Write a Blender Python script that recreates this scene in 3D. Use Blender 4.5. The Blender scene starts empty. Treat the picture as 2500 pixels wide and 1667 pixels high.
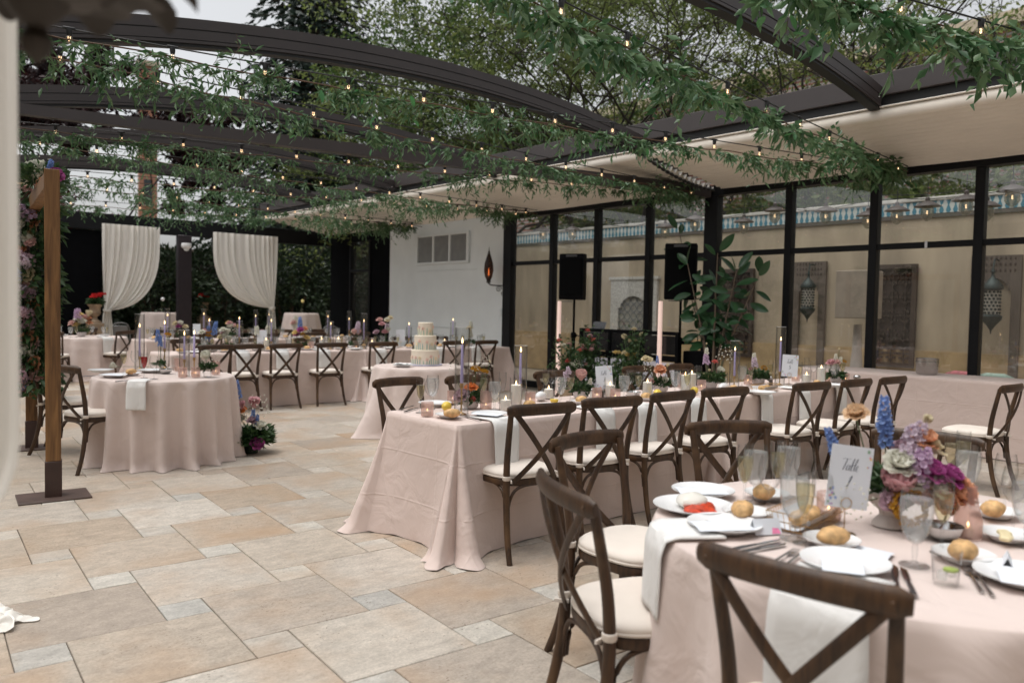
import bpy, math, random
import numpy as np
from mathutils import Vector, Matrix
random.seed(7); np.random.seed(7)
sc = bpy.context.scene
col = sc.collection
# ------------------------------------------------------------------ camera
FPX, CAM_H, CX, CY = 1923.0, 1.44, 1250.0, 833.5      # photo pixels (2500 x 1667)
YAW, PITCH, ROLL = math.radians(41.2), math.radians(-2.4), math.radians(1.1)
cF = np.array([math.sin(YAW)*math.cos(PITCH), math.cos(YAW)*math.cos(PITCH), math.sin(PITCH)])
r0 = np.array([math.cos(YAW), -math.sin(YAW), 0.0]); u0 = np.cross(r0, cF)
cR = r0*math.cos(ROLL)+u0*math.sin(ROLL); cU = -r0*math.sin(ROLL)+u0*math.cos(ROLL)
cC = np.array([0, 0, CAM_H])
cd = bpy.data.cameras.new('camera'); cam = bpy.data.objects.new('camera', cd); col.objects.link(cam)
cam.matrix_world = Matrix([[cR[i], cU[i], -cF[i], cC[i]] for i in range(3)]+[[0, 0, 0, 1]])
cd.sensor_width = 36; cd.lens = FPX*36/2500; cd.clip_start = 0.05; cd.clip_end = 900
cd.dof.use_dof = True; cd.dof.focus_distance = 4.9; cd.dof.aperture_fstop = 2.2
sc.camera = cam
# ------------------------------------------------------------------ sky, sun, exposure
SUN_EL, SUN_AZ = math.radians(72), math.radians(-60)
w = bpy.data.worlds.new('World'); sc.world = w; w.use_nodes = True
nt = w.node_tree; nt.nodes.clear()
sky = nt.nodes.new('ShaderNodeTexSky'); sky.sky_type = 'NISHITA'; sky.sun_disc = False
sky.sun_elevation = SUN_EL; sky.sun_rotation = SUN_AZ; sky.dust_density = 4; sky.air_density = 1.2
hs = nt.nodes.new('ShaderNodeHueSaturation'); hs.inputs['Saturation'].default_value = 0.13
bg = nt.nodes.new('ShaderNodeBackground'); bg.inputs['Strength'].default_value = 0.14
wo = nt.nodes.new('ShaderNodeOutputWorld')
nt.links.new(sky.outputs[0], hs.inputs['Color']); nt.links.new(hs.outputs[0], bg.inputs[0]); nt.links.new(bg.outputs[0], wo.inputs[0])
sl = bpy.data.lights.new('sun', 'SUN'); sl.energy = 1.5; sl.angle = math.radians(60); sl.color = (1, .97, .93)
so = bpy.data.objects.new('sun', sl); col.objects.link(so)
sd = Vector((math.sin(SUN_AZ)*math.cos(SUN_EL), math.cos(SUN_AZ)*math.cos(SUN_EL), math.sin(SUN_EL)))
so.rotation_euler = sd.to_track_quat('Z', 'Y').to_euler(); so.location = (0, 0, 30)
vs = sc.view_settings; vs.view_transform = 'Standard'; vs.look = 'None'; vs.exposure = 0.4; vs.gamma = 1
vs.use_curve_mapping = False
sc.cycles.max_bounces = 8; sc.cycles.transparent_max_bounces = 24; sc.cycles.caustics_reflective = False; sc.cycles.caustics_refractive = False
# ------------------------------------------------------------------ pixel -> place (a direction; the distance comes from a plane)
def ray(sx, sy): return cF+cR*(sx-CX)/FPX-cU*(sy-CY)/FPX
def atz(sx, sy, z=0.0):
    d = ray(sx, sy); return Vector(cC+d*(z-CAM_H)/d[2])
def atx(sx, sy, X):
    d = ray(sx, sy); return Vector(cC+d*X/d[0])
def aty(sx, sy, Y):
    d = ray(sx, sy); return Vector(cC+d*Y/d[1])
def pix(p):
    v = np.array(p)-cC; dd = v@cF
    return (CX+v@cR*FPX/dd, CY-v@cU*FPX/dd, dd)
# ------------------------------------------------------------------ mesh helpers
def mesh_np(name, V, F, smooth=True):
    V = np.asarray(V, np.float32).reshape(-1, 3); F = np.asarray(F, np.int32); k = F.shape[1]
    me = bpy.data.meshes.new(name)
    me.vertices.add(len(V)); me.vertices.foreach_set('co', V.ravel())
    me.loops.add(F.size); me.loops.foreach_set('vertex_index', F.ravel())
    me.polygons.add(len(F)); me.polygons.foreach_set('loop_start', np.arange(0, F.size, k, dtype=np.int32))
    me.update(calc_edges=True)
    if smooth: me.polygons.foreach_set('use_smooth', np.ones(len(F), bool))
    return me
class MB:
    def __init__(s): s.v = []; s.f = []
    def add(s, V, F):
        o = len(s.v); s.v += [tuple(p) for p in V]; s.f += [tuple(i+o for i in q) for q in F]; return s
    def box(s, c, d, rz=0.0, bev=0.0):
        hx, hy, hz = d[0]/2, d[1]/2, d[2]/2; ca, sa = math.cos(rz), math.sin(rz)
        P = []
        b = min(bev, hx*.9, hy*.9, hz*.9)
        if b <= 0:
            for z in (-hz, hz):
                for x, y in ((-hx, -hy), (hx, -hy), (hx, hy), (-hx, hy)): P.append((x, y, z))
            F = [(3, 2, 1, 0), (4, 5, 6, 7)]+[(i, (i+1) % 4, 4+(i+1) % 4, 4+i) for i in range(4)]
        else:
            for z, ins in ((-hz, b), (-hz+b, 0), (hz-b, 0), (hz, b)):
                X, Y = hx-ins, hy-ins; e = b if ins == 0 else b*.4
                for x, y in ((-X+e, -Y), (X-e, -Y), (X, -Y+e), (X, Y-e), (X-e, Y), (-X+e, Y), (-X, Y-e), (-X, -Y+e)): P.append((x, y, z))
            F = [tuple(range(7, -1, -1)), tuple(range(24, 32))]
            for k in range(3):
                F += [(k*8+i, k*8+(i+1) % 8, k*8+8+(i+1) % 8, k*8+8+i) for i in range(8)]
        return s.add([(c[0]+x*ca-y*sa, c[1]+x*sa+y*ca, c[2]+z) for x, y, z in P], F)
    def lathe(s, prof, seg=20, c=(0, 0, 0), fn=None):
        V = []; n = len(prof)
        for r, z in prof:
            for i in range(seg):
                a = 2*math.pi*i/seg; k = fn(a, z) if fn else 1
                V.append((c[0]+r*k*math.cos(a), c[1]+r*k*math.sin(a), c[2]+z))
        F = [(j*seg+i, j*seg+(i+1) % seg, (j+1)*seg+(i+1) % seg, (j+1)*seg+i) for j in range(n-1) for i in range(seg)]
        if prof[0][0] > 1e-5: F.append(tuple(range(seg-1, -1, -1)))
        if prof[-1][0] > 1e-5: F.append(tuple((n-1)*seg+i for i in range(seg)))
        return s.add(V, F)
    def shell(s, prof, seg=20, c=(0, 0, 0), fn=None):       # lathe without end caps
        k = len(s.f); s.lathe(prof, seg, c, fn); s.f = [q for i, q in enumerate(s.f) if i < k or len(q) <= 4]; return s
    def sweep(s, path, rad, seg=8, up=(0, 0, 1), cap=True, rect=False, closed=False):
        P = [Vector(p) for p in path]; n = len(P); U = Vector(up); V = []
        for i in range(n):
            if closed: t = P[(i+1) % n]-P[i-1]
            else: t = P[min(i+1, n-1)]-P[max(i-1, 0)]
            t.normalize(); sd = t.cross(U)
            if sd.length < 1e-4: sd = t.cross(Vector((1, .01, 0)))
            sd.normalize(); uu = sd.cross(t)
            r = rad[i] if isinstance(rad, (list, tuple)) and len(rad) == n and not (n == 2 and not isinstance(rad[0], (tuple, list)) and False) else rad
            rx, ry = (r if isinstance(r, (tuple, list)) else (r, r))
            if rect:
                for x, y in ((-1, -1), (1, -1), (1, 1), (-1, 1)): V.append(P[i]+sd*(x*rx)+uu*(y*ry))
            else:
                for k in range(seg):
                    a = 2*math.pi*k/seg; V.append(P[i]+sd*(math.cos(a)*rx)+uu*(math.sin(a)*ry))
        if rect: seg = 4
        m = n if closed else n-1
        F = [(i*seg+k, i*seg+(k+1) % seg, ((i+1) % n)*seg+(k+1) % seg, ((i+1) % n)*seg+k) for i in range(m) for k in range(seg)]
        if cap and not closed: F += [tuple(range(seg-1, -1, -1)), tuple((n-1)*seg+k for k in range(seg))]
        return s.add(V, F)
    def ell(s, c, r, seg=12, rings=8, fn=None):
        V = []
        for j in range(rings+1):
            ph = math.pi*j/rings
            for i in range(seg):
                a = 2*math.pi*i/seg; d = (math.sin(ph)*math.cos(a), math.sin(ph)*math.sin(a), -math.cos(ph))
                k = fn(*d) if fn else 1
                V.append((c[0]+r[0]*d[0]*k, c[1]+r[1]*d[1]*k, c[2]+r[2]*d[2]*k))
        return s.add(V, [(j*seg+i, j*seg+(i+1) % seg, (j+1)*seg+(i+1) % seg, (j+1)*seg+i) for j in range(rings) for i in range(seg)])
    def grid(s, fn, nu, nv, thick=0.0):
        V = [fn(i/nu, j/nv) for j in range(nv+1) for i in range(nu+1)]
        F = [(j*(nu+1)+i, j*(nu+1)+i+1, (j+1)*(nu+1)+i+1, (j+1)*(nu+1)+i) for j in range(nv) for i in range(nu)]
        return s.add(V, F)
    def mesh(s, name, m=None, smooth=True):
        me = bpy.data.meshes.new(name); me.from_pydata(s.v, [], s.f); me.update()
        if smooth:
            me.polygons.foreach_set('use_smooth', np.ones(len(me.polygons), bool))
            try: me.set_sharp_from_angle(angle=math.radians(40))
            except Exception: pass
        if m: me.materials.append(m)
        return me
def obj(name, me, parent=None, loc=None, rz=0.0, m=None):
    if isinstance(me, MB): me = me.mesh(name, m)
    elif m and not me.materials: me.materials.append(m)
    o = bpy.data.objects.new(name, me); col.objects.link(o)
    if parent: o.parent = parent
    if loc is not None: o.location = loc
    if rz: o.rotation_euler.z = rz
    return o
def tag(o, label, cat, group=None):
    o['label'] = label; o['category'] = cat
    if group: o['group'] = group
    return o
def empty(name, label, cat, loc=(0, 0, 0), rz=0.0, group=None):
    o = bpy.data.objects.new(name, None); col.objects.link(o); o.empty_display_size = .05
    o.location = loc; o.rotation_euler.z = rz; return tag(o, label, cat, group)
def struct(o): o['kind'] = 'structure'; return o
def stuff(o): o['kind'] = 'stuff'; return o
ASM = {}          # kind -> list of (part name, mesh, parent index or None, offset)
def spawn(kind, name, label, cat, loc, rz=0.0, group=None, s=1.0):
    parts = ASM[kind]
    if len(parts) == 1:
        o = tag(obj(name, parts[0][1], None, loc, rz), label, cat, group); o.scale = (s, s, s); return o
    e = empty(name, label, cat, loc, rz, group); e.scale = (s, s, s); made = []
    for p in parts:
        made.append(obj(p[0], p[1], e if p[2] is None else made[p[2]], p[3] if len(p) > 3 else None))
        if len(p) > 4: made[-1].rotation_euler.z = p[4]
    return e
def smooth_path(pts, n=6):
    P = [Vector(p) for p in pts]; out = []
    for i in range(len(P)-1):
        a, b, c, d = P[max(i-1, 0)], P[i], P[i+1], P[min(i+2, len(P)-1)]
        for k in range(n):
            t = k/n; out.append(.5*((2*b)+(c-a)*t+(2*a-5*b+4*c-d)*t*t+(3*b-a-3*c+d)*t**3))
    out.append(P[-1]); return out
# ------------------------------------------------------------------ materials
def nodes(name):
    m = bpy.data.materials.new(name); m.use_nodes = True; t = m.node_tree; b = t.nodes['Principled BSDF']
    return m, t, b
def rgb(c): return (c[0], c[1], c[2], 1)
def M(name, c, rough=.5, metal=0.0, var=.15, scale=6.0, bump=0.0, bscale=60.0, spec=.5, emit=None, estr=0.0, stretch=None, rnd=0.0, sss=0.0, coord='Object', trans=0.0):
    m, t, b = nodes(name)
    b.inputs['Roughness'].default_value = rough; b.inputs['Metallic'].default_value = metal
    b.inputs['Specular IOR Level'].default_value = spec
    tc = t.nodes.new('ShaderNodeTexCoord'); src = tc.outputs[coord]
    if stretch:
        mp = t.nodes.new('ShaderNodeMapping'); mp.inputs['Scale'].default_value = stretch
        t.links.new(src, mp.inputs[0]); src = mp.outputs[0]
    if var > 0:
        n = t.nodes.new('ShaderNodeTexNoise'); n.inputs['Scale'].default_value = scale; n.inputs['Detail'].default_value = 5
        t.links.new(src, n.inputs['Vector'])
        r = t.nodes.new('ShaderNodeValToRGB'); r.color_ramp.elements[0].position = .3; r.color_ramp.elements[1].position = .7
        r.color_ramp.elements[0].color = rgb([max(0, k*(1-var)) for k in c]); r.color_ramp.elements[1].color = rgb([min(1, k*(1+var)) for k in c])
        t.links.new(n.outputs['Fac'], r.inputs[0]); out = r.outputs[0]
    else:
        q = t.nodes.new('ShaderNodeRGB'); q.outputs[0].default_value = rgb(c); out = q.outputs[0]
    if rnd > 0:
        oi = t.nodes.new('ShaderNodeObjectInfo'); mr = t.nodes.new('ShaderNodeMapRange')
        mr.inputs['To Min'].default_value = 1-rnd; mr.inputs['To Max'].default_value = 1+rnd
        h = t.nodes.new('ShaderNodeHueSaturation'); t.links.new(oi.outputs['Random'], mr.inputs['Value']); t.links.new(mr.outputs[0], h.inputs['Value'])
        t.links.new(out, h.inputs['Color']); out = h.outputs[0]
    t.links.new(out, b.inputs['Base Color'])
    if bump > 0:
        n2 = t.nodes.new('ShaderNodeTexNoise'); n2.inputs['Scale'].default_value = bscale; n2.inputs['Detail'].default_value = 4
        t.links.new(src, n2.inputs['Vector']); bp = t.nodes.new('ShaderNodeBump'); bp.inputs['Strength'].default_value = bump; bp.inputs['Distance'].default_value = .01
        t.links.new(n2.outputs['Fac'], bp.inputs['Height']); t.links.new(bp.outputs[0], b.inputs['Normal'])
    if emit: b.inputs['Emission Color'].default_value = rgb(emit); b.inputs['Emission Strength'].default_value = estr
    if sss: b.inputs['Subsurface Weight'].default_value = sss; b.inputs['Subsurface Radius'].default_value = (.02, .015, .01)
    if trans: b.inputs['Transmission Weight'].default_value = trans
    return m
def leafmat(name, c, c2, rough=.45, transl=.35):
    m, t, b = nodes(name); g = t.nodes.new('ShaderNodeNewGeometry')
    r = t.nodes.new('ShaderNodeValToRGB'); r.color_ramp.elements[0].color = rgb(c); r.color_ramp.elements[1].color = rgb(c2)
    t.links.new(g.outputs['Random Per Island'], r.inputs[0]); t.links.new(r.outputs[0], b.inputs['Base Color'])
    b.inputs['Roughness'].default_value = rough; b.inputs['Specular IOR Level'].default_value = .4
    tr = t.nodes.new('ShaderNodeBsdfTranslucent'); mx = t.nodes.new('ShaderNodeMixShader'); mx.inputs[0].default_value = transl
    t.links.new(r.outputs[0], tr.inputs[0]); t.links.new(b.outputs[0], mx.inputs[1]); t.links.new(tr.outputs[0], mx.inputs[2])
    t.links.new(mx.outputs[0], t.nodes['Material Output'].inputs[0]); return m
def thinglass(name, tint=(1, 1, 1), ior=1.45, haze=0.0, hazecol=(.9, .9, .9), rough=.02, scale=30.0, hvar=False, edge=0.0):
    m, t, b = nodes(name); t.nodes.remove(b)
    tr = t.nodes.new('ShaderNodeBsdfTransparent'); tr.inputs[0].default_value = rgb(tint)
    gl = t.nodes.new('ShaderNodeBsdfGlossy'); gl.inputs['Roughness'].default_value = rough
    ge = t.nodes.new('ShaderNodeNewGeometry'); dt = t.nodes.new('ShaderNodeVectorMath'); dt.operation = 'DOT_PRODUCT'
    t.links.new(ge.outputs['Normal'], dt.inputs[0]); t.links.new(ge.outputs['Incoming'], dt.inputs[1])
    ab = t.nodes.new('ShaderNodeMath'); ab.operation = 'ABSOLUTE'; t.links.new(dt.outputs['Value'], ab.inputs[0])
    om = t.nodes.new('ShaderNodeMath'); om.operation = 'SUBTRACT'; om.inputs[0].default_value = 1; t.links.new(ab.outputs[0], om.inputs[1])
    pw = t.nodes.new('ShaderNodeMath'); pw.operation = 'POWER'; pw.inputs[1].default_value = 5; t.links.new(om.outputs[0], pw.inputs[0])
    f0 = ((ior-1)/(ior+1))**2
    fr = t.nodes.new('ShaderNodeMath'); fr.operation = 'MULTIPLY_ADD'; fr.inputs[1].default_value = 1-f0; fr.inputs[2].default_value = f0; t.links.new(pw.outputs[0], fr.inputs[0])
    if edge > 0:
        p3 = t.nodes.new('ShaderNodeMath'); p3.operation = 'POWER'; p3.inputs[1].default_value = 2.2; t.links.new(om.outputs[0], p3.inputs[0])
        em = t.nodes.new('ShaderNodeMix'); em.data_type = 'RGBA'; em.inputs['A'].default_value = rgb(tint); em.inputs['B'].default_value = rgb([k*(1-edge) for k in tint]); t.links.new(p3.outputs[0], em.inputs['Factor']); t.links.new(em.outputs['Result'], tr.inputs[0])
    mx = t.nodes.new('ShaderNodeMixShader'); t.links.new(fr.outputs[0], mx.inputs[0]); t.links.new(tr.outputs[0], mx.inputs[1]); t.links.new(gl.outputs[0], mx.inputs[2])
    out = mx.outputs[0]
    if haze > 0:
        df = t.nodes.new('ShaderNodeBsdfDiffuse'); df.inputs[0].default_value = rgb(hazecol)
        tl = t.nodes.new('ShaderNodeBsdfTranslucent'); tl.inputs[0].default_value = rgb(hazecol)
        m1 = t.nodes.new('ShaderNodeMixShader'); t.links.new(df.outputs[0], m1.inputs[1]); t.links.new(tl.outputs[0], m1.inputs[2])
        m2 = t.nodes.new('ShaderNodeMixShader'); m2.inputs[0].default_value = haze
        if hvar:
            tc = t.nodes.new('ShaderNodeTexCoord'); n = t.nodes.new('ShaderNodeTexNoise'); n.inputs['Scale'].default_value = scale; n.inputs['Detail'].default_value = 6
            mr = t.nodes.new('ShaderNodeMapRange'); mr.inputs['From Min'].default_value = .3; mr.inputs['From Max'].default_value = .75
            mr.inputs['To Max'].default_value = haze*2; t.links.new(tc.outputs['Object'], n.inputs['Vector']); t.links.new(n.outputs[0], mr.inputs[0]); t.links.new(mr.outputs[0], m2.inputs[0])
        t.links.new(out, m2.inputs[1]); t.links.new(m1.outputs[0], m2.inputs[2]); out = m2.outputs[0]
    t.links.new(out, t.nodes['Material Output'].inputs[0]); return m
def woodmat(name, c, c2, scale=9.0, rough=.45, stretch=(6, 6, .6), bump=.25, rnd=.12, wear=None):
    m, t, b = nodes(name); tc = t.nodes.new('ShaderNodeTexCoord'); mp = t.nodes.new('ShaderNodeMapping'); mp.inputs['Scale'].default_value = stretch
    t.links.new(tc.outputs['Object'], mp.inputs[0])
    n = t.nodes.new('ShaderNodeTexNoise'); n.inputs['Scale'].default_value = scale; n.inputs['Detail'].default_value = 8; n.inputs['Distortion'].default_value = .8
    t.links.new(mp.outputs[0], n.inputs['Vector'])
    r = t.nodes.new('ShaderNodeValToRGB'); r.color_ramp.elements[0].position = .32; r.color_ramp.elements[1].position = .7
    r.color_ramp.elements[0].color = rgb(c); r.color_ramp.elements[1].color = rgb(c2); t.links.new(n.outputs[0], r.inputs[0]); out = r.outputs[0]
    if wear:
        n3 = t.nodes.new('ShaderNodeTexNoise'); n3.inputs['Scale'].default_value = 7; n3.inputs['Detail'].default_value = 7; t.links.new(tc.outputs['Object'], n3.inputs['Vector'])
        mr3 = t.nodes.new('ShaderNodeMapRange'); mr3.inputs['From Min'].default_value = .52; mr3.inputs['From Max'].default_value = .72; t.links.new(n3.outputs[0], mr3.inputs[0])
        mix = t.nodes.new('ShaderNodeMix'); mix.data_type = 'RGBA'; mix.inputs['B'].default_value = rgb(wear)
        t.links.new(mr3.outputs[0], mix.inputs['Factor']); t.links.new(out, mix.inputs['A']); out = mix.outputs['Result']
    oi = t.nodes.new('ShaderNodeObjectInfo'); mr = t.nodes.new('ShaderNodeMapRange'); mr.inputs['To Min'].default_value = 1-rnd; mr.inputs['To Max'].default_value = 1+rnd
    h = t.nodes.new('ShaderNodeHueSaturation'); t.links.new(oi.outputs['Random'], mr.inputs['Value']); t.links.new(mr.outputs[0], h.inputs['Value'])
    t.links.new(out, h.inputs['Color']); t.links.new(h.outputs[0], b.inputs['Base Color'])
    bp = t.nodes.new('ShaderNodeBump'); bp.inputs['Strength'].default_value = bump; bp.inputs['Distance'].default_value = .004
    t.links.new(n.outputs[0], bp.inputs['Height']); t.links.new(bp.outputs[0], b.inputs['Normal'])
    b.inputs['Roughness'].default_value = rough; return m
def travertine(name, cols, island):
    m, t, b = nodes(name); tc = t.nodes.new('ShaderNodeTexCoord'); L = t.links.new
    if island: rn = t.nodes.new('ShaderNodeNewGeometry').outputs['Random Per Island']
    else: rn = t.nodes.new('ShaderNodeObjectInfo').outputs['Random']
    geo = t.nodes.new('ShaderNodeNewGeometry'); off = t.nodes.new('ShaderNodeVectorMath'); off.operation = 'SCALE'
    cmb = t.nodes.new('ShaderNodeCombineXYZ'); L(rn, cmb.inputs[0]); L(rn, cmb.inputs[1]); L(rn, cmb.inputs[2]); L(cmb.outputs[0], off.inputs[0]); off.inputs['Scale'].default_value = 37
    ad = t.nodes.new('ShaderNodeVectorMath'); L(geo.outputs['Position'], ad.inputs[0]); L(off.outputs[0], ad.inputs[1])
    r = t.nodes.new('ShaderNodeValToRGB'); r.color_ramp.interpolation = 'LINEAR'
    while len(r.color_ramp.elements) < len(cols): r.color_ramp.elements.new(.5)
    for i, c in enumerate(cols): r.color_ramp.elements[i].position = i/(len(cols)-1); r.color_ramp.elements[i].color = rgb(c)
    L(rn, r.inputs[0])
    mp = t.nodes.new('ShaderNodeMapping'); mp.inputs['Scale'].default_value = (1, 1.9, 1); mp.inputs['Rotation'].default_value = (0, 0, -.07); L(ad.outputs[0], mp.inputs[0])
    n = t.nodes.new('ShaderNodeTexNoise'); n.inputs['Scale'].default_value = 9.0; n.inputs['Detail'].default_value = 14; n.inputs['Roughness'].default_value = .80; n.inputs['Distortion'].default_value = .15; L(mp.outputs[0], n.inputs['Vector'])
    mrg = t.nodes.new('ShaderNodeMapRange'); mrg.inputs['From Min'].default_value = .28; mrg.inputs['From Max'].default_value = .72; mrg.inputs['To Min'].default_value = .60; mrg.inputs['To Max'].default_value = 1.28; L(n.outputs[0], mrg.inputs[0])
    mul = t.nodes.new('ShaderNodeMix'); mul.data_type = 'RGBA'; mul.blend_type = 'MULTIPLY'; mul.inputs['Factor'].default_value = 1
    n7 = t.nodes.new('ShaderNodeTexNoise'); n7.inputs['Scale'].default_value = 75; n7.inputs['Detail'].default_value = 5; n7.inputs['Roughness'].default_value = .7; L(ad.outputs[0], n7.inputs['Vector'])
    m7 = t.nodes.new('ShaderNodeMapRange'); m7.inputs['From Min'].default_value = .35; m7.inputs['From Max'].default_value = .65; m7.inputs['To Min'].default_value = .84; m7.inputs['To Max'].default_value = 1.12; L(n7.outputs[0], m7.inputs[0])
    mm = t.nodes.new('ShaderNodeMath'); mm.operation = 'MULTIPLY'; L(mrg.outputs[0], mm.inputs[0]); L(m7.outputs[0], mm.inputs[1])
    L(r.outputs[0], mul.inputs['A']); L(mm.outputs[0], mul.inputs['B'])
    # rusty and grey stains
    n2 = t.nodes.new('ShaderNodeTexNoise'); n2.inputs['Scale'].default_value = 1.7; n2.inputs['Detail'].default_value = 6; L(ad.outputs[0], n2.inputs['Vector'])
    mr2 = t.nodes.new('ShaderNodeMapRange'); mr2.inputs['From Min'].default_value = .48; mr2.inputs['From Max'].default_value = .74; mr2.inputs['To Max'].default_value = .7; L(n2.outputs[0], mr2.inputs[0])
    st = t.nodes.new('ShaderNodeMix'); st.data_type = 'RGBA'; st.inputs['B'].default_value = (.40, .26, .155, 1); L(mr2.outputs[0], st.inputs['Factor']); L(mul.outputs['Result'], st.inputs['A'])
    # pits
    v = t.nodes.new('ShaderNodeTexVoronoi'); v.inputs['Scale'].default_value = 30; L(mp.outputs[0], v.inputs['Vector'])
    n4 = t.nodes.new('ShaderNodeTexNoise'); n4.inputs['Scale'].default_value = 4.5; n4.inputs['Detail'].default_value = 3; L(ad.outputs[0], n4.inputs['Vector'])
    th = t.nodes.new('ShaderNodeMapRange'); th.inputs['From Min'].default_value = .46; th.inputs['From Max'].default_value = .70; th.inputs['To Min'].default_value = .05; th.inputs['To Max'].default_value = .30; L(n4.outputs[0], th.inputs[0])
    lt = t.nodes.new('ShaderNodeMath'); lt.operation = 'LESS_THAN'; L(v.outputs['Distance'], lt.inputs[0]); L(th.outputs[0], lt.inputs[1])
    n5 = t.nodes.new('ShaderNodeTexNoise'); n5.inputs['Scale'].default_value = 130; L(ad.outputs[0], n5.inputs['Vector'])
    gt = t.nodes.new('ShaderNodeMath'); gt.operation = 'GREATER_THAN'; gt.inputs[1].default_value = .52; L(n5.outputs[0], gt.inputs[0])
    pm = t.nodes.new('ShaderNodeMath'); pm.operation = 'MULTIPLY'; L(lt.outputs[0], pm.inputs[0]); L(gt.outputs[0], pm.inputs[1])
    pf = t.nodes.new('ShaderNodeMath'); pf.operation = 'MULTIPLY'; pf.inputs[1].default_value = .75; L(pm.outputs[0], pf.inputs[0])
    pc = t.nodes.new('ShaderNodeMix'); pc.data_type = 'RGBA'; pc.inputs['B'].default_value = (.12, .085, .055, 1); L(pf.outputs[0], pc.inputs['Factor']); L(st.outputs['Result'], pc.inputs['A'])
    L(pc.outputs['Result'], b.inputs['Base Color'])
    bp = t.nodes.new('ShaderNodeBump'); bp.inputs['Strength'].default_value = .25; bp.inputs['Distance'].default_value = .004; bp.invert = True; L(pm.outputs[0], bp.inputs['Height'])
    bp2 = t.nodes.new('ShaderNodeBump'); bp2.inputs['Strength'].default_value = .12; bp2.inputs['Distance'].default_value = .01; L(n.outputs[0], bp2.inputs['Height']); L(bp.outputs[0], bp2.inputs['Normal']); L(bp2.outputs[0], b.inputs['Normal'])
    rr = t.nodes.new('ShaderNodeMapRange'); rr.inputs['To Min'].default_value = .30; rr.inputs['To Max'].default_value = .55; L(n.outputs[0], rr.inputs[0]); L(rr.outputs[0], b.inputs['Roughness'])
    b.inputs['Specular IOR Level'].default_value = .35
    return m
def linen(name, c, crease=True, rough=.75):
    m, t, b = nodes(name); L = t.links.new; tc = t.nodes.new('ShaderNodeTexCoord')
    b.inputs['Roughness'].default_value = rough; b.inputs['Specular IOR Level'].default_value = .25
    b.inputs['Sheen Weight'].default_value = .15
    n = t.nodes.new('ShaderNodeTexNoise'); n.inputs['Scale'].default_value = 3; n.inputs['Detail'].default_value = 3; L(tc.outputs['Object'], n.inputs['Vector'])
    r = t.nodes.new('ShaderNodeValToRGB'); r.color_ramp.elements[0].color = rgb([k*.93 for k in c]); r.color_ramp.elements[1].color = rgb([min(1, k*1.05) for k in c]); L(n.outputs[0], r.inputs[0]); L(r.outputs[0], b.inputs['Base Color'])
    bw = t.nodes.new('ShaderNodeTexNoise'); bw.inputs['Scale'].default_value = 5; bw.inputs['Detail'].default_value = 3; bw.inputs['Distortion'].default_value = 1.2; L(tc.outputs['Object'], bw.inputs['Vector'])
    bp = t.nodes.new('ShaderNodeBump'); bp.inputs['Strength'].default_value = .5; bp.inputs['Distance'].default_value = .025; L(bw.outputs[0], bp.inputs['Height']); nrm = bp.outputs[0]
    if crease:
        sp = t.nodes.new('ShaderNodeSeparateXYZ'); L(tc.outputs['Object'], sp.inputs[0]); last = None
        for ax, per, of in ((0, .41, .11), (1, .41, .19), (2, .29, .05)):
            a = t.nodes.new('ShaderNodeMath'); a.operation = 'ADD'; a.inputs[1].default_value = of; L(sp.outputs[ax], a.inputs[0])
            q = t.nodes.new('ShaderNodeMath'); q.operation = 'PINGPONG'; q.inputs[1].default_value = per/2; L(a.outputs[0], q.inputs[0])
            k = t.nodes.new('ShaderNodeMapRange'); k.inputs['From Max'].default_value = .008; k.inputs['To Min'].default_value = 1; k.inputs['To Max'].default_value = 0; L(q.outputs[0], k.inputs[0])
            if last is None: last = k.outputs[0]
            else:
                mxx = t.nodes.new('ShaderNodeMath'); mxx.operation = 'MAXIMUM'; L(last, mxx.inputs[0]); L(k.outputs[0], mxx.inputs[1]); last = mxx.outputs[0]
        b2 = t.nodes.new('ShaderNodeBump'); b2.inputs['Strength'].default_value = .45; b2.inputs['Distance'].default_value = .004; L(last, b2.inputs['Height']); L(nrm, b2.inputs['Normal']); nrm = b2.outputs[0]
    L(nrm, b.inputs['Normal']); return m
def brickmat(name, c, c2, mortar=(.35, .32, .29), scale=1.0):
    m, t, b = nodes(name); tc = t.nodes.new('ShaderNodeTexCoord'); br = t.nodes.new('ShaderNodeTexBrick')
    mp = t.nodes.new('ShaderNodeMapping'); mp.inputs['Rotation'].default_value = (math.radians(90), 0, 0); t.links.new(tc.outputs['Object'], mp.inputs[0])
    br.inputs['Color1'].default_value = rgb(c); br.inputs['Color2'].default_value = rgb(c2); br.inputs['Mortar'].default_value = rgb(mortar); br.inputs['Scale'].default_value = scale
    br.inputs['Brick Width'].default_value = .25; br.inputs['Row Height'].default_value = .08; br.inputs['Mortar Size'].default_value = .006
    t.links.new(mp.outputs[0], br.inputs['Vector']); t.links.new(br.outputs[0], b.inputs['Base Color']); b.inputs['Roughness'].default_value = .85; return m

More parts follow.
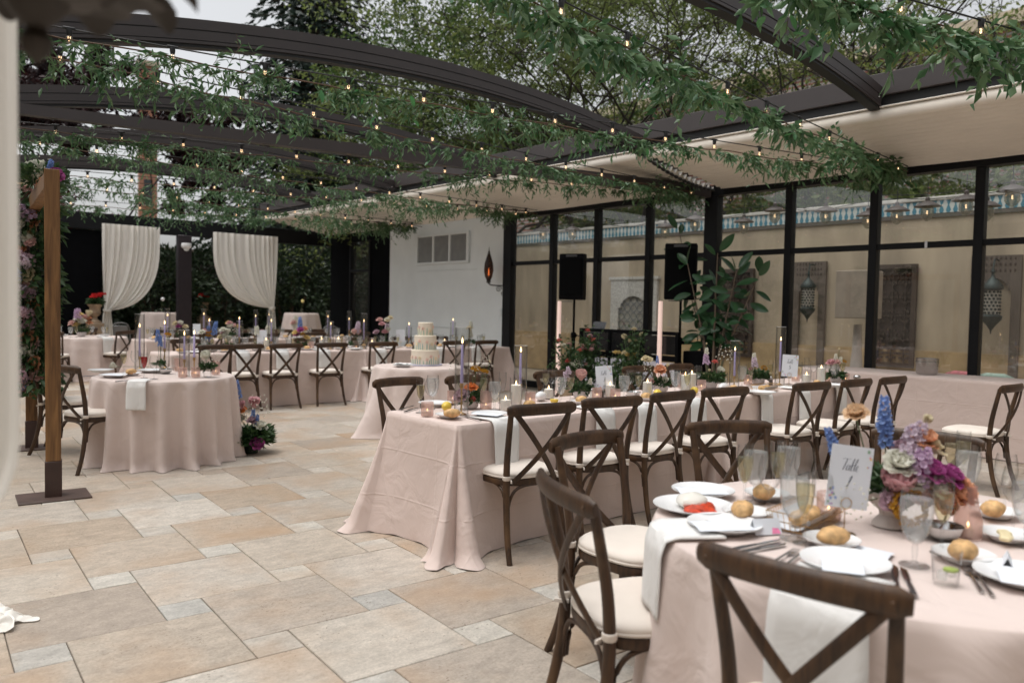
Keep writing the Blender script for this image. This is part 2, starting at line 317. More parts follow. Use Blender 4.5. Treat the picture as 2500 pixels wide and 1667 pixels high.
W_CHAIR = woodmat('chair wood', (.021, .0092, .0036), (.068, .0315, .0115), wear=(.10, .052, .022), rough=.5)
W_POST = woodmat('stained pine', (.090, .040, .011), (.265, .132, .044), scale=6, stretch=(5, 5, .45), rough=.6, rnd=.05)
CUSHION = M('ivory cushion fabric', (.74, .67, .60), .85, var=.04, bump=.08, bscale=250, spec=.2)
BLUSH = linen('blush linen', (.685, .56, .51))
BLUSH2 = linen('pale blush linen', (.68, .57, .525), crease=False)
NAPKIN = linen('white napkin linen', (.78, .77, .75), crease=False)
DRAPE = leafmat('sheer ivory drape', (.84, .81, .75), (.84, .81, .75), .9, .12)
BRONZE = M('bronze painted aluminium', (.040, .032, .031), .5, var=.10, scale=3, spec=.5)
BLACKM = M('black painted steel', (.006, .0065, .008), .5, var=.2, scale=4, spec=.25)
DARKPANEL = M('black panel and dark void', (.0035, .004, .005), .9, var=.2, spec=.08)  # near-black colour: black bay panels, and darkness put in for the back-left void
RUBBER = M('black rubber seal', (.008, .008, .008), .6, var=.1)
WHITEWALL = M('white painted wall', (.72, .76, .765), .7, var=.04, scale=2, bump=.03, bscale=40)
AWNING = M('cream awning canvas', (.74, .69, .62), .85, var=.05, scale=2)
STUCCO = M('tan stucco', (.43, .35, .25), .9, var=.26, scale=2.2, bump=.15, bscale=25, stretch=(1, 1, .3))
GLASSW = thinglass('drinking glass', (.98, .985, .985), 1.6, edge=.5)
GLASSR = thinglass('clear glass cylinder', (.975, .98, .98), 1.7, edge=.5)
PANE = thinglass('window pane', (.84, .86, .85), 2.15, haze=.05, hazecol=(.6, .6, .58), hvar=True, scale=1.6, rough=.01)
CERAMIC = M('white glazed china', (.78, .78, .78), .25, var=.02)
STEEL = M('polished cutlery steel', (.55, .55, .55), .18, metal=1, var=.05)
DARKSTEEL = M('steel seen dark', (.30, .30, .31), .2, metal=1, var=.05)
BRASS = M('brushed brass', (.62, .40, .18), .28, metal=1, var=.08)
WAX = M('white candle wax', (.80, .77, .70), .5, var=.03, sss=.2)
LAVENDER = M('lavender candle wax', (.50, .42, .70), .45, var=.03, sss=.1)
FLAME = M('candle flame', (1, .6, .2), .5, var=0, emit=(1, .66, .32), estr=5)
FILAMENT = M('glowing filament', (1, .6, .3), .5, var=0, emit=(1, .66, .38), estr=3.5)
PINKG = thinglass('rose tinted ribbed glass', (.94, .82, .78), 1.5, haze=.34, hazecol=(.74, .56, .51))
WINE = thinglass('pale sparkling wine', (.90, .87, .72), 1.3, haze=.12, hazecol=(.72, .67, .50))
REDWINE = M('red drink', (.35, .008, .012), .2, var=.1)
WATER = thinglass('iced water', (.97, .98, .98), 1.33, haze=.2, hazecol=(.88, .90, .90), edge=.12)
CRUST = M('bread crust', (.60, .37, .165), .7, var=.42, scale=34, bump=.2, bscale=60)
LEMON = M('lemon peel', (.78, .56, .07), .4, var=.1, scale=20, bump=.2, bscale=220)
LEMONIN = M('lemon flesh', (.80, .68, .25), .35, var=.15, scale=40)
PAPER = M('printed paper', (.72, .75, .80), .75, var=.02)
INK = M('slate ink', (.10, .115, .16), .7, var=.1)
STEM = M('flower stem', (.07, .12, .04), .6, var=.2)
G_LEAF = leafmat('garland leaves', (.034, .105, .036), (.165, .265, .130), .35, .28)
G_LEAF2 = leafmat('bright new leaves', (.035, .15, .045), (.07, .22, .07), .35, .3)
F_LEAF = leafmat('bouquet greenery', (.022, .06, .02), (.07, .125, .045), .45, .25)
WIRE = M('black cable', (.01, .01, .01), .5, var=.1)
TWIG = M('brown twig', (.10, .055, .03), .7, var=.2)
BULB = thinglass('clear bulb glass', (.95, .92, .86), 1.5, haze=.06, hazecol=(1, .85, .65))
STONE = M('stoneware', (.52, .46, .42), .6, var=.08)
GREYBOWL = M('pale grey stoneware bowl', (.58, .54, .53), .5, var=.05)
TERRA = M('weathered stone urn', (.33, .24, .16), .8, var=.25, bump=.2)
SILVER = M('hammered silver', (.5, .49, .48), .22, metal=1, var=.1, bump=.4, bscale=90)
FROND = M('butter', (.75, .65, .40), .5, var=.1)
# ================================================================== SETTING
def slab(name, x0, x1, y0, y1, z0, z1, m, parent=None, bev=0.0):
    return obj(name, MB().box(((x0+x1)/2, (y0+y1)/2, (z0+z1)/2), (x1-x0, y1-y0, z1-z0), bev=bev), parent, m=m)
GROUND = M('soil and lawn', (.05, .055, .03), .95, var=.4, scale=.6, bump=.2)
GROUT = M('dark sanded grout', (.15, .13, .105), .95, var=.3, scale=20)
PAVE = M('courtyard paving', (.36, .30, .23), .85, var=.2, scale=1.2)
g = MB().grid(lambda u, v: ((u-.5)*700, (v-.5)*700, -.30), 8, 8); struct(obj('ground', g, m=GROUND))
floor = struct(slab('floor', -4.0, 9.78, -3.0, 18.6, -.25, -.010, GROUT))
struct(slab('courtyard_paving', 9.86, 13.0, -3, 19, -.25, -.02, PAVE))
struct(slab('garden_terrace', -4, 20, 18.65, 26, -.25, .02, PAVE))
# --- travertine: 60 cm and 20 cm squares laid in a pinwheel, a few degrees off the walls
TA = math.radians(-4.1); ax = np.array([math.cos(TA), math.sin(TA)]); ay = np.array([-math.sin(TA), math.cos(TA)])
big_cols = [(.53, .475, .41), (.39, .325, .255), (.50, .44, .375), (.36, .30, .245), (.57, .52, .455), (.42, .34, .262), (.54, .49, .425), (.42, .36, .30)]
small_cols = [(.49, .46, .41), (.56, .52, .455), (.41, .395, .365), (.53, .475, .405)]
T_BIG, T_SMALL = travertine('travertine', big_cols, False), travertine('pale travertine', small_cols, False)
T_BIG2 = travertine('travertine far', big_cols, True)
def tile_mesh(s, seed):
    rr = random.Random(seed); h = s/2-.0024; b = .0025
    out = []
    for z, q in ((-.02, 0), (-b, 0), (0, b)):
        for x, y in ((-1, -1), (0, -1), (1, -1), (1, 0), (1, 1), (0, 1), (-1, 1), (-1, 0)):
            j = 0 if z < -.01 else rr.uniform(-.0012, .0006); out.append(((h-q+j)*x, (h-q+j)*y, z))
    F = [tuple(range(16, 24))]
    for k in (0, 8): F += [(k+i, k+(i+1) % 8, k+8+(i+1) % 8, k+8+i) for i in range(8)]
    return out, F
TM = {}
for s, mm in ((.605, T_BIG), (.202, T_SMALL)):
    TM[s] = []
    for k in range(4):
        V, F = tile_mesh(s, k*7+int(s*100)); me = MB().add(V, F).mesh('tile', mm, smooth=False); TM[s].append((me, V, F))
T0 = np.array([1.675, 5.235]); cand = []
for i in range(-40, 41):
    for j in range(-40, 41):
        base = np.array([.605*i+.202*j, .202*i-.605*j])
        for s, off in ((.605, (.3025, -.3025)), (.202, (.101, -.706))):
            q = T0+ax*(base[0]+off[0])+ay*(base[1]+off[1]); hh = s*.53
            if not (-3.9+hh < q[0] < 9.76-hh and -2.9+hh < q[1] < 18.55-hh): continue
            px, py, dd = pix((q[0], q[1], 0)); vis = dd > .6 and -250 < px < 2750 and py < 1950
            cand.append((-(s*s/dd**3) if vis else 1/(1+abs(dd)), s, q))
cand.sort(key=lambda c: c[0]); rest = MB()
for n, (w_, s, q) in enumerate(cand):
    me, V, F = TM[s][n % 4]; z = random.uniform(-.0008, .0008)
    if n < 300:
        o = obj('tile', me, floor, (q[0], q[1], z)); o.rotation_euler = (random.uniform(-.0015, .0015), random.uniform(-.0015, .0015), TA+(n*7 % 4)*math.pi/2)
    else:
        rest.add([(q[0]+ax[0]*x+ay[0]*y, q[1]+ax[1]*x+ay[1]*y, zz+z) for x, y, zz in V], F)
stuff(obj('floor_tiles', rest.mesh('floor_tiles', T_BIG2, smooth=False), floor))
# --- glazed wall along the right
gw = empty('glazed_wall', 'black steel framed glass wall along the right side of the terrace', 'glass wall', (9.8, 6.8, 0))
posts = [11.30, 10.13, 9.06, 7.96, 6.78, 5.57, 4.43, 3.25, 2.07, .90, -.3, -1.5]
def gpart(name, x0, x1, y0, y1, z0, z1, m, par=None):
    return obj(name, MB().box(((x0+x1)/2-9.8, (y0+y1)/2-6.8, (z0+z1)/2), (x1-x0, y1-y0, z1-z0), bev=.004), par or gw, m=m)
for i, y in enumerate(posts):
    wd = .11 if i in (0, 4) else .05
    gpart('mullion', 9.75-(.03 if i in (0, 4) else 0), 9.87, y-wd, y+wd, 0, 3.12, BLACKM)
gpart('header', 9.72, 9.88, -1.6, 11.42, 3.12, 3.27, BLACKM); gpart('bottom_rail', 9.76, 9.85, -1.6, 11.19, 0, .12, BLACKM)
for i in range(len(posts)-1):
    y1, y0 = posts[i]-(.11 if i in (0, 4) else .05), posts[i+1]+(.11 if i+1 in (0, 4) else .05)
    r_ = gpart('mid_rail', 9.765, 9.855, y0, y1, 2.245, 2.315, BLACKM)
    for z0, z1 in ((.12, 2.245), (2.315, 3.12)): obj('pane', MB().add([(.006, y0-6.8, z0), (.006, y1-6.8, z0), (.006, y1-6.8, z1), (.006, y0-6.8, z1)], [(3, 2, 1, 0)]), gw, m=PANE)
    gpart('glazing_bead', 9.785, 9.802, y0, y0+.014, .12, 3.12, STEEL if i < 6 else BLACKM)
gpart('tape_strip', 9.760, 9.764, 3.79, 3.82, 2.24, 2.32, PAPER)
# --- white wall
wwl = empty('white_wall', 'smooth white painted wall with a vent and lamp at the back right', 'wall', (9.8, 13.4, 0))
wp = lambda n, x0, x1, y0, y1, z0, z1, m, par=None: obj(n, MB().box(((x0+x1)/2-9.8, (y0+y1)/2-13.4, (z0+z1)/2), (x1-x0, y1-y0, z1-z0), bev=.003), par or wwl, m=m)
wp('wall_panel', 9.8, 10.0, 11.42, 15.5, 0, 3.27, WHITEWALL); wp('ledge', 9.785, 9.80, 12.3, 14.4, 2.20, 2.215, WHITEWALL); wp('ledge', 9.78, 9.80, 13.2, 14.8, 1.02, 1.03, WHITEWALL)
SLAT = M('grey louvre', (.30, .31, .31), .6, var=.1)
vt = empty('wall_vent', 'white framed vent of three slatted grilles high on the white wall', 'vent', (9.8, 13.45, 2.66))
vf = MB(); 
for y0, y1, z0, z1 in ((-.93, .93, .27, .32), (-.93, .93, -.32, -.27), (-.93, -.86, -.27, .27), (.86, .93, -.27, .27), (-.32, -.26, -.27, .27), (.26, .32, -.27, .27)):
    vf.box((-.03, (y0+y1)/2, (z0+z1)/2), (.05, y1-y0, z1-z0), bev=.004)
obj('frame', vf, vt, m=WHITEWALL)
for y0, y1 in ((-.86, -.32), (-.26, .26), (.32, .86)):
    gq = MB()
    for k in range(13):
        y = y0+(y1-y0)*(k+.5)/13; gq.box((-.022, y, 0), (.02, (y1-y0)/13*.55, .54))
    gq.box((-.006, (y0+y1)/2, 0), (.01, y1-y0, .54)); obj('grille', gq, vt, m=SLAT)
tag(obj('thermostat', MB().box((0, 0, 0), (.03, .09, .13), bev=.008).box((-.017, .012, .02), (.006, .05, .06)), None, (9.783, 11.52, 1.36), m=WHITEWALL), 'small white wall control beside the black post near the sconce', 'wall control')
# --- dark glazed corner bay beyond the white wall
db = empty('dark_corner_bay', 'black framed bay with a tall dim window left of the white wall', 'window bay', (9.8, 16.9, 0))
def dpart(n, x0, x1, y0, y1, z0, z1, m): return obj(n, MB().box(((x0+x1)/2-9.8, (y0+y1)/2-16.9, (z0+z1)/2), (x1-x0, y1-y0, z1-z0), bev=.004), db, m=m)
dpart('panel', 9.83, 9.99, 15.52, 16.35, 0, 3.27, DARKPANEL); dpart('panel', 9.83, 9.99, 17.35, 18.35, 0, 3.27, DARKPANEL)
dpart('panel', 9.83, 9.99, 16.36, 17.34, 0, .75, DARKPANEL); dpart('window_frame', 9.79, 9.93, 16.36, 16.43, .75, 3.0, BLACKM); dpart('window_frame', 9.79, 9.93, 17.27, 17.34, .75, 3.0, BLACKM); dpart('window_frame', 9.79, 9.93, 16.43, 17.27, 2.25, 2.31, BLACKM)
dpart('pane', 9.87, 9.88, 16.43, 17.27, .75, 3.0, PANE); dpart('lintel', 9.83, 9.99, 16.36, 17.34, 3.0, 3.27, DARKPANEL)
# --- back opening: header beam, posts, black panel put in for the dark void
YB = 18.3
hb = tag(slab('header_beam', 1.0, 9.8, YB, YB+.16, 2.93, 3.28, BLACKM, bev=.006), 'black header beam across the back opening above the curtains', 'beam')
pc = aty(446, 620, YB)
pil = empty('steel_pillar', 'dark square steel pillar between the two white curtains', 'pillar', (pc.x, YB-.08, 0))
obj('shaft', MB().box((0, 0, 1.47), (.30, .15, 2.92), bev=.01), pil, m=M('dark maroon steel', (.020, .013, .017), .45, var=.2)); obj('base_plate', MB().box((0, 0, .008), (.42, .24, .016)), pil, m=BLACKM)
cm = empty('dome_camera', 'small white security camera at the top of the dark pillar', 'camera', (pc.x, YB-.24, 2.62))
obj('housing', MB().lathe([(.001, .13), (.10, .13), (.11, .1), (.11, .05), (.09, .02), (.03, .0)], 16), cm, m=CERAMIC); obj('lens_dome', MB().ell((0, 0, 0), (.06, .06, .05), 10, 6), cm, m=WHITEWALL); obj('bracket', MB().box((0, .10, .09), (.05, .10, .04)), cm, m=CERAMIC)
scr = empty('dark_void_panel', 'black panel for the dark void at the back left behind the red geranium urn', 'screen', (2.6, YB+.1, 0))
cl = aty(252, 600, YB).x
obj('panel', MB().box(((1.0+cl)/2-2.6, .05, 1.46), (cl-1.0, .1, 2.92)), scr, m=DARKPANEL)
for k in range(3): obj('mullion', MB().box((-1.2+k*.9, -.03, 1.46), (.06, .05, 2.9)), scr, m=BLACKM)
# --- roof: side beams, arches, diagonal tie, awning
bmr = empty('roof_beam', 'long bronze roof beam above the cream awning, along the right side', 'roof beam', (8, 8, 3.55))
bb = lambda n, x0, x1, z0, z1, m: obj(n, MB().box(((x0+x1)/2-8, 0.3, (z0+z1)/2-3.55), (x1-x0, 20.4, z1-z0), bev=.004), bmr, m=m)
bb('fascia', 8.0, 8.13, 3.64, 3.86, BRONZE); bb('lower_channel', 8.05, 8.14, 3.53, 3.637, RUBBER); bb('ledge', 7.985, 8.13, 3.515, 3.528, AWNING)
lb = tag(slab('roof_beam', .86, .98, -1, 18.4, 3.18, 3.42, BRONZE, bev=.005), 'bronze roof beam on the left behind the draped post', 'roof beam')
def arch(Y, apex, label, x0=1.0, x1=8.0):
    e = empty('roof_arch', label, 'roof arch', (4.9, Y, apex-.45), group='bronze roof arches'); f = lambda x: -.029*(x-4.95)**2+.45
    def band(n, top, bot, wd, m, dy=0):
        P = [(x0+(x1-x0)*k/40-4.9, dy, f(x0+(x1-x0)*k/40)-(top+bot)/2) for k in range(41)]
        obj(n, MB().sweep(P, (wd/2, (bot-top)/2), rect=True), e, m=m)
    band('upper_flange', 0, .082, .13, BRONZE); band('groove', .083, .091, .115, RUBBER); band('web', .092, .165, .124, BRONZE); band('groove', .166, .172, .11, RUBBER)
    band('lower_flange', .173, .196, .13, BRONZE); band('track', .197, .222, .10, RUBBER)
    for xx in (x1-.06,):
        obj('bolt', MB().ell((xx-4.9, -.066, f(xx)-.12), (.008, .006, .008), 8, 6), e, m=STEEL)
    for xx in (x0+.05, x0+.14, x0+.22):
        obj('bolt', MB().ell((xx-4.9, -.066, f(xx)-.09), (.009, .006, .009), 8, 6), e, m=STEEL)
arch(6.65, 3.93, 'big bronze roof arch sweeping across the top left of the picture'); arch(9.62, 3.98, 'second bronze roof arch behind the large one')
arch(12.58, 4.02, 'third bronze roof arch from the front'); arch(15.5, 4.02, 'fourth bronze roof arch, low behind the garlands'); arch(3.66, 3.99, 'bronze roof arch at the top right among the nearest garland leaves')
tie = MB().sweep([(1.05, 9.35, 3.33), (9.7, 6.83, 3.18)], (.05, .085), rect=True)
tag(obj('tie_beam', tie, m=BRONZE), 'straight bronze beam crossing diagonally below the arches', 'beam')
def awning(y0, y1, label):
    e = empty('awning', label, 'awning', (8.9, (y0+y1)/2, 3.3)); n = 15; V = []; F = []
    xs = []
    for k in range(n*6+1):
        q = k/6/n; x = 8.10+(9.72-8.10)*q; xs.append((x, 3.50-.245*q-.07*math.sin(math.pi*((k/6) % 1))**.6))
    ny = 24
    for x, z in xs:
        for j in range(ny+1):
            y = y0+(y1-y0)*j/ny; V.append((x-8.9, y-(y0+y1)/2, z-3.3-.012*math.sin(j*.9+x*7)*math.sin(x*3)-.02*math.sin(math.pi*j/ny)*math.sin((x-8.1)/1.62*math.pi)))
    m_ = len(xs); F = [(a*(ny+1)+j, a*(ny+1)+j+1, (a+1)*(ny+1)+j+1, (a+1)*(ny+1)+j) for a in range(m_-1) for j in range(ny)]
    obj('canvas', mesh_np('canvas', V, F, smooth=True), e, m=AWNING)
    P = [(8.03-8.9, y0+(y1-y0)*k/12-(y0+y1)/2, 3.455-3.3) for k in range(13)]
    obj('front_roll', MB().sweep(P, (.035, .058), seg=12), e, m=M('cream canvas roll', (.72, .66, .58), .7, var=.05))
    obj('roof_cover', MB().box((0, 0, .25), (1.6, y1-y0, .02)), e, m=BRONZE)
    return e
awning(-1.6, 6.58, 'pleated cream awning canvas above the nearer glass panes'); awning(6.74, 18.2, 'pleated cream awning canvas above the speakers and white wall')
cp = [(8.12+1.5*k/64, 6.66, 3.42-.24*k/64-.25*k/64*(1-k/64)) for k in range(65)]
ch = MB().sweep(cp, [.010+.016*abs(math.sin(k*math.pi/4)) for k in range(65)], seg=8)
tag(obj('beaded_cord', ch, m=WIRE), 'black beaded awning cord hanging under the cream canvas', 'cord')
# --- courtyard seen through the glass
XC = 13.0
cw = empty('courtyard_wall', 'tan stucco courtyard wall with a blue tile band behind the glass', 'wall', (XC, 8, 0))
obj('wall', MB().box((.15, .5, 1.54), (.3, 24, 3.08)), cw, m=STUCCO)
def tealmat():
    m, t, b = nodes('teal and white tile band'); tc = t.nodes.new('ShaderNodeTexCoord'); sp = t.nodes.new('ShaderNodeSeparateXYZ'); t.links.new(tc.outputs['Object'], sp.inputs[0])
    a = t.nodes.new('ShaderNodeMath'); a.operation = 'PINGPONG'; a.inputs[1].default_value = .05; t.links.new(sp.outputs[1], a.inputs[0])
    zq = t.nodes.new('ShaderNodeMath'); zq.operation = 'PINGPONG'; zq.inputs[1].default_value = .075; t.links.new(sp.outputs[2], zq.inputs[0])
    s_ = t.nodes.new('ShaderNodeMath'); s_.operation = 'MULTIPLY_ADD'; s_.inputs[1].default_value = .35; t.links.new(zq.outputs[0], s_.inputs[0]); t.links.new(a.outputs[0], s_.inputs[2])
    c = t.nodes.new('ShaderNodeMath'); c.operation = 'LESS_THAN'; c.inputs[1].default_value = .04; t.links.new(s_.outputs[0], c.inputs[0])
    mx = t.nodes.new('ShaderNodeMix'); mx.data_type = 'RGBA'; mx.inputs['A'].default_value = (.06, .22, .30, 1); mx.inputs['B'].default_value = (.6, .62, .58, 1)
    t.links.new(c.outputs[0], mx.inputs['Factor']); t.links.new(mx.outputs['Result'], b.inputs['Base Color']); b.inputs['Roughness'].default_value = .3; return m
TEAL = tealmat()
band = obj('tile_band', MB().box((.14, .5, 3.0), (.34, 24, .06)), cw, m=M('dark tile border', (.10, .085, .07), .6))
for k in range(40): obj('tile_panel', MB().box((.14, -11.2+k*.6, 3.13), (.34, .594, .195), bev=.004), cw, m=TEAL) if k == 0 else None
base = [c for c in cw.children if c.name.startswith('tile_panel')][0]
for k in range(1, 40): o = base.copy(); col.objects.link(o); o.location.y = k*.6
obj('coping', MB().box((.15, .5, 3.26), (.42, 24, .06), bev=.01), cw, m=M('pale coping', (.55, .52, .47), .8))
obj('skirting', MB().box((-.02, .5, .45), (.04, 24, .9)), cw, m=M('ochre dado', (.42, .30, .16), .85, var=.2, scale=4))
CARVED = woodmat('carved dark wood', (.030, .018, .012), (.065, .040, .026), rough=.6)
GREYWOOD = woodmat('weathered grey wood', (.095, .072, .055), (.15, .115, .09), rough=.7)
def carved(y, label):
    e = empty('carved_screen', label, 'carved screen', (XC-.06, y, .62))
    fr = MB()
    for yy in (-.33, .33): fr.box((0, yy, .82), (.07, .07, 1.64))
    for zz in (.035, 1.605): fr.box((0, 0, zz), (.068, .59, .07))
    obj('frame', fr, e, m=CARVED); lat = MB()
    for k in range(5):
        for q in range(3):
            cy, cz = -.2+q*.2, .22+k*.3
            for a in range(8):
                an = a*math.pi/4; lat.box((0, cy+.07*math.cos(an), cz+.1*math.sin(an)), (.03, .045, .035))
            lat.box((0, cy, cz), (.028, .03, .03)); lat.box((.002, cy, cz), (.024, .19, .014)); lat.box((-.002, cy, cz), (.022, .014, .29))
    obj('lattice', lat, e, m=CARVED); obj('back_board', MB().box((.04, 0, .82), (.01, .6, 1.55)), e, m=M('dark brown board', (.05, .032, .024), .8, var=.2))  # dark brown board behind the lattice
    return e
def arched(y, label, yw=.62):
    e = empty('arched_panel', label, 'arched panel', (XC-.05, y, .45)); fr = MB()
    for yy in (-yw/2+.06, yw/2-.06): fr.box((0, yy, .95), (.06, .12, 1.9))
    fr.box((0, 0, .05), (.058, yw-.24, .1)); n = 12
    for k in range(n):
        y_ = -yw/2+.12+(yw-.24)*(k+.5)/n; rr = (yw-.24)/2; zz = 1.28+math.sqrt(max(0, 1-(y_/rr)**2))*.28
        fr.box((0, y_, (zz+1.9)/2), (.056, (yw-.24)/n*1.001, 1.9-zz))
    obj('frame', fr, e, m=GREYWOOD); pt = MB()
    for k in range(9):
        for q in range(3):
            pt.ell((-.03, -yw/2+.08+(yw-.16)*k/8, 1.68+.09*q), (.006, .016, .03), 6, 4)
    obj('carving', pt, e, m=CARVED); return e
carved(5.52, 'dark carved wooden screen on the courtyard wall right of the lantern'); carved(8.4, 'dark carved screen half hidden behind the potted ficus')
arched(6.95, 'grey arched wooden panel behind the left hanging lantern', .60); arched(4.05, 'grey arched wooden panel behind the right hanging lantern', .66)
LANT = M('aged dark teal metal', (.030, .042, .040), .55, metal=.6, var=.3)
LGLOW = M('lantern glass', (.45, .42, .36), .4, var=.3, scale=30)
def lantern(y, z, label, s):
    e = empty('wall_lantern', label, 'lantern', (XC-.28, y, z)); e.scale = (s, s, s)
    obj('body', MB().lathe([(.10, -.17), (.10, .17)], 12), e, m=LGLOW)
    cg = MB()
    for k in range(12):
        a = k*math.pi/6
        for q in range(7): cg.ell((.104*math.cos(a+.26*(q % 2)), .104*math.sin(a+.26*(q % 2)), -.15+q*.05), (.018, .018, .018), 6, 4)
    obj('pierced_cage', cg, e, m=LANT)
    obj('top_cap', MB().lathe([(.10, .17), (.14, .19), (.14, .23), (.09, .30), (.03, .36), (.02, .42), (.03, .44), (.004, .52)], 14), e, m=LANT)
    obj('bottom_cap', MB().lathe([(.004, -.46), (.015, -.40), (.06, -.33), (.13, -.25), (.14, -.20), (.10, -.17)], 14), e, m=LANT)
    obj('hook', MB().sweep([(0, 0, .5), (.05, 0, .62), (.2, 0, .62)], .012), e, m=LANT)
lantern(6.85, 1.72, 'ornate dark metal lantern hanging before the left arched panel', .92); lantern(4.02, 1.66, 'ornate dark metal lantern hanging before the right arched panel', 1.0)
# mosaic niche
nq = atx(1550, 750, XC); ne = empty('mosaic_niche', 'pale arched niche filled with round mosaic tracery on the courtyard wall', 'niche', (XC-.03, nq.y, .2)); fr = MB()
for yy in (-.52, .52): fr.box((0, yy, .95), (.08, .22, 1.9))
for k in range(14):
    y_ = -.41+.82*(k+.5)/14; zz = 1.15+math.sqrt(max(0, 1-(y_/.41)**2))*.4; fr.box((0, y_, (zz+1.9)/2), (.078, .0586, 1.9-zz))
fr.box((-.01, 0, 1.93), (.11, 1.34, .06)); obj('surround', fr, ne, m=M('pale mosaic tile', (.52, .50, .46), .6, var=.35, scale=40)); tq = MB()
for k in range(9):
    for q in range(5):
        c = (-.01, -.34+q*.17, .1+k*.17); tq.sweep([(c[0], c[1]+.075*math.cos(a*math.pi/5), c[2]+.075*math.sin(a*math.pi/5)) for a in range(10)], .01, seg=4, closed=True)
obj('tracery', tq, ne, m=M('grey tracery', (.10, .11, .12), .6)); obj('back_board', MB().box((.02, 0, .8), (.01, .82, 1.55)), ne, m=M('pale mosaic ground', (.40, .38, .33), .7, var=.3, scale=50))
# pendant lamps strung in the courtyard
PEND_CAP = M('brown enamel shade', (.07, .05, .045), .5, var=.2)
SMOKE = thinglass('frosted lamp glass', (.8, .8, .76), 1.4, haze=.3, hazecol=(.55, .54, .48))
cap = MB().lathe([(.012, .16), (.03, .14), (.03, .10), (.09, .08), (.17, .03), (.175, .022), (.08, .03), (.06, .02)], 16).mesh('shade', PEND_CAP)
gls = MB().shell([(.065, .02), (.085, -.02), (.085, -.10), (.05, -.15), (.015, -.175)], 14).mesh('globe', SMOKE)
fil = MB().sweep([(-.014, 0, -.03), (-.014, 0, -.075), (.014, 0, -.075), (.014, 0, -.03)], .004, seg=5).mesh('filament', FILAMENT)
cab = MB().sweep([(0, 0, .15), (0, 0, .36)], .006, seg=5).mesh('cable', WIRE)
ASM['pendant'] = [('shade', cap, None), ('globe', gls, 0), ('filament', fil, 0), ('cable', cab, None)]
pend = [(1816, 546, 11.9), (1892, 519, 11.4), (2016, 520, 11.6), (2119, 531, 12.1), (2190, 519, 11.8), (2264, 509, 11.5), (2359, 494, 11.2), (2409, 509, 11.7), (2472, 471, 11.0), (1326, 566, 11.8), (1398, 565, 11.6), (1624, 559, 11.6), (1697, 540, 11.3)]
PW = ['in the left pane right of the ficus', 'above the second pane edge beside the ficus', 'in the centre of the second pane', 'by the right edge of the second pane', 'at the left of the third pane', 'in the middle of the third pane', 'at the right of the third pane', 'low at the left of the last pane', 'highest of all, in the last pane', 'nearest to the wall sconce', 'above the left speaker', 'above the right speaker', 'left of the thick corner post']
for (sx, sy, X), t_ in zip(pend, PW):
    p = atx(sx, sy, X); spawn('pendant', 'pendant_lamp', 'small glowing pendant lamp behind the glass '+t_, 'pendant lamp', p, group='courtyard pendant lamps')
for X, lab in ((11.3, 'thin black lamp cable sagging across the courtyard, nearer the glass'), (11.8, 'thin black lamp cable strung deeper in the courtyard')):
    P = [(X, -1.5+k*.55, 3.05+.10*abs(math.sin(k*.9))) for k in range(32)]
    tag(obj('lamp_cable', MB().sweep(P, .006, seg=5), m=WIRE), lab, 'cable')
lf = empty('floor_lamp', 'pale floor lamp with square shade and tapered stem behind the glass', 'lamp', atx(2090, 900, 11.9).to_2d().to_3d())
obj('stand', MB().lathe([(.16, 0), (.14, .05), (.07, .9), (.055, 1.3)], 16), lf, m=STONE); obj('shade', MB().box((0, 0, 1.75), (.5, .5, .72), bev=.01), lf, m=M('taupe lamp shade', (.34, .28, .22), .9))
bq = atx(2440, 930, 10.6); bn = empty('bench', 'low pale bench behind the glass at the far right', 'bench', (10.6, bq.y, 0))
obj('seat', MB().box((0, -.2, .42), (.6, 2.2, .08), bev=.01), bn, m=STONE)
for yy in (-1.1, .7): obj('leg', MB().box((0, yy, .19), (.5, .1, .38)), bn, m=STONE)
PILL1 = M('coral patterned cushion', (.62, .20, .22), .9, var=.5, scale=14); PILL2 = M('mint patterned cushion', (.42, .55, .46), .9, var=.4, scale=14)
for k, (dy, m_, t_) in enumerate(((.38, PILL1, 'pink patterned scatter cushion leaning on the bench behind the glass'), (.02, PILL2, 'mint patterned scatter cushion beside the pink one behind the glass'))):
    o = obj('scatter_cushion', MB().ell((0, 0, 0), (.12, .24, .17), 14, 8, fn=lambda x, y, z: 1.0+.25*abs(y*z)), None, (10.5, bq.y+dy, .61), m=m_); o.rotation_euler.y = .2; tag(o, t_, 'cushion')

# --- unseen walls added behind and left of the camera to block side light
BLOCKWALL = M('beige blocking wall', (.30, .27, .23), .9, var=.2, scale=1.5)
for nm, c, d, t in (('light_blocking_wall', (-4.2, 7.5, 2.2), (.3, 23, 4.9), 'unseen beige wall added along the left to block side light'), ('light_blocking_wall', (3.0, -3.3, 2.2), (14.0, .3, 4.9), 'unseen beige wall added behind the camera to block side light')):
    tag(obj(nm, MB().box(c, d), m=BLOCKWALL), t, 'wall')
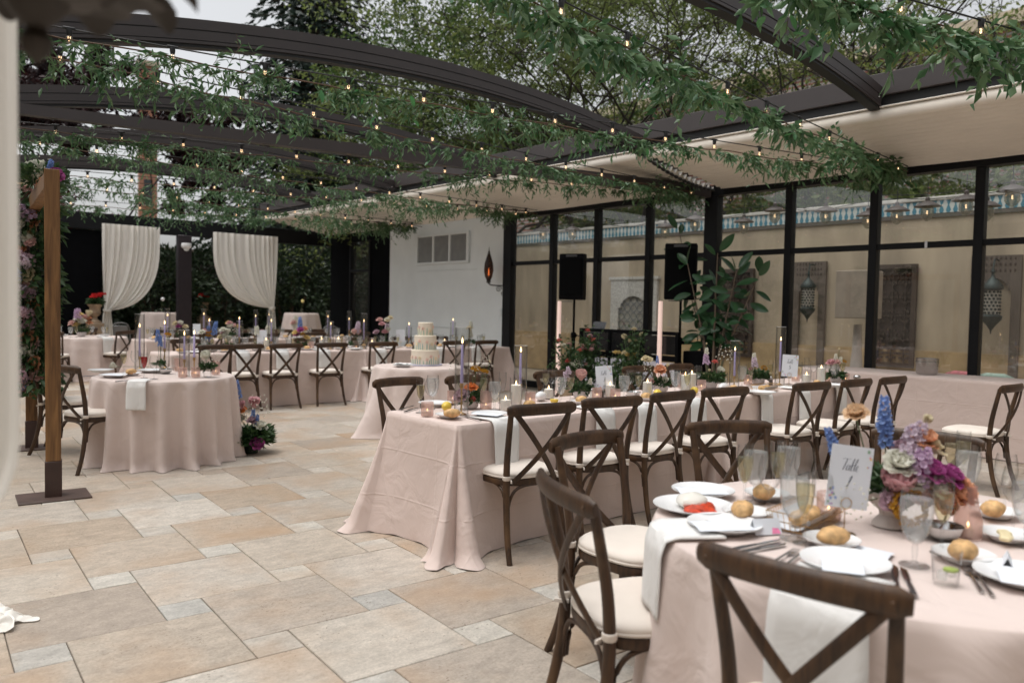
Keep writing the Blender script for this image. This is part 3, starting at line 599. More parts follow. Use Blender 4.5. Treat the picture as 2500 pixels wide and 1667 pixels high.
# ================================================================== CHAIRS
def outline(k, n=32):
    a = 2*math.pi*k/n; c, s = math.cos(a), math.sin(a); e = .62
    x = math.copysign(abs(c)**e, c); y = math.copysign(abs(s)**e, s)
    return x*(.213+.014*y), y*.208
def slabm(layers, n=32):
    V = []; 
    for sc_, z in layers:
        for k in range(n): x, y = outline(k, n); V.append((x*sc_, y*sc_, z))
    F = [(j*n+i, j*n+(i+1) % n, (j+1)*n+(i+1) % n, (j+1)*n+i) for j in range(len(layers)-1) for i in range(n)]
    F += [tuple(range(n-1, -1, -1)), tuple((len(layers)-1)*n+i for i in range(n))]
    return MB().add(V, F)
def chair_asm():
    P = []
    P.append(('seat_frame', slabm([(.93, .418), (.985, .422), (1.0, .432), (1.0, .448), (.985, .456), (.95, .458)]).mesh('seat_frame', W_CHAIR), None))
    P.append(('cushion', slabm([(.95, .459), (1.0, .462), (1.012, .469), (.998, .474), (1.006, .481), (.995, .490), (.94, .500), (.82, .508), (.6, .512), (.3, .514)]).mesh('cushion', CUSHION), None))
    for s in (-1, 1):
        rp = smooth_path([(s*.212, -.285, 0), (s*.198, -.235, .14), (s*.186, -.200, .32), (s*.184, -.192, .45), (s*.188, -.204, .60), (s*.197, -.235, .75), (s*.204, -.262, .868)], 4)
        P.append(('leg', MB().sweep(rp, [.0165+.004*min(1, max(0, 1-abs(q.z-.42)/.4)) for q in rp], seg=10, up=(0, 1, 0)).mesh('rear_leg', W_CHAIR), None))
        fp = smooth_path([(s*.207, .235, 0), (s*.192, .195, .16), (s*.178, .175, .32), (s*.174, .168, .43)], 4)
        P.append(('leg', MB().sweep(fp, [.0145+.009*q.z/.43 for q in fp], seg=10, up=(0, 1, 0)).mesh('front_leg', W_CHAIR), None))
    tp = [(x, -.272-.040*(1-(x/.235)**2), .868+.006*(1-(x/.235)**2)) for x in [-.238+.476*k/16 for k in range(17)]]
    P.append(('top_rail', MB().sweep(tp, [((.017, .034) if 0 < k < 16 else (.010, .022)) for k in range(17)], seg=12).mesh('top_rail', W_CHAIR), None))
    for s in (-1, 1):
        bowp = [(s*(.205-.360*t), -.284-.022*math.sin(math.pi*t)+.085*t*t - (.004 if s > 0 else -.004)*math.sin(math.pi*t), .872-.435*t) for t in [k/14 for k in range(15)]]
        P.append(('cross_slat', MB().sweep(bowp, (.0175, .0075), seg=8, up=(0, 1, 0)).mesh('cross_slat', W_CHAIR), None))
    def brace(p, q, c, nm):
        p, q = Vector(p), Vector(q); pts = [p, p+Vector((0, 0, .075))+(q-p)*.03, p+Vector((0, 0, .135))+(q-p)*.13, p+Vector((0, 0, .158))+(q-p)*.3, p+Vector((0, 0, .162))+(q-p)*.5]
        pts += [q+Vector((0, 0, v.z-p.z))-(v-p-Vector((0, 0, v.z-p.z))) for v in reversed(pts[:-1])]
        return ('brace', MB().sweep(smooth_path(pts, 3), (.009, .009), seg=8, up=(0, .3, 1)).mesh('brace', W_CHAIR), None)
    P.append(brace((-.165, .165, .26), (.165, .165, .26), 0, 'f')); P.append(brace((-.175, -.198, .26), (.175, -.198, .26), 0, 'b'))
    for s in (-1, 1): P.append(brace((s*.182, -.185, .26), (s*.176, .158, .26), 0, 's'))
    for s in (-1, 1):
        t_ = MB().lathe([(.021, -.012), (.024, -.008), (.024, .010), (.021, .013)], 10, (s*.1845, -.193, .472))
        t_.box((s*.165, -.212, .455), (.008, .05, .012), rz=s*.5)
        P.append(('cushion_tie', t_.mesh('cushion_tie', CUSHION), None))
    for s in (-1, 1): P.append(('bolt', MB().ell((s*.205, -.296, .868), (.008, .005, .008), 8, 6).mesh('bolt', W_CHAIR), 6))
    return P
ASM['chair'] = chair_asm()
def chair(rx, ry, face_deg, label, group):       # rx, ry: middle of the top rail; face_deg: heading of the sitter (0 = +X)
    a = math.radians(face_deg); d = .29
    return spawn('chair', 'cross_back_chair', label, 'chair', (rx+d*math.cos(a), ry+d*math.sin(a), 0), a-math.pi/2, group)
CH = 'brown cross-back chair '
ORD = ['leftmost', 'second from left', 'third from left', 'fourth from left', 'fifth from left', 'sixth from left']
gA = 'chairs along the middle long table'
for x, y, a, t in ((3.09, 3.24, 82, 'nearest the free corner of the middle long table'), (3.70, 3.25, 80, 'second from the near corner of the middle long table'), (4.33, 3.26, 89, 'third along the near side of the middle long table'),
                   (4.90, 3.23, 80, 'fourth along the near side of the middle table, by the seam'), (5.90, 3.10, 82, 'fifth along the near side of the middle long table, after a gap'), (6.56, 3.05, 86, 'sixth along the near side of the middle long table'), (7.15, 3.00, 87, 'last along the near side of the middle long table, before the buffet')):
    chair(x, y, a, CH+t, gA)
for x, y, a, t in ((3.24, 5.0, -84, 'across the middle table, in front of the cake table'), (3.86, 4.95, -86, 'across the middle table behind the orange ranunculus'), (4.80, 4.93, -92, 'across the middle long table behind the lemon half'), (5.98, 4.96, -92, 'across the middle long table behind the peach ranunculus'), (6.6, 4.95, -90, 'across the middle long table right of the peach ranunculus')):
    chair(x, y, a, CH+t, gA)
gN = 'chairs around the nearest round table'
chair(1.735, 1.74, -24, CH+'at the left of the nearest round table, its seat in full view', gN)
chair(2.50, 2.36, -88, CH+'behind the left chair of the nearest round table, turned toward the camera', gN)
chair(1.575, .86, 6, CH+'in the right foreground, seen from behind, cut by frame bottom', gN)
chair(3.36, 2.21, -116, CH+'across the nearest round table behind the champagne glasses', gN)
chair(3.87, 1.47, -171, CH+'across the nearest round table behind the bouquet', gN)
chair(7.30, 2.12, 88, CH+'cut off by the right edge of the picture', None)
gL = 'chairs at the small left round table'
chair(1.51, 8.55, -28, CH+'at the left round table, half behind the wooden post', gL); chair(1.48, 7.36, 19, CH+'at the left round table, nearer one beside the post base', gL)
gB = 'chairs along the far long table'
TB0 = 10.50
for sx, a, t in ((530, 88, 'leftmost of the far long table, behind the white flower vase'), (603, 90, 'second of the far long table, above the blue delphinium on the floor'), (700, 86, 'third of the far long table, left of the cloth seam'), (812, 84, 'fourth of the far long table, at the cloth seam'), (937, 84, 'fifth of the far long table, left of the cake'), (1040, 86, 'sixth of the far long table, hidden behind the cake'), (1113, 88, 'seventh of the far long table, right of the cake'), (1190, 88, 'last of the far long table, before the white wall')):
    p = aty(sx, 838, 10.12); chair(p.x, 10.12, a, CH+t, gB)
for k, x in enumerate((4.0, 4.95, 5.9, 6.85, 7.7, 8.5)):
    chair(x, 11.78, -90+random.uniform(-6, 6), CH+ORD[k]+' of the row across the far long table', gB)
gC = 'chairs along the hindmost long table'
for k, x in enumerate((4.9, 5.7, 6.5, 7.3, 8.1)):
    chair(x, 15.72, -90+random.uniform(-6, 6), CH+ORD[k]+' of the row behind the hindmost long table', gC)
for k, x in enumerate((5.2, 6.2, 7.2, 8.2)):
    chair(x, 14.02, 90+random.uniform(-6, 6), CH+ORD[k]+' of the row before the hindmost long table', gC)
gD = 'chairs at the back left round table'
p1, p2, p3 = atz(134, 814, .87), atz(290, 812, .87), atz(215, 806, .87)
chair(2.85, 15.1, 62, CH+'at the back left round table, just left of the post', gD); chair(4.15, 15.35, 120, CH+'at the back left round table, right one before the curtain tail', gD); chair(3.9, 17.35, -100, CH+'at the back left round table, far one under the curtain', gD)
# ================================================================== TABLES (floor length cloths)
def round_cloth(r, z=.76, seed=0, nf=13, flare=.07, amp=.05, n=220, corner=None):
    rr = random.Random(seed); ph = [rr.uniform(0, 6.28) for _ in range(4)]; V = []
    def wave(a):
        w_ = math.sin(nf*a+ph[0]+.55*math.sin(2*a+ph[1]))+.45*math.sin((nf-5)*a+ph[2])+.2*math.sin((nf*2+1)*a+ph[3]); return w_
    rows = [(0.0005, 0, 0), (.5*r, 0, 0), (.9*r, 0, 0), (r-.004, .0, 0), (r+.002, .006, .01)]
    m = 22
    for j in range(1, m+1): t = j/m; rows.append((None, t*z, t))
    for R, d, t in rows:
        for i in range(n):
            a = 2*math.pi*i/n
            if R is None:
                wv = wave(a); wv = math.copysign(abs(wv)**.8, wv)
                q = r+.004+flare*t**.9+amp*(wv+.55)*(t**.5)*(.75+.5*t)
                if corner:
                    for ca, ext in corner:
                        dd = math.atan2(math.sin(a-ca), math.cos(a-ca)); q += ext*t**1.6*math.exp(-(dd/.22)**2)
                if t > .9: q += .05*((t-.9)/.1)**2*(.5+.5*math.sin(nf*a+1))
                V.append((q*math.cos(a), q*math.sin(a), max(.004, z-d)))
            else: V.append((R*math.cos(a), R*math.sin(a), z-d+.0006*math.sin(7*a)))
    k = len(rows); F = [(j*n+i, j*n+(i+1) % n, (j+1)*n+(i+1) % n, (j+1)*n+i) for j in range(k-1) for i in range(n)]
    return mesh_np('cloth', V, F)
def rect_cloth(L, Wd, z=.76, seed=0, ext=.26, rc=.025):
    rr = random.Random(seed); per = []; hx, hy = L/2, Wd/2       # walk the outline with dense corners
    def seg(x0, y0, x1, y1, nx, ny, n):
        for k in range(n):
            t = k/n; t = .5-.5*math.cos(math.pi*t); per.append((x0+(x1-x0)*t, y0+(y1-y0)*t, nx, ny, 0))
    def cor(cx, cy, a0):
        for k in range(26):
            a = a0+math.pi/2*k/26; per.append((cx+rc*math.cos(a), cy+rc*math.sin(a), math.cos(a), math.sin(a), (k+.5)/26))
    seg(-hx+rc, -hy, hx-rc, -hy, 0, -1, 70); cor(hx-rc, -hy+rc, -math.pi/2); seg(hx, -hy+rc, hx, hy-rc, 1, 0, 40); cor(hx-rc, hy-rc, 0)
    seg(hx-rc, hy, -hx+rc, hy, 0, 1, 70); cor(-hx+rc, hy-rc, math.pi/2); seg(-hx, hy-rc, -hx, -hy+rc, -1, 0, 40); cor(-hx+rc, -hy+rc, math.pi)
    n = len(per); ph = [rr.uniform(0, 6.28) for _ in range(6)]; V = []; rows = [('c', .0), ('c', .5), ('c', .9), ('c', .985)]; m = 22
    rows += [('s', j/m) for j in range(m+1)]; cor_xy = [(hx, -hy), (hx, hy), (-hx, hy), (-hx, -hy)]
    for kind, t in rows:
        for i, (x, y, nx, ny, c) in enumerate(per):
            if kind == 'c': V.append((x*t, y*t, z+.0015*math.sin(x*9+y*5))); continue
            d = min(((x-cx)**2+(y-cy)**2)**.5 for cx, cy in cor_xy); px_, py_ = x, y
            s_ = i/n*6.28*11
            off = .006+t*(.012+.014*math.sin(s_*.35+ph[0])+.010*math.sin(s_*.9+ph[1]))
            if c > 0:                              # the gathered corner: two ridges with a deep pleat between
                prof = .60+.40*abs(math.sin(2*math.pi*(c-.08)))+(-.28 if abs(c-.5) < .07 else 0)
                q = ext*t**1.25*prof; off += q
                if t > .94: off += .04*(t-.94)/.06
            else: off += ext*.58*t**1.25*math.exp(-(d/(.05+.10*t))**1.4)
            zz = z-.003-t*(z-.006)+(0.0 if t < 1 else 0)
            V.append((px_+nx*off, py_+ny*off, max(zz, .005+.004*math.sin(i*.7))))
    k = len(rows); F = [(j*n+i, j*n+(i+1) % n, (j+1)*n+(i+1) % n, (j+1)*n+i) for j in range(k-1) for i in range(n)]
    return mesh_np('cloth', V, F)
def cloth(me, name, label, loc, m=None, rz=0): return tag(obj(name, me, None, loc, rz, m=m or BLUSH), label, 'tablecloth')
ZT = .763
cloth(rect_cloth(2.56, .76, seed=1), 'long_tablecloth', 'blush tablecloth draped to the floor at the near end of the middle long table', (4.03, 3.98, 0))
cloth(rect_cloth(2.42, .76, seed=2, z=.758), 'long_tablecloth', 'blush tablecloth on the far half of the middle long table', (6.54, 3.98, 0))
cloth(round_cloth(.78, seed=3, nf=17, flare=.0, amp=.045), 'round_tablecloth', 'pale blush cloth on the nearest round table in the right foreground', (2.56, 1.02, 0), BLUSH2)
cloth(round_cloth(.60, seed=9, nf=17, flare=-.03, amp=.052), 'round_tablecloth', 'blush cloth in deep folds on the small left round table', (2.36, 7.53, 0), BLUSH2)
cloth(round_cloth(.51, seed=5, nf=11, flare=.05, amp=.035, corner=[(math.radians(178), .28), (math.radians(-95), .18)]), 'round_tablecloth', 'blush cloth trailing on the floor under the wedding cake', (5.15, 7.5, 0), BLUSH2)
sB = aty(888, 800, TB0).x
cloth(rect_cloth(sB-3.35, .80, seed=6), 'long_tablecloth', 'blush cloth on the left half of the far long table', ((sB+3.35)/2, TB0+.40, 0)); cloth(rect_cloth(9.15-sB-.02, .80, seed=7, z=.758), 'long_tablecloth', 'blush cloth on the right half of the far long table, behind the cake', ((sB+9.15)/2, TB0+.40, 0))
cloth(rect_cloth(4.6, .80, seed=8), 'long_tablecloth', 'blush cloth on the hindmost long table near the curtains', (6.5, 14.85, 0))
cloth(round_cloth(.76, seed=12, nf=14), 'round_tablecloth', 'blush cloth on the back left round table behind the wooden post', (3.62, 16.3, 0), BLUSH2)
cloth(rect_cloth(6.0, .74, z=.79, seed=10, ext=.05), 'buffet_tablecloth', 'blush cloth on the long buffet against the glass wall', (9.33, 2.0, 0), rz=math.pi/2)
for sx, sy, t in ((394, 765, 'left of the pillar'), (736, 766, 'right of the right curtain')):
    p = aty(sx, sy, 20.2); z_ = p.z
    cloth(round_cloth(.45, z=z_, seed=int(sx), nf=10, flare=.16, amp=.03, n=120), 'cocktail_tablecloth', 'blush cloth on the tall cocktail table outside, '+t, (p.x, 20.2, .02), BLUSH2)
    bv = empty('bud_vase', 'small glass bud vase on the tall cocktail table '+t, 'vase', (p.x, 20.2, z_+.02)); obj('glass', MB().shell([(.03, .0), (.04, .02), (.04, .08), (.02, .12), (.025, .15)], 10), bv, m=GLASSW)
    obj('stem', MB().sweep([(0, 0, .02), (.01, 0, .2), (.03, .0, .30)], .004, seg=5), bv, m=STEM); obj('blossom', MB().ell((.03, 0, .33), (.05, .05, .045), 8, 6), bv, m=CERAMIC if sx < 500 else LEMONIN)
# metal chairs outside
MCH = M('galvanised metal chair', (.30, .30, .30), .4, metal=.6, var=.1)
for sx, sy, t in ((290, 800, 'left of the pillar behind the curtain tail'), (800, 800, 'in front of the tall table outside'), (975, 815, 'in the dark corner beside the white wall')):
    p = aty(sx, sy, 18.9); e = empty('metal_chair', 'grey metal garden chair '+t, 'chair', (p.x, 18.9 if sx < 900 else 17.2, .02 if sx < 900 else 0), random.uniform(-.5, .5), group='grey metal garden chairs')
    if sx > 900: e.location.x = 9.2
    obj('seat', MB().box((0, 0, .45), (.42, .42, .025), bev=.01), e, m=MCH); obj('backrest', MB().sweep(smooth_path([(-.2, -.2, .45), (-.19, -.24, .75), (-.12, -.26, .92), (.12, -.26, .92), (.19, -.24, .75), (.2, -.2, .45)], 4), .012), e, m=MCH)
    obj('back_panel', MB().box((0, -.245, .70), (.30, .012, .36), bev=.005), e, m=MCH)
    for x in (-.18, .18):
        for y in (-.18, .18): obj('leg', MB().sweep([(x*1.15, y*1.15, 0), (x, y, .44)], .012, seg=6), e, m=MCH)
# napkins hanging over the edges
def napkin(L, drop, wd, seed=0):
    rr = random.Random(seed); a = rr.uniform(-.05, .05)
    def f(u, v):
        s = v*(L+drop); x = (u-.5)*wd
        if s < L: return (x+a*s, L-s, .006+.004*math.sin(u*3)+(.0 if s < L-.02 else -.002))
        d = s-L; return (x+a*L+.10*a*d+.006*math.sin(d*14+seed)*(u-.5), -.014-.016*min(1, d/.05)-.035*d-.01*math.sin(u*3.1)*d*3-.004*math.sin(u*9+seed), .004-d)
    return MB().grid(f, 8, 26)
def napk(x, y, rz, label, drop=.27, wd=.19, L=.2, z=ZT, group='white napkins over the table edges'):
    o = obj('napkin', napkin(L, drop, wd, int(x*31)), None, (x, y, z), rz, m=NAPKIN); sm = o.modifiers.new('thickness', 'SOLIDIFY'); sm.thickness = .005; return tag(o, label, 'napkin', group)
for x, t in ((3.08, 'left of the nearest chair at the middle table corner'), (3.98, 'between the second and third chairs of the middle long table'), (4.42, 'behind the third chair of the middle long table'), (5.02, 'behind the fourth chair of the middle long table'), (5.98, 'just left of the fifth chair of the middle long table'), (6.62, 'behind the sixth chair of the middle long table'), (7.3, 'behind the last chair of the middle long table')):
    napk(x, 3.59, 0, 'white napkin '+t)
# ================================================================== TABLEWARE
# ---- prototypes
def reg(kind, *parts): ASM[kind] = [(n, b.mesh(n, m) if isinstance(b, MB) else b, par) for n, b, m, par in parts]
def foot(r): return [(.0, .001), (r, .002), (r, .004), (.012, .007), (.0045, .014)]
flute_p = [(.0045, .085), (.012, .095), (.021, .115), (.0265, .15), (.0275, .185), (.0255, .222)]
reg('flute', ('bowl', MB().shell(flute_p, 18), GLASSW, None), ('stem', MB().shell(foot(.031)+[(.004, .05), (.0045, .085)], 16), GLASSW, None), ('sparkling_wine', MB().lathe([(.003, .089), (.0105, .097), (.0195, .117), (.025, .15), (.0262, .178), (.0, .178)], 16), WINE, None))
reg('flute_empty', ('bowl', MB().shell(flute_p, 18), GLASSW, None), ('stem', MB().shell(foot(.031)+[(.004, .05), (.0045, .085)], 16), GLASSW, None))
reg('flute_red', ('bowl', MB().shell(flute_p, 18), GLASSW, None), ('stem', MB().shell(foot(.031)+[(.004, .05), (.0045, .085)], 16), GLASSW, None), ('red_drink', MB().lathe([(.003, .089), (.0105, .097), (.0195, .117), (.025, .15), (.0262, .188), (.0, .188)], 16), REDWINE, None))
GK = 1.13
gob_p = [(.005, .055), (.016, .062), (.028, .08), (.0365, .115), (.038, .15), (.034, .185)]
reg('goblet', ('bowl', MB().shell(gob_p, 20), GLASSW, None), ('stem', MB().shell(foot(.035)+[(.006, .03), (.007, .045), (.005, .055)], 16), GLASSW, None), ('iced_water', MB().lathe([(.002, .058), (.014, .064), (.026, .082), (.0345, .115), (.036, .15), (.0345, .165), (.0, .166)], 18), WATER, None))
for _n, _m, _p in ASM['goblet']:
    for v_ in _m.vertices: v_.co *= GK
wg_p = [(.004, .09), (.018, .097), (.032, .118), (.0375, .145), (.035, .175), (.029, .205)]
reg('wineglass', ('bowl', MB().shell(wg_p, 20), GLASSW, None), ('stem', MB().shell(foot(.034)+[(.0035, .05), (.004, .09)], 16), GLASSW, None))
reg('tumbler', ('glass', MB().shell([(.028, .002), (.03, .006), (.036, .09)], 18), GLASSW, None), ('ice', MB().box((-.008, .006, .022), (.022, .022, .022), .3, .003).box((.01, -.008, .028), (.02, .02, .02), .9, .003), WATER, None), ('lime', MB().lathe([(.0, .034), (.018, .035), (.018, .040), (.0, .041)], 14, (.004, -.01, 0)), M('lime slice', (.32, .42, .08), .4, var=.3, scale=60), None))
ribs = lambda a, z: 1+.03*math.cos(16*a)
reg('votive', ('ribbed_glass', MB().shell([(.036, .001), (.038, .004), (.038, .090), (.036, .092)], 64, fn=lambda a, z: 1+.018*math.cos(20*a)), PINKG, None), ('candle', MB().lathe([(.026, .004), (.026, .034), (.0, .036)], 14), WAX, None), ('flame', MB().lathe([(.0, .036), (.0025, .039), (.002, .044), (.0, .05)], 8), FLAME, 1))
reg('tumbler_pink', ('ribbed_glass', MB().shell([(.036, .001), (.038, .004), (.039, .125)], 64, fn=lambda a, z: 1+.018*math.cos(20*a)), PINKG, None), ('candle', MB().lathe([(.026, .004), (.026, .03), (.0, .031)], 14), WAX, None), ('flame', MB().lathe([(.0, .031), (.0025, .035), (.0, .045)], 8), FLAME, 1))
def pillar(h, gh):
    return (('glass_cylinder', MB().shell([(.001, .002), (.042, .002), (.043, .006), (.043, gh)], 24), GLASSR, None), ('candle', MB().lathe([(.034, .004), (.035, .006), (.035, h-.004), (.031, h), (.014, h-.006), (.0, h-.008)], 20), WAX, None),
            ('flame', MB().lathe([(.0, h-.006), (.005, h+.002), (.0055, h+.008), (.002, h+.022), (.0, h+.028)], 8), FLAME, 1))
reg('pillar_short', *pillar(.075, .125)); reg('pillar_mid', *pillar(.11, .16)); reg('pillar_tall', *pillar(.16, .205))
def taper(hb, hc):
    st = MB().lathe([(.0, .001), (.032, .002), (.033, .006), (.012, .012), (.006, .02), (.0048, hb*.5), (.0055, hb-.035), (.012, hb-.028), (.0105, hb-.02), (.0125, hb)], 16)
    ca = MB().lathe([(.0105, hb-.012), (.0100, hb), (.0075, hb+hc-.006), (.003, hb+hc), (.0, hb+hc)], 12)
    z = hb+hc
    fl = MB().lathe([(.0, z+.004), (.005, z+.012), (.0056, z+.018), (.0025, z+.034), (.0, z+.045)], 8); wk = MB().sweep([(0, 0, z-.002), (.001, 0, z+.010)], .001, seg=5)
    return (('stand', st, BRASS, None), ('taper_candle', ca, LAVENDER, None), ('wick', wk, WIRE, 1), ('flame', fl, FLAME, 1))
for k, (hb, hc) in enumerate(((.20, .245), (.155, .215), (.10, .225), (.13, .285), (.075, .21))): reg('taper%d' % k, *taper(hb, hc))
for nm_, h_ in (('chimney', .55), ('chimney_m', .42), ('chimney_s', .34)):
    reg(nm_, ('wall', MB().shell([(.046, .001), (.046, h_)], 28).shell([(.0435, .001), (.0435, h_)], 28), GLASSR, None), ('rim', MB().shell([(.046, h_), (.0462, h_+.0015), (.0434, h_+.0015), (.0435, h_)], 28), CERAMIC, None))
plate_p = lambda r: [(.0, .004), (r*.55, .004), (r*.6, .001), (r*.63, .003), (r*.72, .012), (r, .022), (r, .025), (r*.72, .0165), (r*.62, .010), (.0, .008)]
reg('plate', ('plate', MB().lathe(plate_p(.115), 36), CERAMIC, None)); reg('side_plate', ('plate', MB().lathe(plate_p(.08), 32), CERAMIC, None)); reg('dinner_plate', ('plate', MB().lathe(plate_p(.135), 40), CERAMIC, None))
def rollmesh(seed):
    rr = random.Random(seed); p = [rr.uniform(0, 6) for _ in range(3)]
    return MB().ell((0, 0, .027), (.054, .036, .027), 18, 12, fn=lambda x, y, z: 1+.05*math.sin(5*x+p[0])*math.cos(4*y+p[1])-.13*math.exp(-((y-.15*x)/.10)**2)*(z > .2)+.05*math.sin(17*x+9*y)*(z > 0)+.03*math.sin(9*x+p[2]))
for k in range(3): reg('roll%d' % k, ('roll', rollmesh(k), CRUST, None))
reg('lemon', ('lemon', MB().ell((0, 0, .031), (.042, .032, .031), 18, 12, fn=lambda x, y, z: 1+.16*max(0, abs(x)-.86)/.14), LEMON, None))
reg('lemon_half', ('peel', MB().lathe([(.0, .0), (.018, .004), (.028, .016), (.031, .03), (.029, .031)], 18), LEMON, None), ('flesh', MB().lathe([(.0, .0305), (.028, .0305), (.028, .0295), (.0, .029)], 18), LEMONIN, None))
def fork():
    b = MB().sweep([(0, -.10, .004), (0, -.04, .006), (0, .03, .008), (0, .05, .006)], [(.006, .0018), (.0045, .0018), (.0035, .002), (.009, .0015)], seg=8)
    b.sweep([(0, .05, .006), (0, .065, .004)], [(.010, .0015), (.0115, .0012)], seg=8)
    for x in (-.009, -.003, .003, .009): b.sweep([(x, .063, .004), (x, .085, .004), (x*.95, .105, .007)], [(.0021, .001), (.0019, .001), (.001, .0006)], seg=5)
    return b
reg('fork', ('fork', fork(), STEEL, None))
reg('knife', ('handle', MB().sweep([(0, -.12, .005), (0, -.06, .006), (0, .0, .005)], [(.0075, .004), (.007, .004), (.005, .003)], seg=8), DARKSTEEL, None), ('blade', MB().sweep([(0, .0, .005), (.001, .05, .005), (.002, .09, .005), (-.003, .11, .005)], [(.007, .001), (.009, .0011), (.008, .001), (.002, .0006)], seg=6), STEEL, None))
reg('salt', ('glass', MB().lathe([(.018, .001), (.017, .05), (.013, .06)], 14), M('salt seen through glass', (.70, .68, .64), .4), None), ('cap', MB().lathe([(.0135, .06), (.0145, .064), (.0145, .074), (.009, .082), (.0, .083)], 14), STEEL, None))
reg('pepper', ('glass', MB().lathe([(.018, .001), (.017, .05), (.013, .06)], 14), M('pepper seen through glass', (.07, .055, .045), .4, var=.3), None), ('cap', MB().lathe([(.0135, .06), (.0145, .064), (.0145, .074), (.009, .082), (.0, .083)], 14), STEEL, None))
def paper(w_, h_, seed=0):
    return MB().grid(lambda u, v: ((u-.5)*w_, (v-.5)*h_, .003+.008*math.sin(math.pi*u)*math.sin(2.3*v+seed)**2+.004*v*u), 8, 6)
reg('menu', ('menu', paper(.10, .18), PAPER, None)); reg('note', ('note', paper(.14, .10, 1), PAPER, None))
reg('place_card', ('card', MB().add([(-.045, -.022, 0), (.045, -.022, 0), (.045, 0, .045), (-.045, 0, .045), (-.045, .022, 0), (.045, .022, 0)], [(0, 1, 2, 3), (3, 2, 5, 4)]), PAPER, None), ('painted_flower', MB().add([(.012, -.0215, .002), (.042, -.0215, .002), (.036, -.014, .017), (.016, -.013, .019)], [(0, 1, 2, 3)]), M('pink watercolour', (.75, .22, .40), .8, var=.3, scale=40), None))
def wirebasket():
    b = MB(); L, W_ = .14, .07
    for z, k in ((.003, .9), (.03, .97), (.06, 1.03)): b.sweep([(-L*k, -W_*k, z), (L*k, -W_*k, z), (L*k, W_*k, z), (-L*k, W_*k, z)], .0016, seg=5, closed=True)
    for i in range(17):
        x = -L+2*L*i/16
        for s in (-1, 1): b.sweep([(x*.9, s*W_*.9, .003), (x*1.03, s*W_*1.03, .06)], .001, seg=4)
    for i in range(9):
        y = -W_+2*W_*i/8
        for s in (-1, 1): b.sweep([(s*L*.9, y*.9, .003), (s*L*1.03, y*1.03, .06)], .001, seg=4)
    return b
reg('basket', ('wire_frame', wirebasket(), BRASS, None), ('paper_liner', MB().grid(lambda u, v: ((u-.5)*.26, (v-.5)*.125, .008+.04*abs(2*v-1)**3), 8, 10), PAPER, None), ('bread_piece', MB().ell((-.06, .0, .035), (.05, .03, .022), 12, 8), CRUST, None), ('bread_piece', MB().ell((.05, .01, .032), (.045, .033, .022), 12, 8), CRUST, None), ('bread_piece', MB().ell((.0, -.02, .034), (.03, .022, .022), 12, 8), CRUST, None))
reg('bowl_steel', ('bowl', MB().lathe([(.0, .002), (.03, .003), (.05, .02), (.06, .045), (.058, .046), (.046, .022), (.0, .008)], 22), STEEL, None), ('spoon', MB().sweep([(-.03, 0, .02), (.0, .0, .045), (.06, .01, .07), (.10, .012, .068)], [(.012, .003), (.004, .002), (.003, .0015), (.006, .0015)], seg=8), STEEL, None))
reg('gravy', ('boat', MB().ell((0, 0, .035), (.075, .038, .035), 18, 8), CERAMIC, None), ('ladle', MB().sweep([(.0, 0, .06), (.05, .0, .085), (.10, .0, .078)], [(.010, .003), (.004, .002), (.005, .002)], seg=8), STEEL, None))
reg('sugar', ('bowl', MB().lathe([(.0, .001), (.02, .002), (.034, .02), (.036, .035), (.028, .05), (.022, .054)], 20), SILVER, None))
# ---- helpers
HZ = ZT+.001
def put(kind, name, label, cat, sx, sy, rz=0.0, group=None, z=HZ, s=1.0):
    p = atz(sx, sy, z); return spawn(kind, name, label, cat, (p.x, p.y, z), rz, group, s)
def hurricane(t, ch, sx, sy, what):
    put(t, 'candlestick', 'lavender taper candle on a brass stick '+what, 'candlestick', sx, sy, group='lavender tapers on brass sticks')
    if ch: put(ch, 'glass_chimney', 'clear glass cylinder around the lavender candle '+what, 'glass cylinder', sx, sy, group='glass cylinders round the tapers')
NM = dict(flute=('champagne_flute', 'champagne flute of pale wine', 'flute'), goblet=('water_goblet', 'goblet of iced water', 'goblet'), wineglass=('wine_glass', 'empty wine glass', 'wine glass'), flute_empty=('champagne_flute', 'empty champagne flute', 'flute'), flute_red=('champagne_flute', 'flute filled with bright red drink', 'flute'),
          votive=('votive_holder', 'rose ribbed glass votive', 'votive'), tumbler_pink=('votive_holder', 'tall rose ribbed candle glass', 'votive'), pillar_short=('pillar_candle', 'short white pillar candle in glass', 'candle'), pillar_mid=('pillar_candle', 'white pillar candle in a glass cylinder', 'candle'), pillar_tall=('pillar_candle', 'tall white pillar candle in glass', 'candle'),
          plate=('plate', 'white plate', 'plate'), side_plate=('side_plate', 'small white bread plate', 'plate'), dinner_plate=('dinner_plate', 'large white dinner plate', 'plate'), roll0=('bread_roll', 'crusty bread roll', 'bread roll'), roll1=('bread_roll', 'round bread roll', 'bread roll'), roll2=('bread_roll', 'long bread roll', 'bread roll'), lemon=('lemon', 'whole yellow lemon', 'lemon'), lemon_half=('lemon', 'cut lemon half', 'lemon'),
          fork=('fork', 'silver fork', 'fork'), knife=('knife', 'silver table knife', 'knife'), salt=('salt_shaker', 'glass salt shaker', 'shaker'), pepper=('pepper_shaker', 'glass pepper shaker', 'shaker'), menu=('menu_card', 'folded white menu sheet', 'menu'), note=('paper_note', 'white printed note', 'paper'), place_card=('place_card', 'folded place card with pink bloom', 'place card'), basket=('bread_basket', 'wire bread basket with paper lining', 'basket'),
          bowl_steel=('steel_bowl', 'small steel bowl with spoon', 'bowl'), gravy=('sauce_boat', 'white sauce boat with ladle', 'sauce boat'), sugar=('sugar_bowl', 'round silver sugar bowl', 'bowl'), tumbler=('tumbler', 'short tumbler with ice and lime', 'tumbler'))
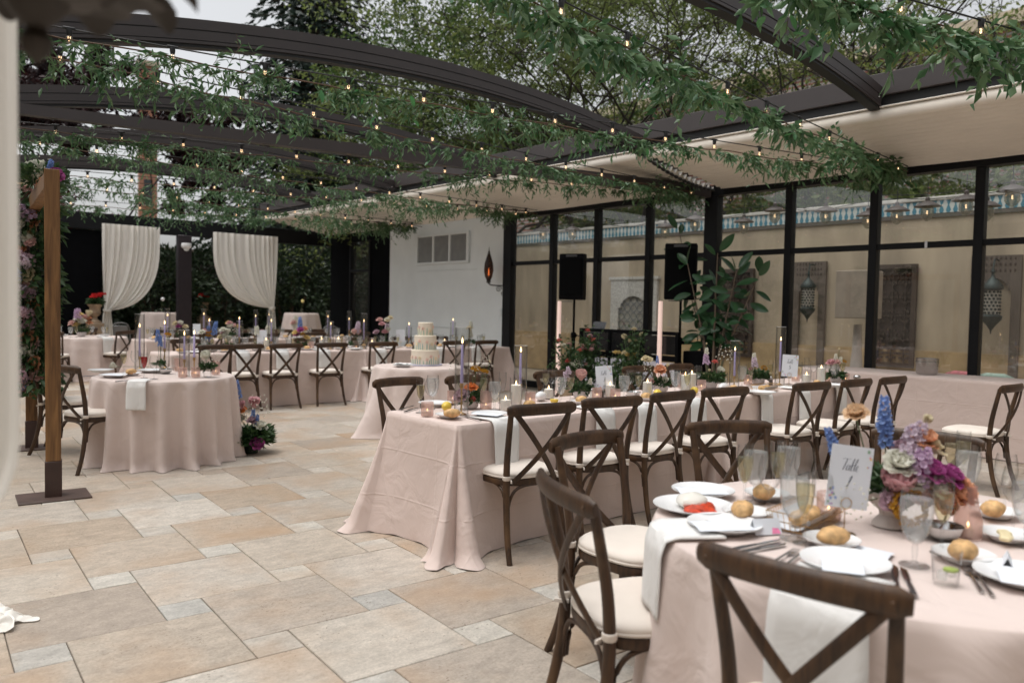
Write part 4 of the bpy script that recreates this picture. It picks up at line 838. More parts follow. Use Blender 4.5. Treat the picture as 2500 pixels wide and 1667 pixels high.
def lay(items, grp):
    for it in items:
        k, sx, sy, what = it[:4]; rz = it[4] if len(it) > 4 else 0.0; dz = it[5] if len(it) > 5 else 0.0
        n, d, c = NM[k]; put(k, n, d+' '+what, c, sx, sy, rz, grp, HZ+dz)
NEAR = 'nearest round table'
# ---- nearest round table (photo pixels of each thing's foot)
lay([('dinner_plate', 1692, 1246, 'with tomato and cheese at the left of the nearest table', 0), ('plate', 1716, 1208, 'under a menu at the back left of the nearest table', 0), ('menu', 1712, 1200, 'on the back left plate of the nearest table', .9, .022),
     ('plate', 1768, 1292, 'below the tomato plate on the nearest table', 0), ('menu', 1762, 1286, 'on the plate below the tomato plate', 1.0, .022), ('side_plate', 1822, 1262, 'between the tomato plate and the bread basket', 0), ('roll2', 1812, 1262, 'right of the tomato plate', .6, .012),
     ('side_plate', 1872, 1216, 'behind the champagne flutes of the nearest table', 0), ('roll0', 1864, 1218, 'behind the champagne flutes of the nearest table', .2, .012),
     ('side_plate', 2030, 1332, 'in front of the bread basket', 0), ('roll1', 2034, 1330, 'on the plate in front of the bread basket', -.3, .012),
     ('plate', 2062, 1386, 'behind the foreground chair', 0), ('note', 2056, 1380, 'on the plate behind the foreground chair', .5, .022), ('note', 2124, 1358, 'with a yellow corner beside the foreground plate', .2),
     ('side_plate', 2352, 1368, 'behind the lime tumbler', 0), ('roll2', 2350, 1366, 'behind the lime tumbler', .1, .012), ('side_plate', 2428, 1260, 'by the right edge beside the rose carafe', 0), ('roll0', 2424, 1260, 'on the plate beside the rose carafe', .1, .012),
     ('side_plate', 2462, 1318, 'with butter pats at the right edge', 0), ('plate', 2498, 1420, 'cut by the right picture edge', 0), ('note', 2492, 1410, 'on the plate cut by the right edge', .4, .022),
     ('place_card', 1868, 1300, 'beside the bread basket', -.5), ('place_card', 2458, 1392, 'at the right edge', .3),
     ('knife', 1846, 1332, 'lying left of the forks on the nearest table', -1.72), ('knife', 1856, 1342, 'lower of the two left of the forks', -1.76), ('fork', 1909, 1363, 'left of the plate behind the foreground chair', -1.45), ('fork', 1946, 1362, 'next to the plate behind the foreground chair', -1.39),
     ('knife', 2186, 1412, 'left of two pointing at the foreground chair', -1.13), ('knife', 2216, 1420, 'right of two pointing at the foreground chair', -1.05), ('fork', 2376, 1416, 'left one before the right hand plate', -1.05), ('fork', 2398, 1424, 'right one before the right hand plate', -1.03),
     ('flute', 1816, 1240, 'leftmost on the nearest table'), ('goblet', 1842, 1228, 'behind the leftmost flute of the nearest table'), ('wineglass', 1876, 1262, 'between the flutes on the nearest table'), ('flute', 1896, 1226, 'at the back left of the nearest table'), ('goblet', 1922, 1214, 'at the back left of the nearest table'), ('wineglass', 1962, 1236, 'left of the table one card'),
     ('goblet', 1936, 1318, 'in front of the bread basket on the nearest table'), ('flute', 1962, 1328, 'in front of the bread basket on the nearest table'), ('wineglass', 2008, 1296, 'under the table one card'),
     ('goblet', 2232, 1382, 'large in front of the bouquet'), ('flute', 2298, 1352, 'right of the large goblet'), ('tumbler', 2308, 1424, 'at the front right of the nearest table'), ('goblet', 2360, 1226, 'behind the rose carafe'), ('wineglass', 2452, 1250, 'at the back right edge'), ('wineglass', 2472, 1296, 'in front of the butter plate'), ('goblet', 2504, 1330, 'cut by the right edge'), ('flute', 2320, 1192, 'behind the bouquet, left one'), ('flute', 2348, 1186, 'behind the bouquet, right one'),
     ('basket', 1968, 1280, 'on the nearest table under the table card', .12), ('votive', 2022, 1268, 'behind the bread basket on the nearest table'), ('bowl_steel', 2300, 1316, 'between flute and rose carafe')], None)
# food on the tomato plate
pt = atz(1692, 1246, HZ)
tag(obj('tomato_sauce', MB().ell((-.01, -.012, .018), (.105, .055, .012), 20, 8, fn=lambda x, y, z: 1+.22*math.sin(9*x)*math.cos(8*y)+.1*math.sin(23*x+5*y)), None, pt, .75, m=M('tomato sauce', (.55, .05, .015), .3, var=.4, scale=60)), 'red tomato sauce on the large plate of the nearest table', 'sauce')
tag(obj('burrata', MB().ell((0, 0, .03), (.078, .046, .026), 18, 10, fn=lambda x, y, z: 1+.08*math.sin(4*x+2)+.05*math.cos(7*y)), None, pt+Vector((.016, .016, 0)), .2, m=M('soft white cheese', (.78, .75, .68), .35, var=.06)), 'soft white cheese half on the tomato sauce', 'cheese')
bt = atz(2456, 1316, HZ+.012)
for k in range(3): tag(obj('butter_pat', MB().box((0, 0, .008), (.04, .03, .014), bev=.004), None, bt+Vector((.03*k-.03, .012*k-.01, .003)), .4*k, m=FROND), 'pale butter pat, %s of three, on the plate at the right edge' % ('left', 'middle', 'right')[k], 'butter')
cp = atz(2362, 1310, HZ); cf = empty('carafe', 'rose tinted ribbed carafe with a tea light glow at the right of the bouquet', 'carafe', cp)
obj('glass', MB().shell([(.038, .001), (.04, .006), (.04, .055), (.03, .095), (.022, .13), (.022, .16)], 48, fn=lambda a, z: 1+.012*math.cos(20*a)), cf, m=PINKG); obj('candle', MB().lathe([(.018, .004), (.018, .03), (0, .031)], 12), cf, m=WAX); obj('flame', MB().lathe([(.0, .031), (.004, .04), (.0, .05)], 8), cf, m=FLAME)
o = napk(2.02, 1.44, 0, 'white napkin hanging over the left edge of the nearest round table', .24, .22, .16); d = Vector((2.02-2.56, 1.44-1.02, 0)).normalized(); o.location = (2.56+d.x*.775, 1.02+d.y*.775, HZ); o.rotation_euler.z = math.atan2(d.y, d.x)+math.pi/2
for ang, t in ((math.radians(188), 'white napkin falling in front of the foreground chair seat'),):
    o = napk(2, 1, 0, t, .42, .24, .20); o.location = (2.56+.775*math.cos(ang), 1.02+.775*math.sin(ang), HZ); o.rotation_euler.z = ang+math.pi/2
# ---- middle long table
lay([('knife', 994, 996, 'left of two at the free end of the middle table', -1.0), ('knife', 1006, 1001, 'right of two at the free end of the middle table', -1.0), ('flute', 1026, 1008, 'nearest the free end of the middle table'), ('wineglass', 1050, 999, 'beside the first flute of the middle table'), ('goblet', 1056, 990, 'behind the first votive of the middle table'), ('votive', 1043, 1016, 'nearest the free end of the middle table'),
     ('side_plate', 1094, 1019, 'with a roll and greens at the free end', 0), ('roll0', 1104, 1019, 'on the first bread plate of the middle table', -.3, .012), ('lemon', 1090, 1003, 'beside the first brass candlestick', .6), ('plate', 1062, 990, 'at the end setting of the middle table'),
     ('plate', 1195, 1016, 'with menu left of the nearest middle table chair'), ('menu', 1190, 1012, 'on the plate left of the nearest middle table chair', .4, .022), ('fork', 1146, 1020, 'left of the first menu plate', -.2), ('fork', 1156, 1023, 'next to the first menu plate', -.2), ('tumbler_pink', 1186, 1000, 'left of the first white pillar candles'), ('goblet', 1207, 1001, 'left of the first pillar candle'), ('flute', 1180, 985, 'behind the orange ranunculus'),
     ('pillar_short', 1234, 1003, 'first along the middle table'), ('pillar_tall', 1259, 996, 'beside the second brass candlestick'), ('flute_empty', 1226, 984, 'behind the first pillar candle'), ('votive', 1294, 988, 'right of the second candlestick'), ('roll1', 1292, 996, 'in front of the second rose votive', .2), ('votive', 1105, 985, 'behind the first lemon'),
     ('gravy', 1320, 978, 'left of the cut lemon', .5), ('lemon_half', 1353, 985, 'in front of the pink rose bowl', .4), ('note', 1330, 994, 'beside the cut lemon', .3), ('plate', 1352, 996, 'in front of the cut lemon'), ('flute', 1332, 968, 'left behind the cut lemon'), ('wineglass', 1347, 966, 'behind the cut lemon'), ('pillar_short', 1339, 973, 'behind the sauce boat'), ('goblet', 1368, 985, 'left of the pink rose bowl'), ('flute', 1392, 981, 'in front of the pink rose bowl'),
     ('roll0', 1420, 984, 'in front of the pink rose bowl', .1), ('side_plate', 1420, 986, 'under the roll by the pink rose'), ('salt', 1445, 975, 'left of the table three card'), ('votive', 1457, 976, 'below the table three card'), ('pepper', 1469, 973, 'below the table three card'), ('pillar_mid', 1489, 975, 'right below the table three card'), ('votive', 1502, 979, 'in front of the table three candle'), ('goblet', 1523, 978, 'right of the table three candle'), ('wineglass', 1537, 966, 'right of the table three card'), ('flute', 1476, 962, 'behind the table three card'),
     ('dinner_plate', 1490, 986, 'behind the second middle table chair'), ('flute', 1558, 973, 'left of the orange lemon'), ('pillar_mid', 1580, 966, 'left of the peach ranunculus bowl'), ('roll1', 1577, 975, 'beside the orange yellow lemon', .2), ('side_plate', 1577, 977, 'under the roll beside the lemon'), ('lemon', 1605, 969, 'in front of the peach ranunculus bowl', .3), ('bowl_steel', 1546, 970, 'behind the second and third chairs'), ('plate', 1648, 968, 'between the third and fourth chairs'),
     ('goblet', 1648, 963, 'right of the peach ranunculus bowl'), ('pillar_tall', 1672, 963, 'left one of the tall pair behind the third chair'), ('pillar_tall', 1688, 958, 'right one of the tall pair behind the third chair'), ('flute', 1677, 968, 'before the tall pillar pair'), ('wineglass', 1703, 949, 'left of the lilac stock bowl'), ('votive', 1712, 953, 'in front of the lilac stock bowl'), ('lemon', 1695, 962, 'behind the fourth chair rail', .9), ('tumbler_pink', 1664, 945, 'behind the tall pillar pair'),
     ('pillar_short', 1764, 943, 'right of the lilac stock bowl'), ('gravy', 1766, 954, 'beside the third brass candlestick', .2), ('roll2', 1790, 955, 'below the third brass candlestick', .3), ('goblet', 1811, 944, 'right of the third candlestick'), ('flute', 1832, 944, 'left of the white stock box'), ('flute', 1880, 935, 'right of the white stock box'), ('votive', 1826, 938, 'before the white stock box'), ('basket', 1868, 955, 'on the middle table behind the fifth chair', .1), ('plate', 1860, 962, 'left of the fifth chair'), ('wineglass', 1893, 936, 'beside the fourth candlestick'),
     ('goblet', 1926, 938, 'below the table five card'), ('flute', 1951, 940, 'right of the table five card'), ('pepper', 1882, 940, 'in front of the table five card'), ('pillar_mid', 1968, 943, 'right of the table five card'), ('roll1', 1994, 941, 'between the last pillar candles', .4), ('pillar_tall', 2004, 938, 'last along the middle table'), ('votive', 2024, 932, 'left of the last bouquet'), ('goblet', 2036, 936, 'in front of the last bouquet'), ('flute', 2056, 930, 'at the far end of the middle table'), ('votive', 2064, 934, 'at the far end of the middle table'), ('sugar', 2092, 928, 'at the far end of the middle table'), ('tumbler_pink', 1942, 930, 'behind the table five card'), ('wineglass', 1985, 930, 'behind the last two candles'), ('flute_empty', 1968, 925, 'behind the last two candles'), ('plate', 2040, 944, 'behind the sixth chair')], None)
hurricane('taper0', 'chimney', 1126, 1012, 'beside the first lemon of the middle table'); hurricane('taper1', 'chimney_m', 1269, 991, 'left of the second rose votive'); hurricane('taper2', 'chimney_m', 1792, 944, 'right of the lilac stock bowl'); hurricane('taper3', 'chimney', 1903, 940, 'left of the table five card')
# ---- left round table
lay([('plate', 246, 908, 'rearmost at the left round table'), ('plate', 277, 920, 'nearest at the left round table'), ('menu', 280, 916, 'on the nearest plate of the left round table', .6, .022), ('knife', 232, 918, 'on the left rim of the left round table', -1.2), ('knife', 314, 930, 'right of the plates at the left round table', -1.2), ('roll2', 320, 914, 'stacked beside the red drink', .5, .012), ('side_plate', 322, 916, 'under the roll beside the red drink'), ('flute', 302, 912, 'left of the wine glass on the left round table'), ('wineglass', 329, 908, 'behind the red drink'), ('flute_red', 352, 923, 'on the left round table'), ('wineglass', 376, 926, 'right of the red drink'),
     ('bowl_steel', 405, 912, 'right of the red drink'), ('dinner_plate', 372, 908, 'behind the red drink'), ('votive', 446, 921, 'left of the pair on the left round table'), ('votive', 478, 921, 'right of the pair on the left round table'), ('tumbler_pink', 527, 914, 'right of the white flower vase'), ('tumbler_pink', 436, 906, 'behind the candle group of the left table')], None)
hurricane('taper3', 'chimney', 341, 902, 'behind the red drink'); hurricane('taper0', 'chimney_m', 402, 899, 'above the steel bowl'); hurricane('taper1', 'chimney_m', 450, 918, 'left of the pair on the left round table'); hurricane('taper1', None, 474, 912, 'right of the pair on the left round table')
ang = math.radians(232); o = napk(2, 7, 0, 'white napkin hanging over the left round table front', .24, .16, .12); o.location = (2.36+.612*math.cos(ang), 7.53+.612*math.sin(ang), HZ); o.rotation_euler.z = ang+math.pi/2
# ---- cake table
ck = atz(1040, 886, HZ); cake = empty('wedding_cake', 'three tier pale cream wedding cake painted with spring flowers', 'cake', (5.27, 7.55, HZ))
def cakemat():
    m, t, b = nodes('painted buttercream'); L = t.links.new; tc = t.nodes.new('ShaderNodeTexCoord'); b.inputs['Roughness'].default_value = .6
    n = t.nodes.new('ShaderNodeTexNoise'); n.inputs['Scale'].default_value = 2; L(tc.outputs['Object'], n.inputs['Vector']); r = t.nodes.new('ShaderNodeValToRGB')
    r.color_ramp.elements[0].color = (.74, .66, .53, 1); r.color_ramp.elements[1].color = (.80, .72, .60, 1); L(n.outputs[0], r.inputs[0]); L(r.outputs[0], b.inputs['Base Color']); return m
CAKE = cakemat(); PG = M('painted leaf green', (.34, .46, .36), .6, var=.2); PP = M('painted petal pink', (.76, .50, .42), .6, var=.25); PY = M('painted petal yellow', (.76, .62, .40), .6, var=.2); PB = M('painted leaf teal', (.36, .50, .47), .6, var=.2)
obj('cake_board', MB().lathe([(.0, 0), (.20, .001), (.20, .012), (.0, .013)], 36), cake, m=M('lilac cake board', (.55, .55, .68), .5))
for R, z0, h in ((.160, .013, .165), (.128, .179, .165), (.088, .345, .150)):
    ti = obj('tier', MB().lathe([(R, z0), (R, z0+h-.006), (R-.006, z0+h), (.0, z0+h+.001)], 44), cake, m=CAKE); gr, pk, yl = MB(), MB(), MB()
    n = int(R*190)
    for k in range(n):
        a = 2*math.pi*k/n+random.uniform(-.07, .07); hh = h*random.uniform(.25, .62); rr = R+.002; tx, ty = -math.sin(a), math.cos(a); lean = random.uniform(-.012, .012)
        P = [(rr*math.cos(a)+tx*lean*q*q, rr*math.sin(a)+ty*lean*q*q, z0+.004+hh*q) for q in (0, .5, 1)]
        gr.sweep(P, [(.006, .0012), (.0065, .0012), (.002, .0006)], seg=5, up=(math.cos(a), math.sin(a), 0))
        if k % 2 == 0:
            tgt = pk if k % 3 else yl; c = P[-1]
            for q in range(4):
                an = q*1.57+.4; tgt.ell((c[0]+tx*.012*math.cos(an), c[1]+ty*.012*math.cos(an), c[2]+.012*math.sin(an)), (.0022+.008*abs(tx), .0022+.008*abs(ty), .009), 6, 4)
    stuff(obj('painted_stems', gr, ti, m=PG if R != .128 else PB)); stuff(obj('painted_petals', pk, ti, m=PP)); stuff(obj('painted_petals', yl, ti, m=PY))
pl = atz(978, 888, HZ); spawn('plate', 'plate', 'white plate with cake knives left of the wedding cake', 'plate', (4.88, 7.42, HZ)); spawn('knife', 'knife', 'silver cake knife on the plate left of the cake', 'knife', (4.88, 7.41, HZ+.024), -1.0)
tag(obj('napkin', MB().grid(lambda u, v: ((u-.5)*.12, (v-.5)*.16, .004+.012*math.sin(5*u+3*v)**2), 8, 8), None, (4.90, 7.46, HZ+.024), .4, m=NAPKIN), 'crumpled white napkin on the plate left of the cake', 'napkin')
# ---- far tables
random.seed(21); gf = 'glasses crowding the far long table'; FT = 'among the place settings of the far long table'
def setting(x, y, dr, tag_, grp):
    s = dr
    for k, dx, dy, d, c, nn in (('plate', 0, .14, 'white plate ', 'plate', 'plate'), ('goblet', .14, .30, 'iced water goblet ', 'goblet', 'water_goblet'), ('flute', .22, .26, 'champagne flute ', 'flute', 'champagne_flute'), ('wineglass', .20, .36, 'empty wine glass ', 'wine glass', 'wine_glass'), ('side_plate', -.17, .26, 'small bread plate ', 'plate', 'side_plate'), ('roll1', -.17, .26, 'bread roll ', 'bread roll', 'bread_roll')):
        spawn(k, nn, d+tag_, c, (x+dx*s+random.uniform(-.03, .03), y+(dy+random.uniform(-.02, .02))*s, HZ+(.012 if k == 'roll1' else 0)), random.uniform(0, 3), grp+' '+c)
xs = [3.75+.60*k for k in range(9)]
NTH = ['first', 'second', 'third', 'fourth', 'fifth', 'sixth', 'seventh', 'eighth', 'ninth']
for k, x in enumerate(xs):
    setting(x, TB0, 1, 'at the %s near place from the left, far long table' % NTH[k], 'far table near')
    setting(x+.2, TB0+.80, -1, 'at the %s opposite place from the left, far long table' % NTH[k], 'far table opposite')
napx = [(592, 'behind the second chair'), (688, 'behind the third chair'), (790, 'behind the fourth chair'), (930, 'behind the fifth chair'), (1072, 'right of the cake'), (1160, 'nearest the white wall')]
for sx, t in napx: p = aty(sx, 860, TB0-.02); napk(p.x, TB0-.012, 0, 'white napkin at the far long table '+t, .24, .19, .12)
fc = [(511, 'taper3', 'chimney_m', 'far left of the far long table'), (584, 'taper0', 'chimney_m', 'left of the table card at the far long table'), (662, 'taper3', 'chimney', 'in the candle pair of the far table'), (807, 'taper1', 'chimney_m', 'between white pillars of the far long table'), (888, 'taper3', 'chimney', 'right of the pink rose at the far long table'), (998, 'taper1', 'chimney_s', 'left of the cake at the far long table'), (1105, 'taper0', 'chimney_m', 'right of the cake at the far long table')]
for k, (sx, a, b_, t) in enumerate(fc):
    p = aty(sx, 850, TB0+.42); spawn(a, 'candlestick', 'lavender taper on a brass stick, '+t, 'candlestick', (p.x, TB0+.42, HZ), 0, 'far lavender tapers'); spawn(b_, 'glass_chimney', 'glass cylinder round the taper, '+t, 'glass cylinder', (p.x, TB0+.42, HZ), 0, 'far glass cylinders')
for sx, k, t in ((650, 'pillar_tall', 'beside the far table card'), (638, 'pillar_short', 'left of the far table card'), (785, 'pillar_tall', 'left of the taper at the fourth chair'), (826, 'pillar_tall', 'right of the taper at the fourth chair'), (908, 'pillar_mid', 'left of the cake on the far table'), (956, 'pillar_short', 'behind the cake left side'), (760, 'tumbler_pink', 'before the mixed bouquet of the far table'), (870, 'tumbler_pink', 'beside the pink rose of the far table'), (565, 'votive', 'left end of the far table'), (1085, 'pillar_mid', 'right of the cake on the far table')):
    p = aty(sx, 850, TB0+.34); n, d, c = NM[k]; spawn(k, n, d+' '+t, c, (p.x, TB0+.34, HZ), 0, 'far table candles')
for k, x in enumerate([4.6+.62*i for i in range(7)]):
    setting(x, 14.46, 1, 'at the %s near place from the left, hindmost table' % NTH[k], 'hindmost table near'); setting(x, 15.24, -1, 'at the %s opposite place from the left, hindmost table' % NTH[k], 'hindmost table opposite')
for k, (x, tt) in enumerate(((4.7, 'taper3'), (5.35, 'taper0'), (6.35, 'taper3'), (6.62, 'taper0'), (7.9, 'taper3'), (8.4, 'taper1'))):
    t = ORD[k]+' of the hindmost table'; spawn(tt, 'candlestick', 'lavender taper on brass, '+t, 'candlestick', (x, 14.85, HZ), 0, 'hindmost tapers'); spawn('chimney', 'glass_chimney', 'clear glass cylinder, '+t, 'glass cylinder', (x, 14.85, HZ), 0, 'hindmost glass cylinders')
for k in range(4):
    a = k*1.57+.5; sd4 = ('right', 'far', 'left', 'near')[k]; spawn('plate', 'plate', 'white plate on the '+sd4+' side of the back left round table', 'plate', (3.62+.5*math.cos(a), 16.3+.5*math.sin(a), HZ), 0, 'back left table plates'); spawn('goblet', 'water_goblet', 'water goblet on the '+sd4+' side of the back left round table', 'goblet', (3.62+.4*math.cos(a+.4), 16.3+.4*math.sin(a+.4), HZ), 0, 'back left table goblets')
    spawn('flute', 'champagne_flute', 'champagne flute on the '+sd4+' side of the back left round table', 'flute', (3.62+.42*math.cos(a+.65), 16.3+.42*math.sin(a+.65), HZ), 0, 'back left table flutes')
ang = math.radians(-70); o = napk(3, 16, 0, 'white napkin hanging at the back left round table', .3, .2, .12); o.location = (3.62+.75*math.cos(ang), 16.3+.75*math.sin(ang), HZ); o.rotation_euler.z = ang+math.pi/2
ib = atx(2267, 905, 9.35); ice = empty('ice_bucket', 'hammered silver ice bucket on the blush buffet', 'bucket', (9.3, ib.y, .793)); obj('bucket', MB().lathe([(.0, .002), (.10, .003), (.11, .02), (.118, .16), (.12, .18), (.112, .18), (.10, .03), (.0, .02)], 28), ice, m=SILVER); obj('band', MB().shell([(.1195, .13), (.121, .137), (.1195, .145)], 28), ice, m=STEEL)
# ---- numbered table cards
STRK = {'T': [[(-.02, .82), (.06, .94), (.25, .92), (.5, .9), (.66, .98)], [(.36, .92), (.32, .6), (.27, .2), (.22, .0)]],
        'a': [[(.72, .38), (.62, .43), (.5, .28), (.5, .1), (.58, .0), (.68, .12), (.75, .42)], [(.75, .42), (.71, .15), (.75, .01), (.83, .06)]], 'b': [[(.83, .06), (.93, .45), (.98, .9), (.95, .97), (.91, .8), (.88, .3), (.91, .03), (1.03, .0), (1.13, .2), (1.07, .45), (.93, .38), (.9, .2)]],
        'l': [[(1.13, .25), (1.24, .62), (1.28, .9), (1.23, .99), (1.17, .75), (1.14, .3), (1.17, .02), (1.27, .04)]], 'e': [[(1.27, .04), (1.38, .2), (1.46, .36), (1.4, .43), (1.32, .3), (1.33, .1), (1.42, .0), (1.55, .1)]],
        '1': [[(.12, .72), (.32, 1.0), (.26, .5), (.16, .03)], [(0, .02), (.17, .03), (.32, .02)]], '3': [[(.05, .85), (.15, .98), (.32, .98), (.36, .8), (.25, .6), (.14, .55), (.28, .52), (.34, .35), (.28, .1), (.1, .0), (.0, .12)]], '5': [[(.42, .98), (.2, .97), (.13, .6), (.28, .62), (.36, .42), (.3, .1), (.12, .0), (.0, .1)]]}
def ink(strokes, ox, oz, s, shear=.22, w_=.05, mi=.018):
    b = MB()
    for st in strokes:
        P = smooth_path([(p[0], 0, p[1]) for p in st], 5); V = []
        for i, q in enumerate(P):
            t = (P[min(i+1, len(P)-1)]-P[max(i-1, 0)]); t.normalize(); nrm = Vector((-t.z, 0, t.x)); k = mi+w_*max(0, -t.z)**1.3
            for sg in (-1, 1):
                r_ = q+nrm*(sg*k/2); V.append((ox+(r_.x+shear*r_.z)*s, -.0014, oz+r_.z*s))
        b.add(V, [(2*i, 2*i+1, 2*i+3, 2*i+2) for i in range(len(P)-1)])
    return b
FLC = [M('card print '+n, c, .8, var=.1) for n, c in (('yellow', (.75, .55, .16)), ('pink', (.72, .30, .42)), ('blue', (.32, .42, .70)), ('green', (.25, .40, .28)), ('mauve', (.45, .30, .55)))]
def card(num, P, rz, tilt, label, s=1.0, text=True):
    e = empty('table_number', label, 'table card', P, rz); e.scale = (s, s, s)
    obj('wire_stand', MB().lathe([(.0, .0), (.03, .001), (.03, .003), (.0, .004)], 18).sweep([(0, .004, .002), (0, .004, .075)], .0014, seg=6).sweep([(.016*math.cos(a*math.pi/8), -.003, .09+.016*math.sin(a*math.pi/8)) for a in range(16)], .0012, seg=5, closed=True), e, m=BRASS)
    c = obj('card', MB().box((0, 0, .09), (.127, .0016, .178)), e, (0, 0, .075), m=PAPER); c.rotation_euler = (tilt[0], tilt[1], 0)
    if text:
        w_ = MB()
        for ch_ in 'Table': b = ink(STRK[ch_], -.033, .108, .036); w_.add(b.v, b.f)
        stuff(obj('lettering', w_, c, m=INK)); obj('numeral', ink(STRK[num], -.012, .060, .034, w_=.10), c, m=INK)
        for k in range(5):
            fb = MB()
            for q in range(4):
                cx, cz = random.choice(((.030+random.uniform(0, .028), .150+random.uniform(0, .024)), (.045+random.uniform(0, .014), .110+random.uniform(0, .04)), (-.058+random.uniform(0, .028), .008+random.uniform(0, .03)), (-.058+random.uniform(0, .012), .03+random.uniform(0, .025))))
                n = 6; rr = random.uniform(.0025, .0055); V = [(cx, -.0013-.00003*k, cz)]+[(cx+rr*math.cos(a*math.pi/3)*random.uniform(.7, 1.1), -.0013-.00003*k, cz+rr*math.sin(a*math.pi/3)) for a in range(6)]
                fb.add(V, [(0, a+1, (a+1) % 6+1) for a in range(6)])
            stuff(obj('printed_blossoms', fb, c, m=FLC[k]))
    return e
random.seed(5); face = -YAW
card('1', atz(2062, 1304, HZ), face+.10, (-.06, .13), 'white card reading Table 1 beside the large bouquet', 1.08)
card('3', atz(1477, 974, HZ), face+.05, (-.1, -.09), 'white card reading Table 3 on the middle long table', 1.0); card('5', atz(1926, 942, HZ), face-.1, (-.05, .05), 'white card reading Table 5 near the far end of the middle table', 1.15)
for sx, t in ((640, 'left of the pillar candle on the far long table'), (978, 'left of the cake on the far long table')): p = aty(sx, 850, TB0+.5); card('5', (p.x, TB0+.5, HZ), face, (-.05, -.05), 'small white table card '+t, 1.15, False)
card('5', (5.2, 14.8, HZ), face, (0, 0), 'small white table card on the hindmost table', 1.1, False)
# ================================================================== FLOWERS
def petal(V, F, base, out, up, L, wd, curl, cup, nu=4, nv=4):
    side = out.cross(up).normalized(); o = len(V)
    for j in range(nv+1):
        t = j/nv; ww = wd*(math.sin(math.pi*(.14+.62*t))**.75)*(1 if t < .99 else .72)
        for i in range(nu+1):
            s = i/nu*2-1
            p = base+up*(L*t*math.cos(curl*t))+out*(L*t*math.sin(curl*t)+cup*(s*s)*-1*wd*.5)+side*(s*ww*.5); V.append(p)
    F += [(o+j*(nu+1)+i, o+j*(nu+1)+i+1, o+(j+1)*(nu+1)+i+1, o+(j+1)*(nu+1)+i) for j in range(nv) for i in range(nu)]
def bloom(m, R=.035, rings=6, seed=0, open_=1.0, name='rose'):
    rr = random.Random(seed); V, F = [], []
    for k in range(rings):
        f = (k+1)/rings; n = 3+int(k*1.3); tilt = (-.22+1.02*f*f*open_); L = R*(.85+.35*f)*.95; rad = R*.10+R*.42*f
        for i in range(n):
            a = 2*math.pi*i/n+k*1.1+rr.uniform(-.2, .2); out = Vector((math.cos(a), math.sin(a), 0)); up = Vector((0, 0, 1))
            base = out*rad*.45+Vector((0, 0, -R*.35*f))
            u2 = (up*math.cos(tilt)+out*math.sin(tilt)).normalized(); o2 = (out*math.cos(tilt)-up*math.sin(tilt)).normalized()
            petal(V, F, base, o2, u2, L*rr.uniform(.9, 1.08), R*(.80+.62*f), (-.55+1.0*f*f*open_), .42)
    mb = MB().add(V, F); mb.ell((0, 0, -R*.25), (R*.32, R*.32, R*.4), 8, 6); return mb.mesh(name, m)
def florets(m, H=.10, R=.022, n=34, fr=.011, seed=0, name='flower_spike', taperf=.6):
    rr = random.Random(seed); V, F = [], []
    for k in range(n):
        t = k/n; a = k*2.4; r = R*(1-taperf*t)*rr.uniform(.75, 1.1); c = Vector((r*math.cos(a), r*math.sin(a), H*t)); d = Vector((math.cos(a), math.sin(a), .35)).normalized()
        s1 = d.cross(Vector((0, 0, 1))).normalized(); s2 = s1.cross(d)
        for i in range(5):
            b = 2*math.pi*i/5; o2 = s1*math.cos(b)+s2*math.sin(b); petal(V, F, c, d, (o2+d*.35).normalized(), fr*(1-.35*t), fr*.9, .5, .2, 2, 2)
    return MB().add(V, F).mesh(name, m)
def PM(n, c, v=.18): return leafmat('petal '+n, [k*.88 for k in c], [min(1, k*1.12) for k in c], .6, .38)
PC = dict(peach=(.78, .42, .25), orange=(.78, .30, .10), blush=(.74, .50, .46), pink=(.72, .44, .46), cream=(.78, .70, .50), white=(.78, .77, .68), magenta=(.46, .10, .32), lilac=(.62, .46, .62), mauve=(.55, .38, .44), butter=(.78, .62, .28), apricot=(.80, .60, .40), mustard=(.52, .28, .03), coral=(.72, .20, .17), blue=(.24, .36, .66), palestock=(.70, .60, .68))
PMAT = {k: PM(k, c) for k, c in PC.items()}
FL = {}
for k in PC:
    FL['rose_'+k] = ('rose', bloom(PMAT[k], .036, 6, hash(k) % 97 if False else len(k)*7, 1.0))
for k in ('pink', 'white', 'cream', 'blush'): FL['peony_'+k] = ('peony', bloom(PMAT[k], .046, 9, len(k), .62, 'peony'))
for k in ('white', 'lilac', 'palestock', 'mauve'): FL['stock_'+k] = ('stock_spike', florets(PMAT[k], .10, .026, 30, .017, len(k), 'stock_spike', .45))
FL['delph'] = ('delphinium_spike', florets(PMAT['blue'], .15, .024, 34, .017, 3, 'delphinium_spike', .65))
FL['yarrow'] = ('yarrow_head', florets(PMAT['mustard'], .018, .030, 60, .008, 4, 'yarrow_head', .1)); FL['filler'] = ('filler_spray', florets(PMAT['white'], .09, .05, 30, .006, 5, 'filler_spray', .2)); FL['bud_'] = ('bud', bloom(PMAT['cream'], .018, 4, 2, .4, 'bud')); FL['tulip'] = ('tulip', bloom(PMAT['white'], .034, 4, 8, .25, 'tulip')); FL['tulip_pink'] = ('tulip', bloom(PMAT['pink'], .036, 4, 8, .25, 'tulip'))
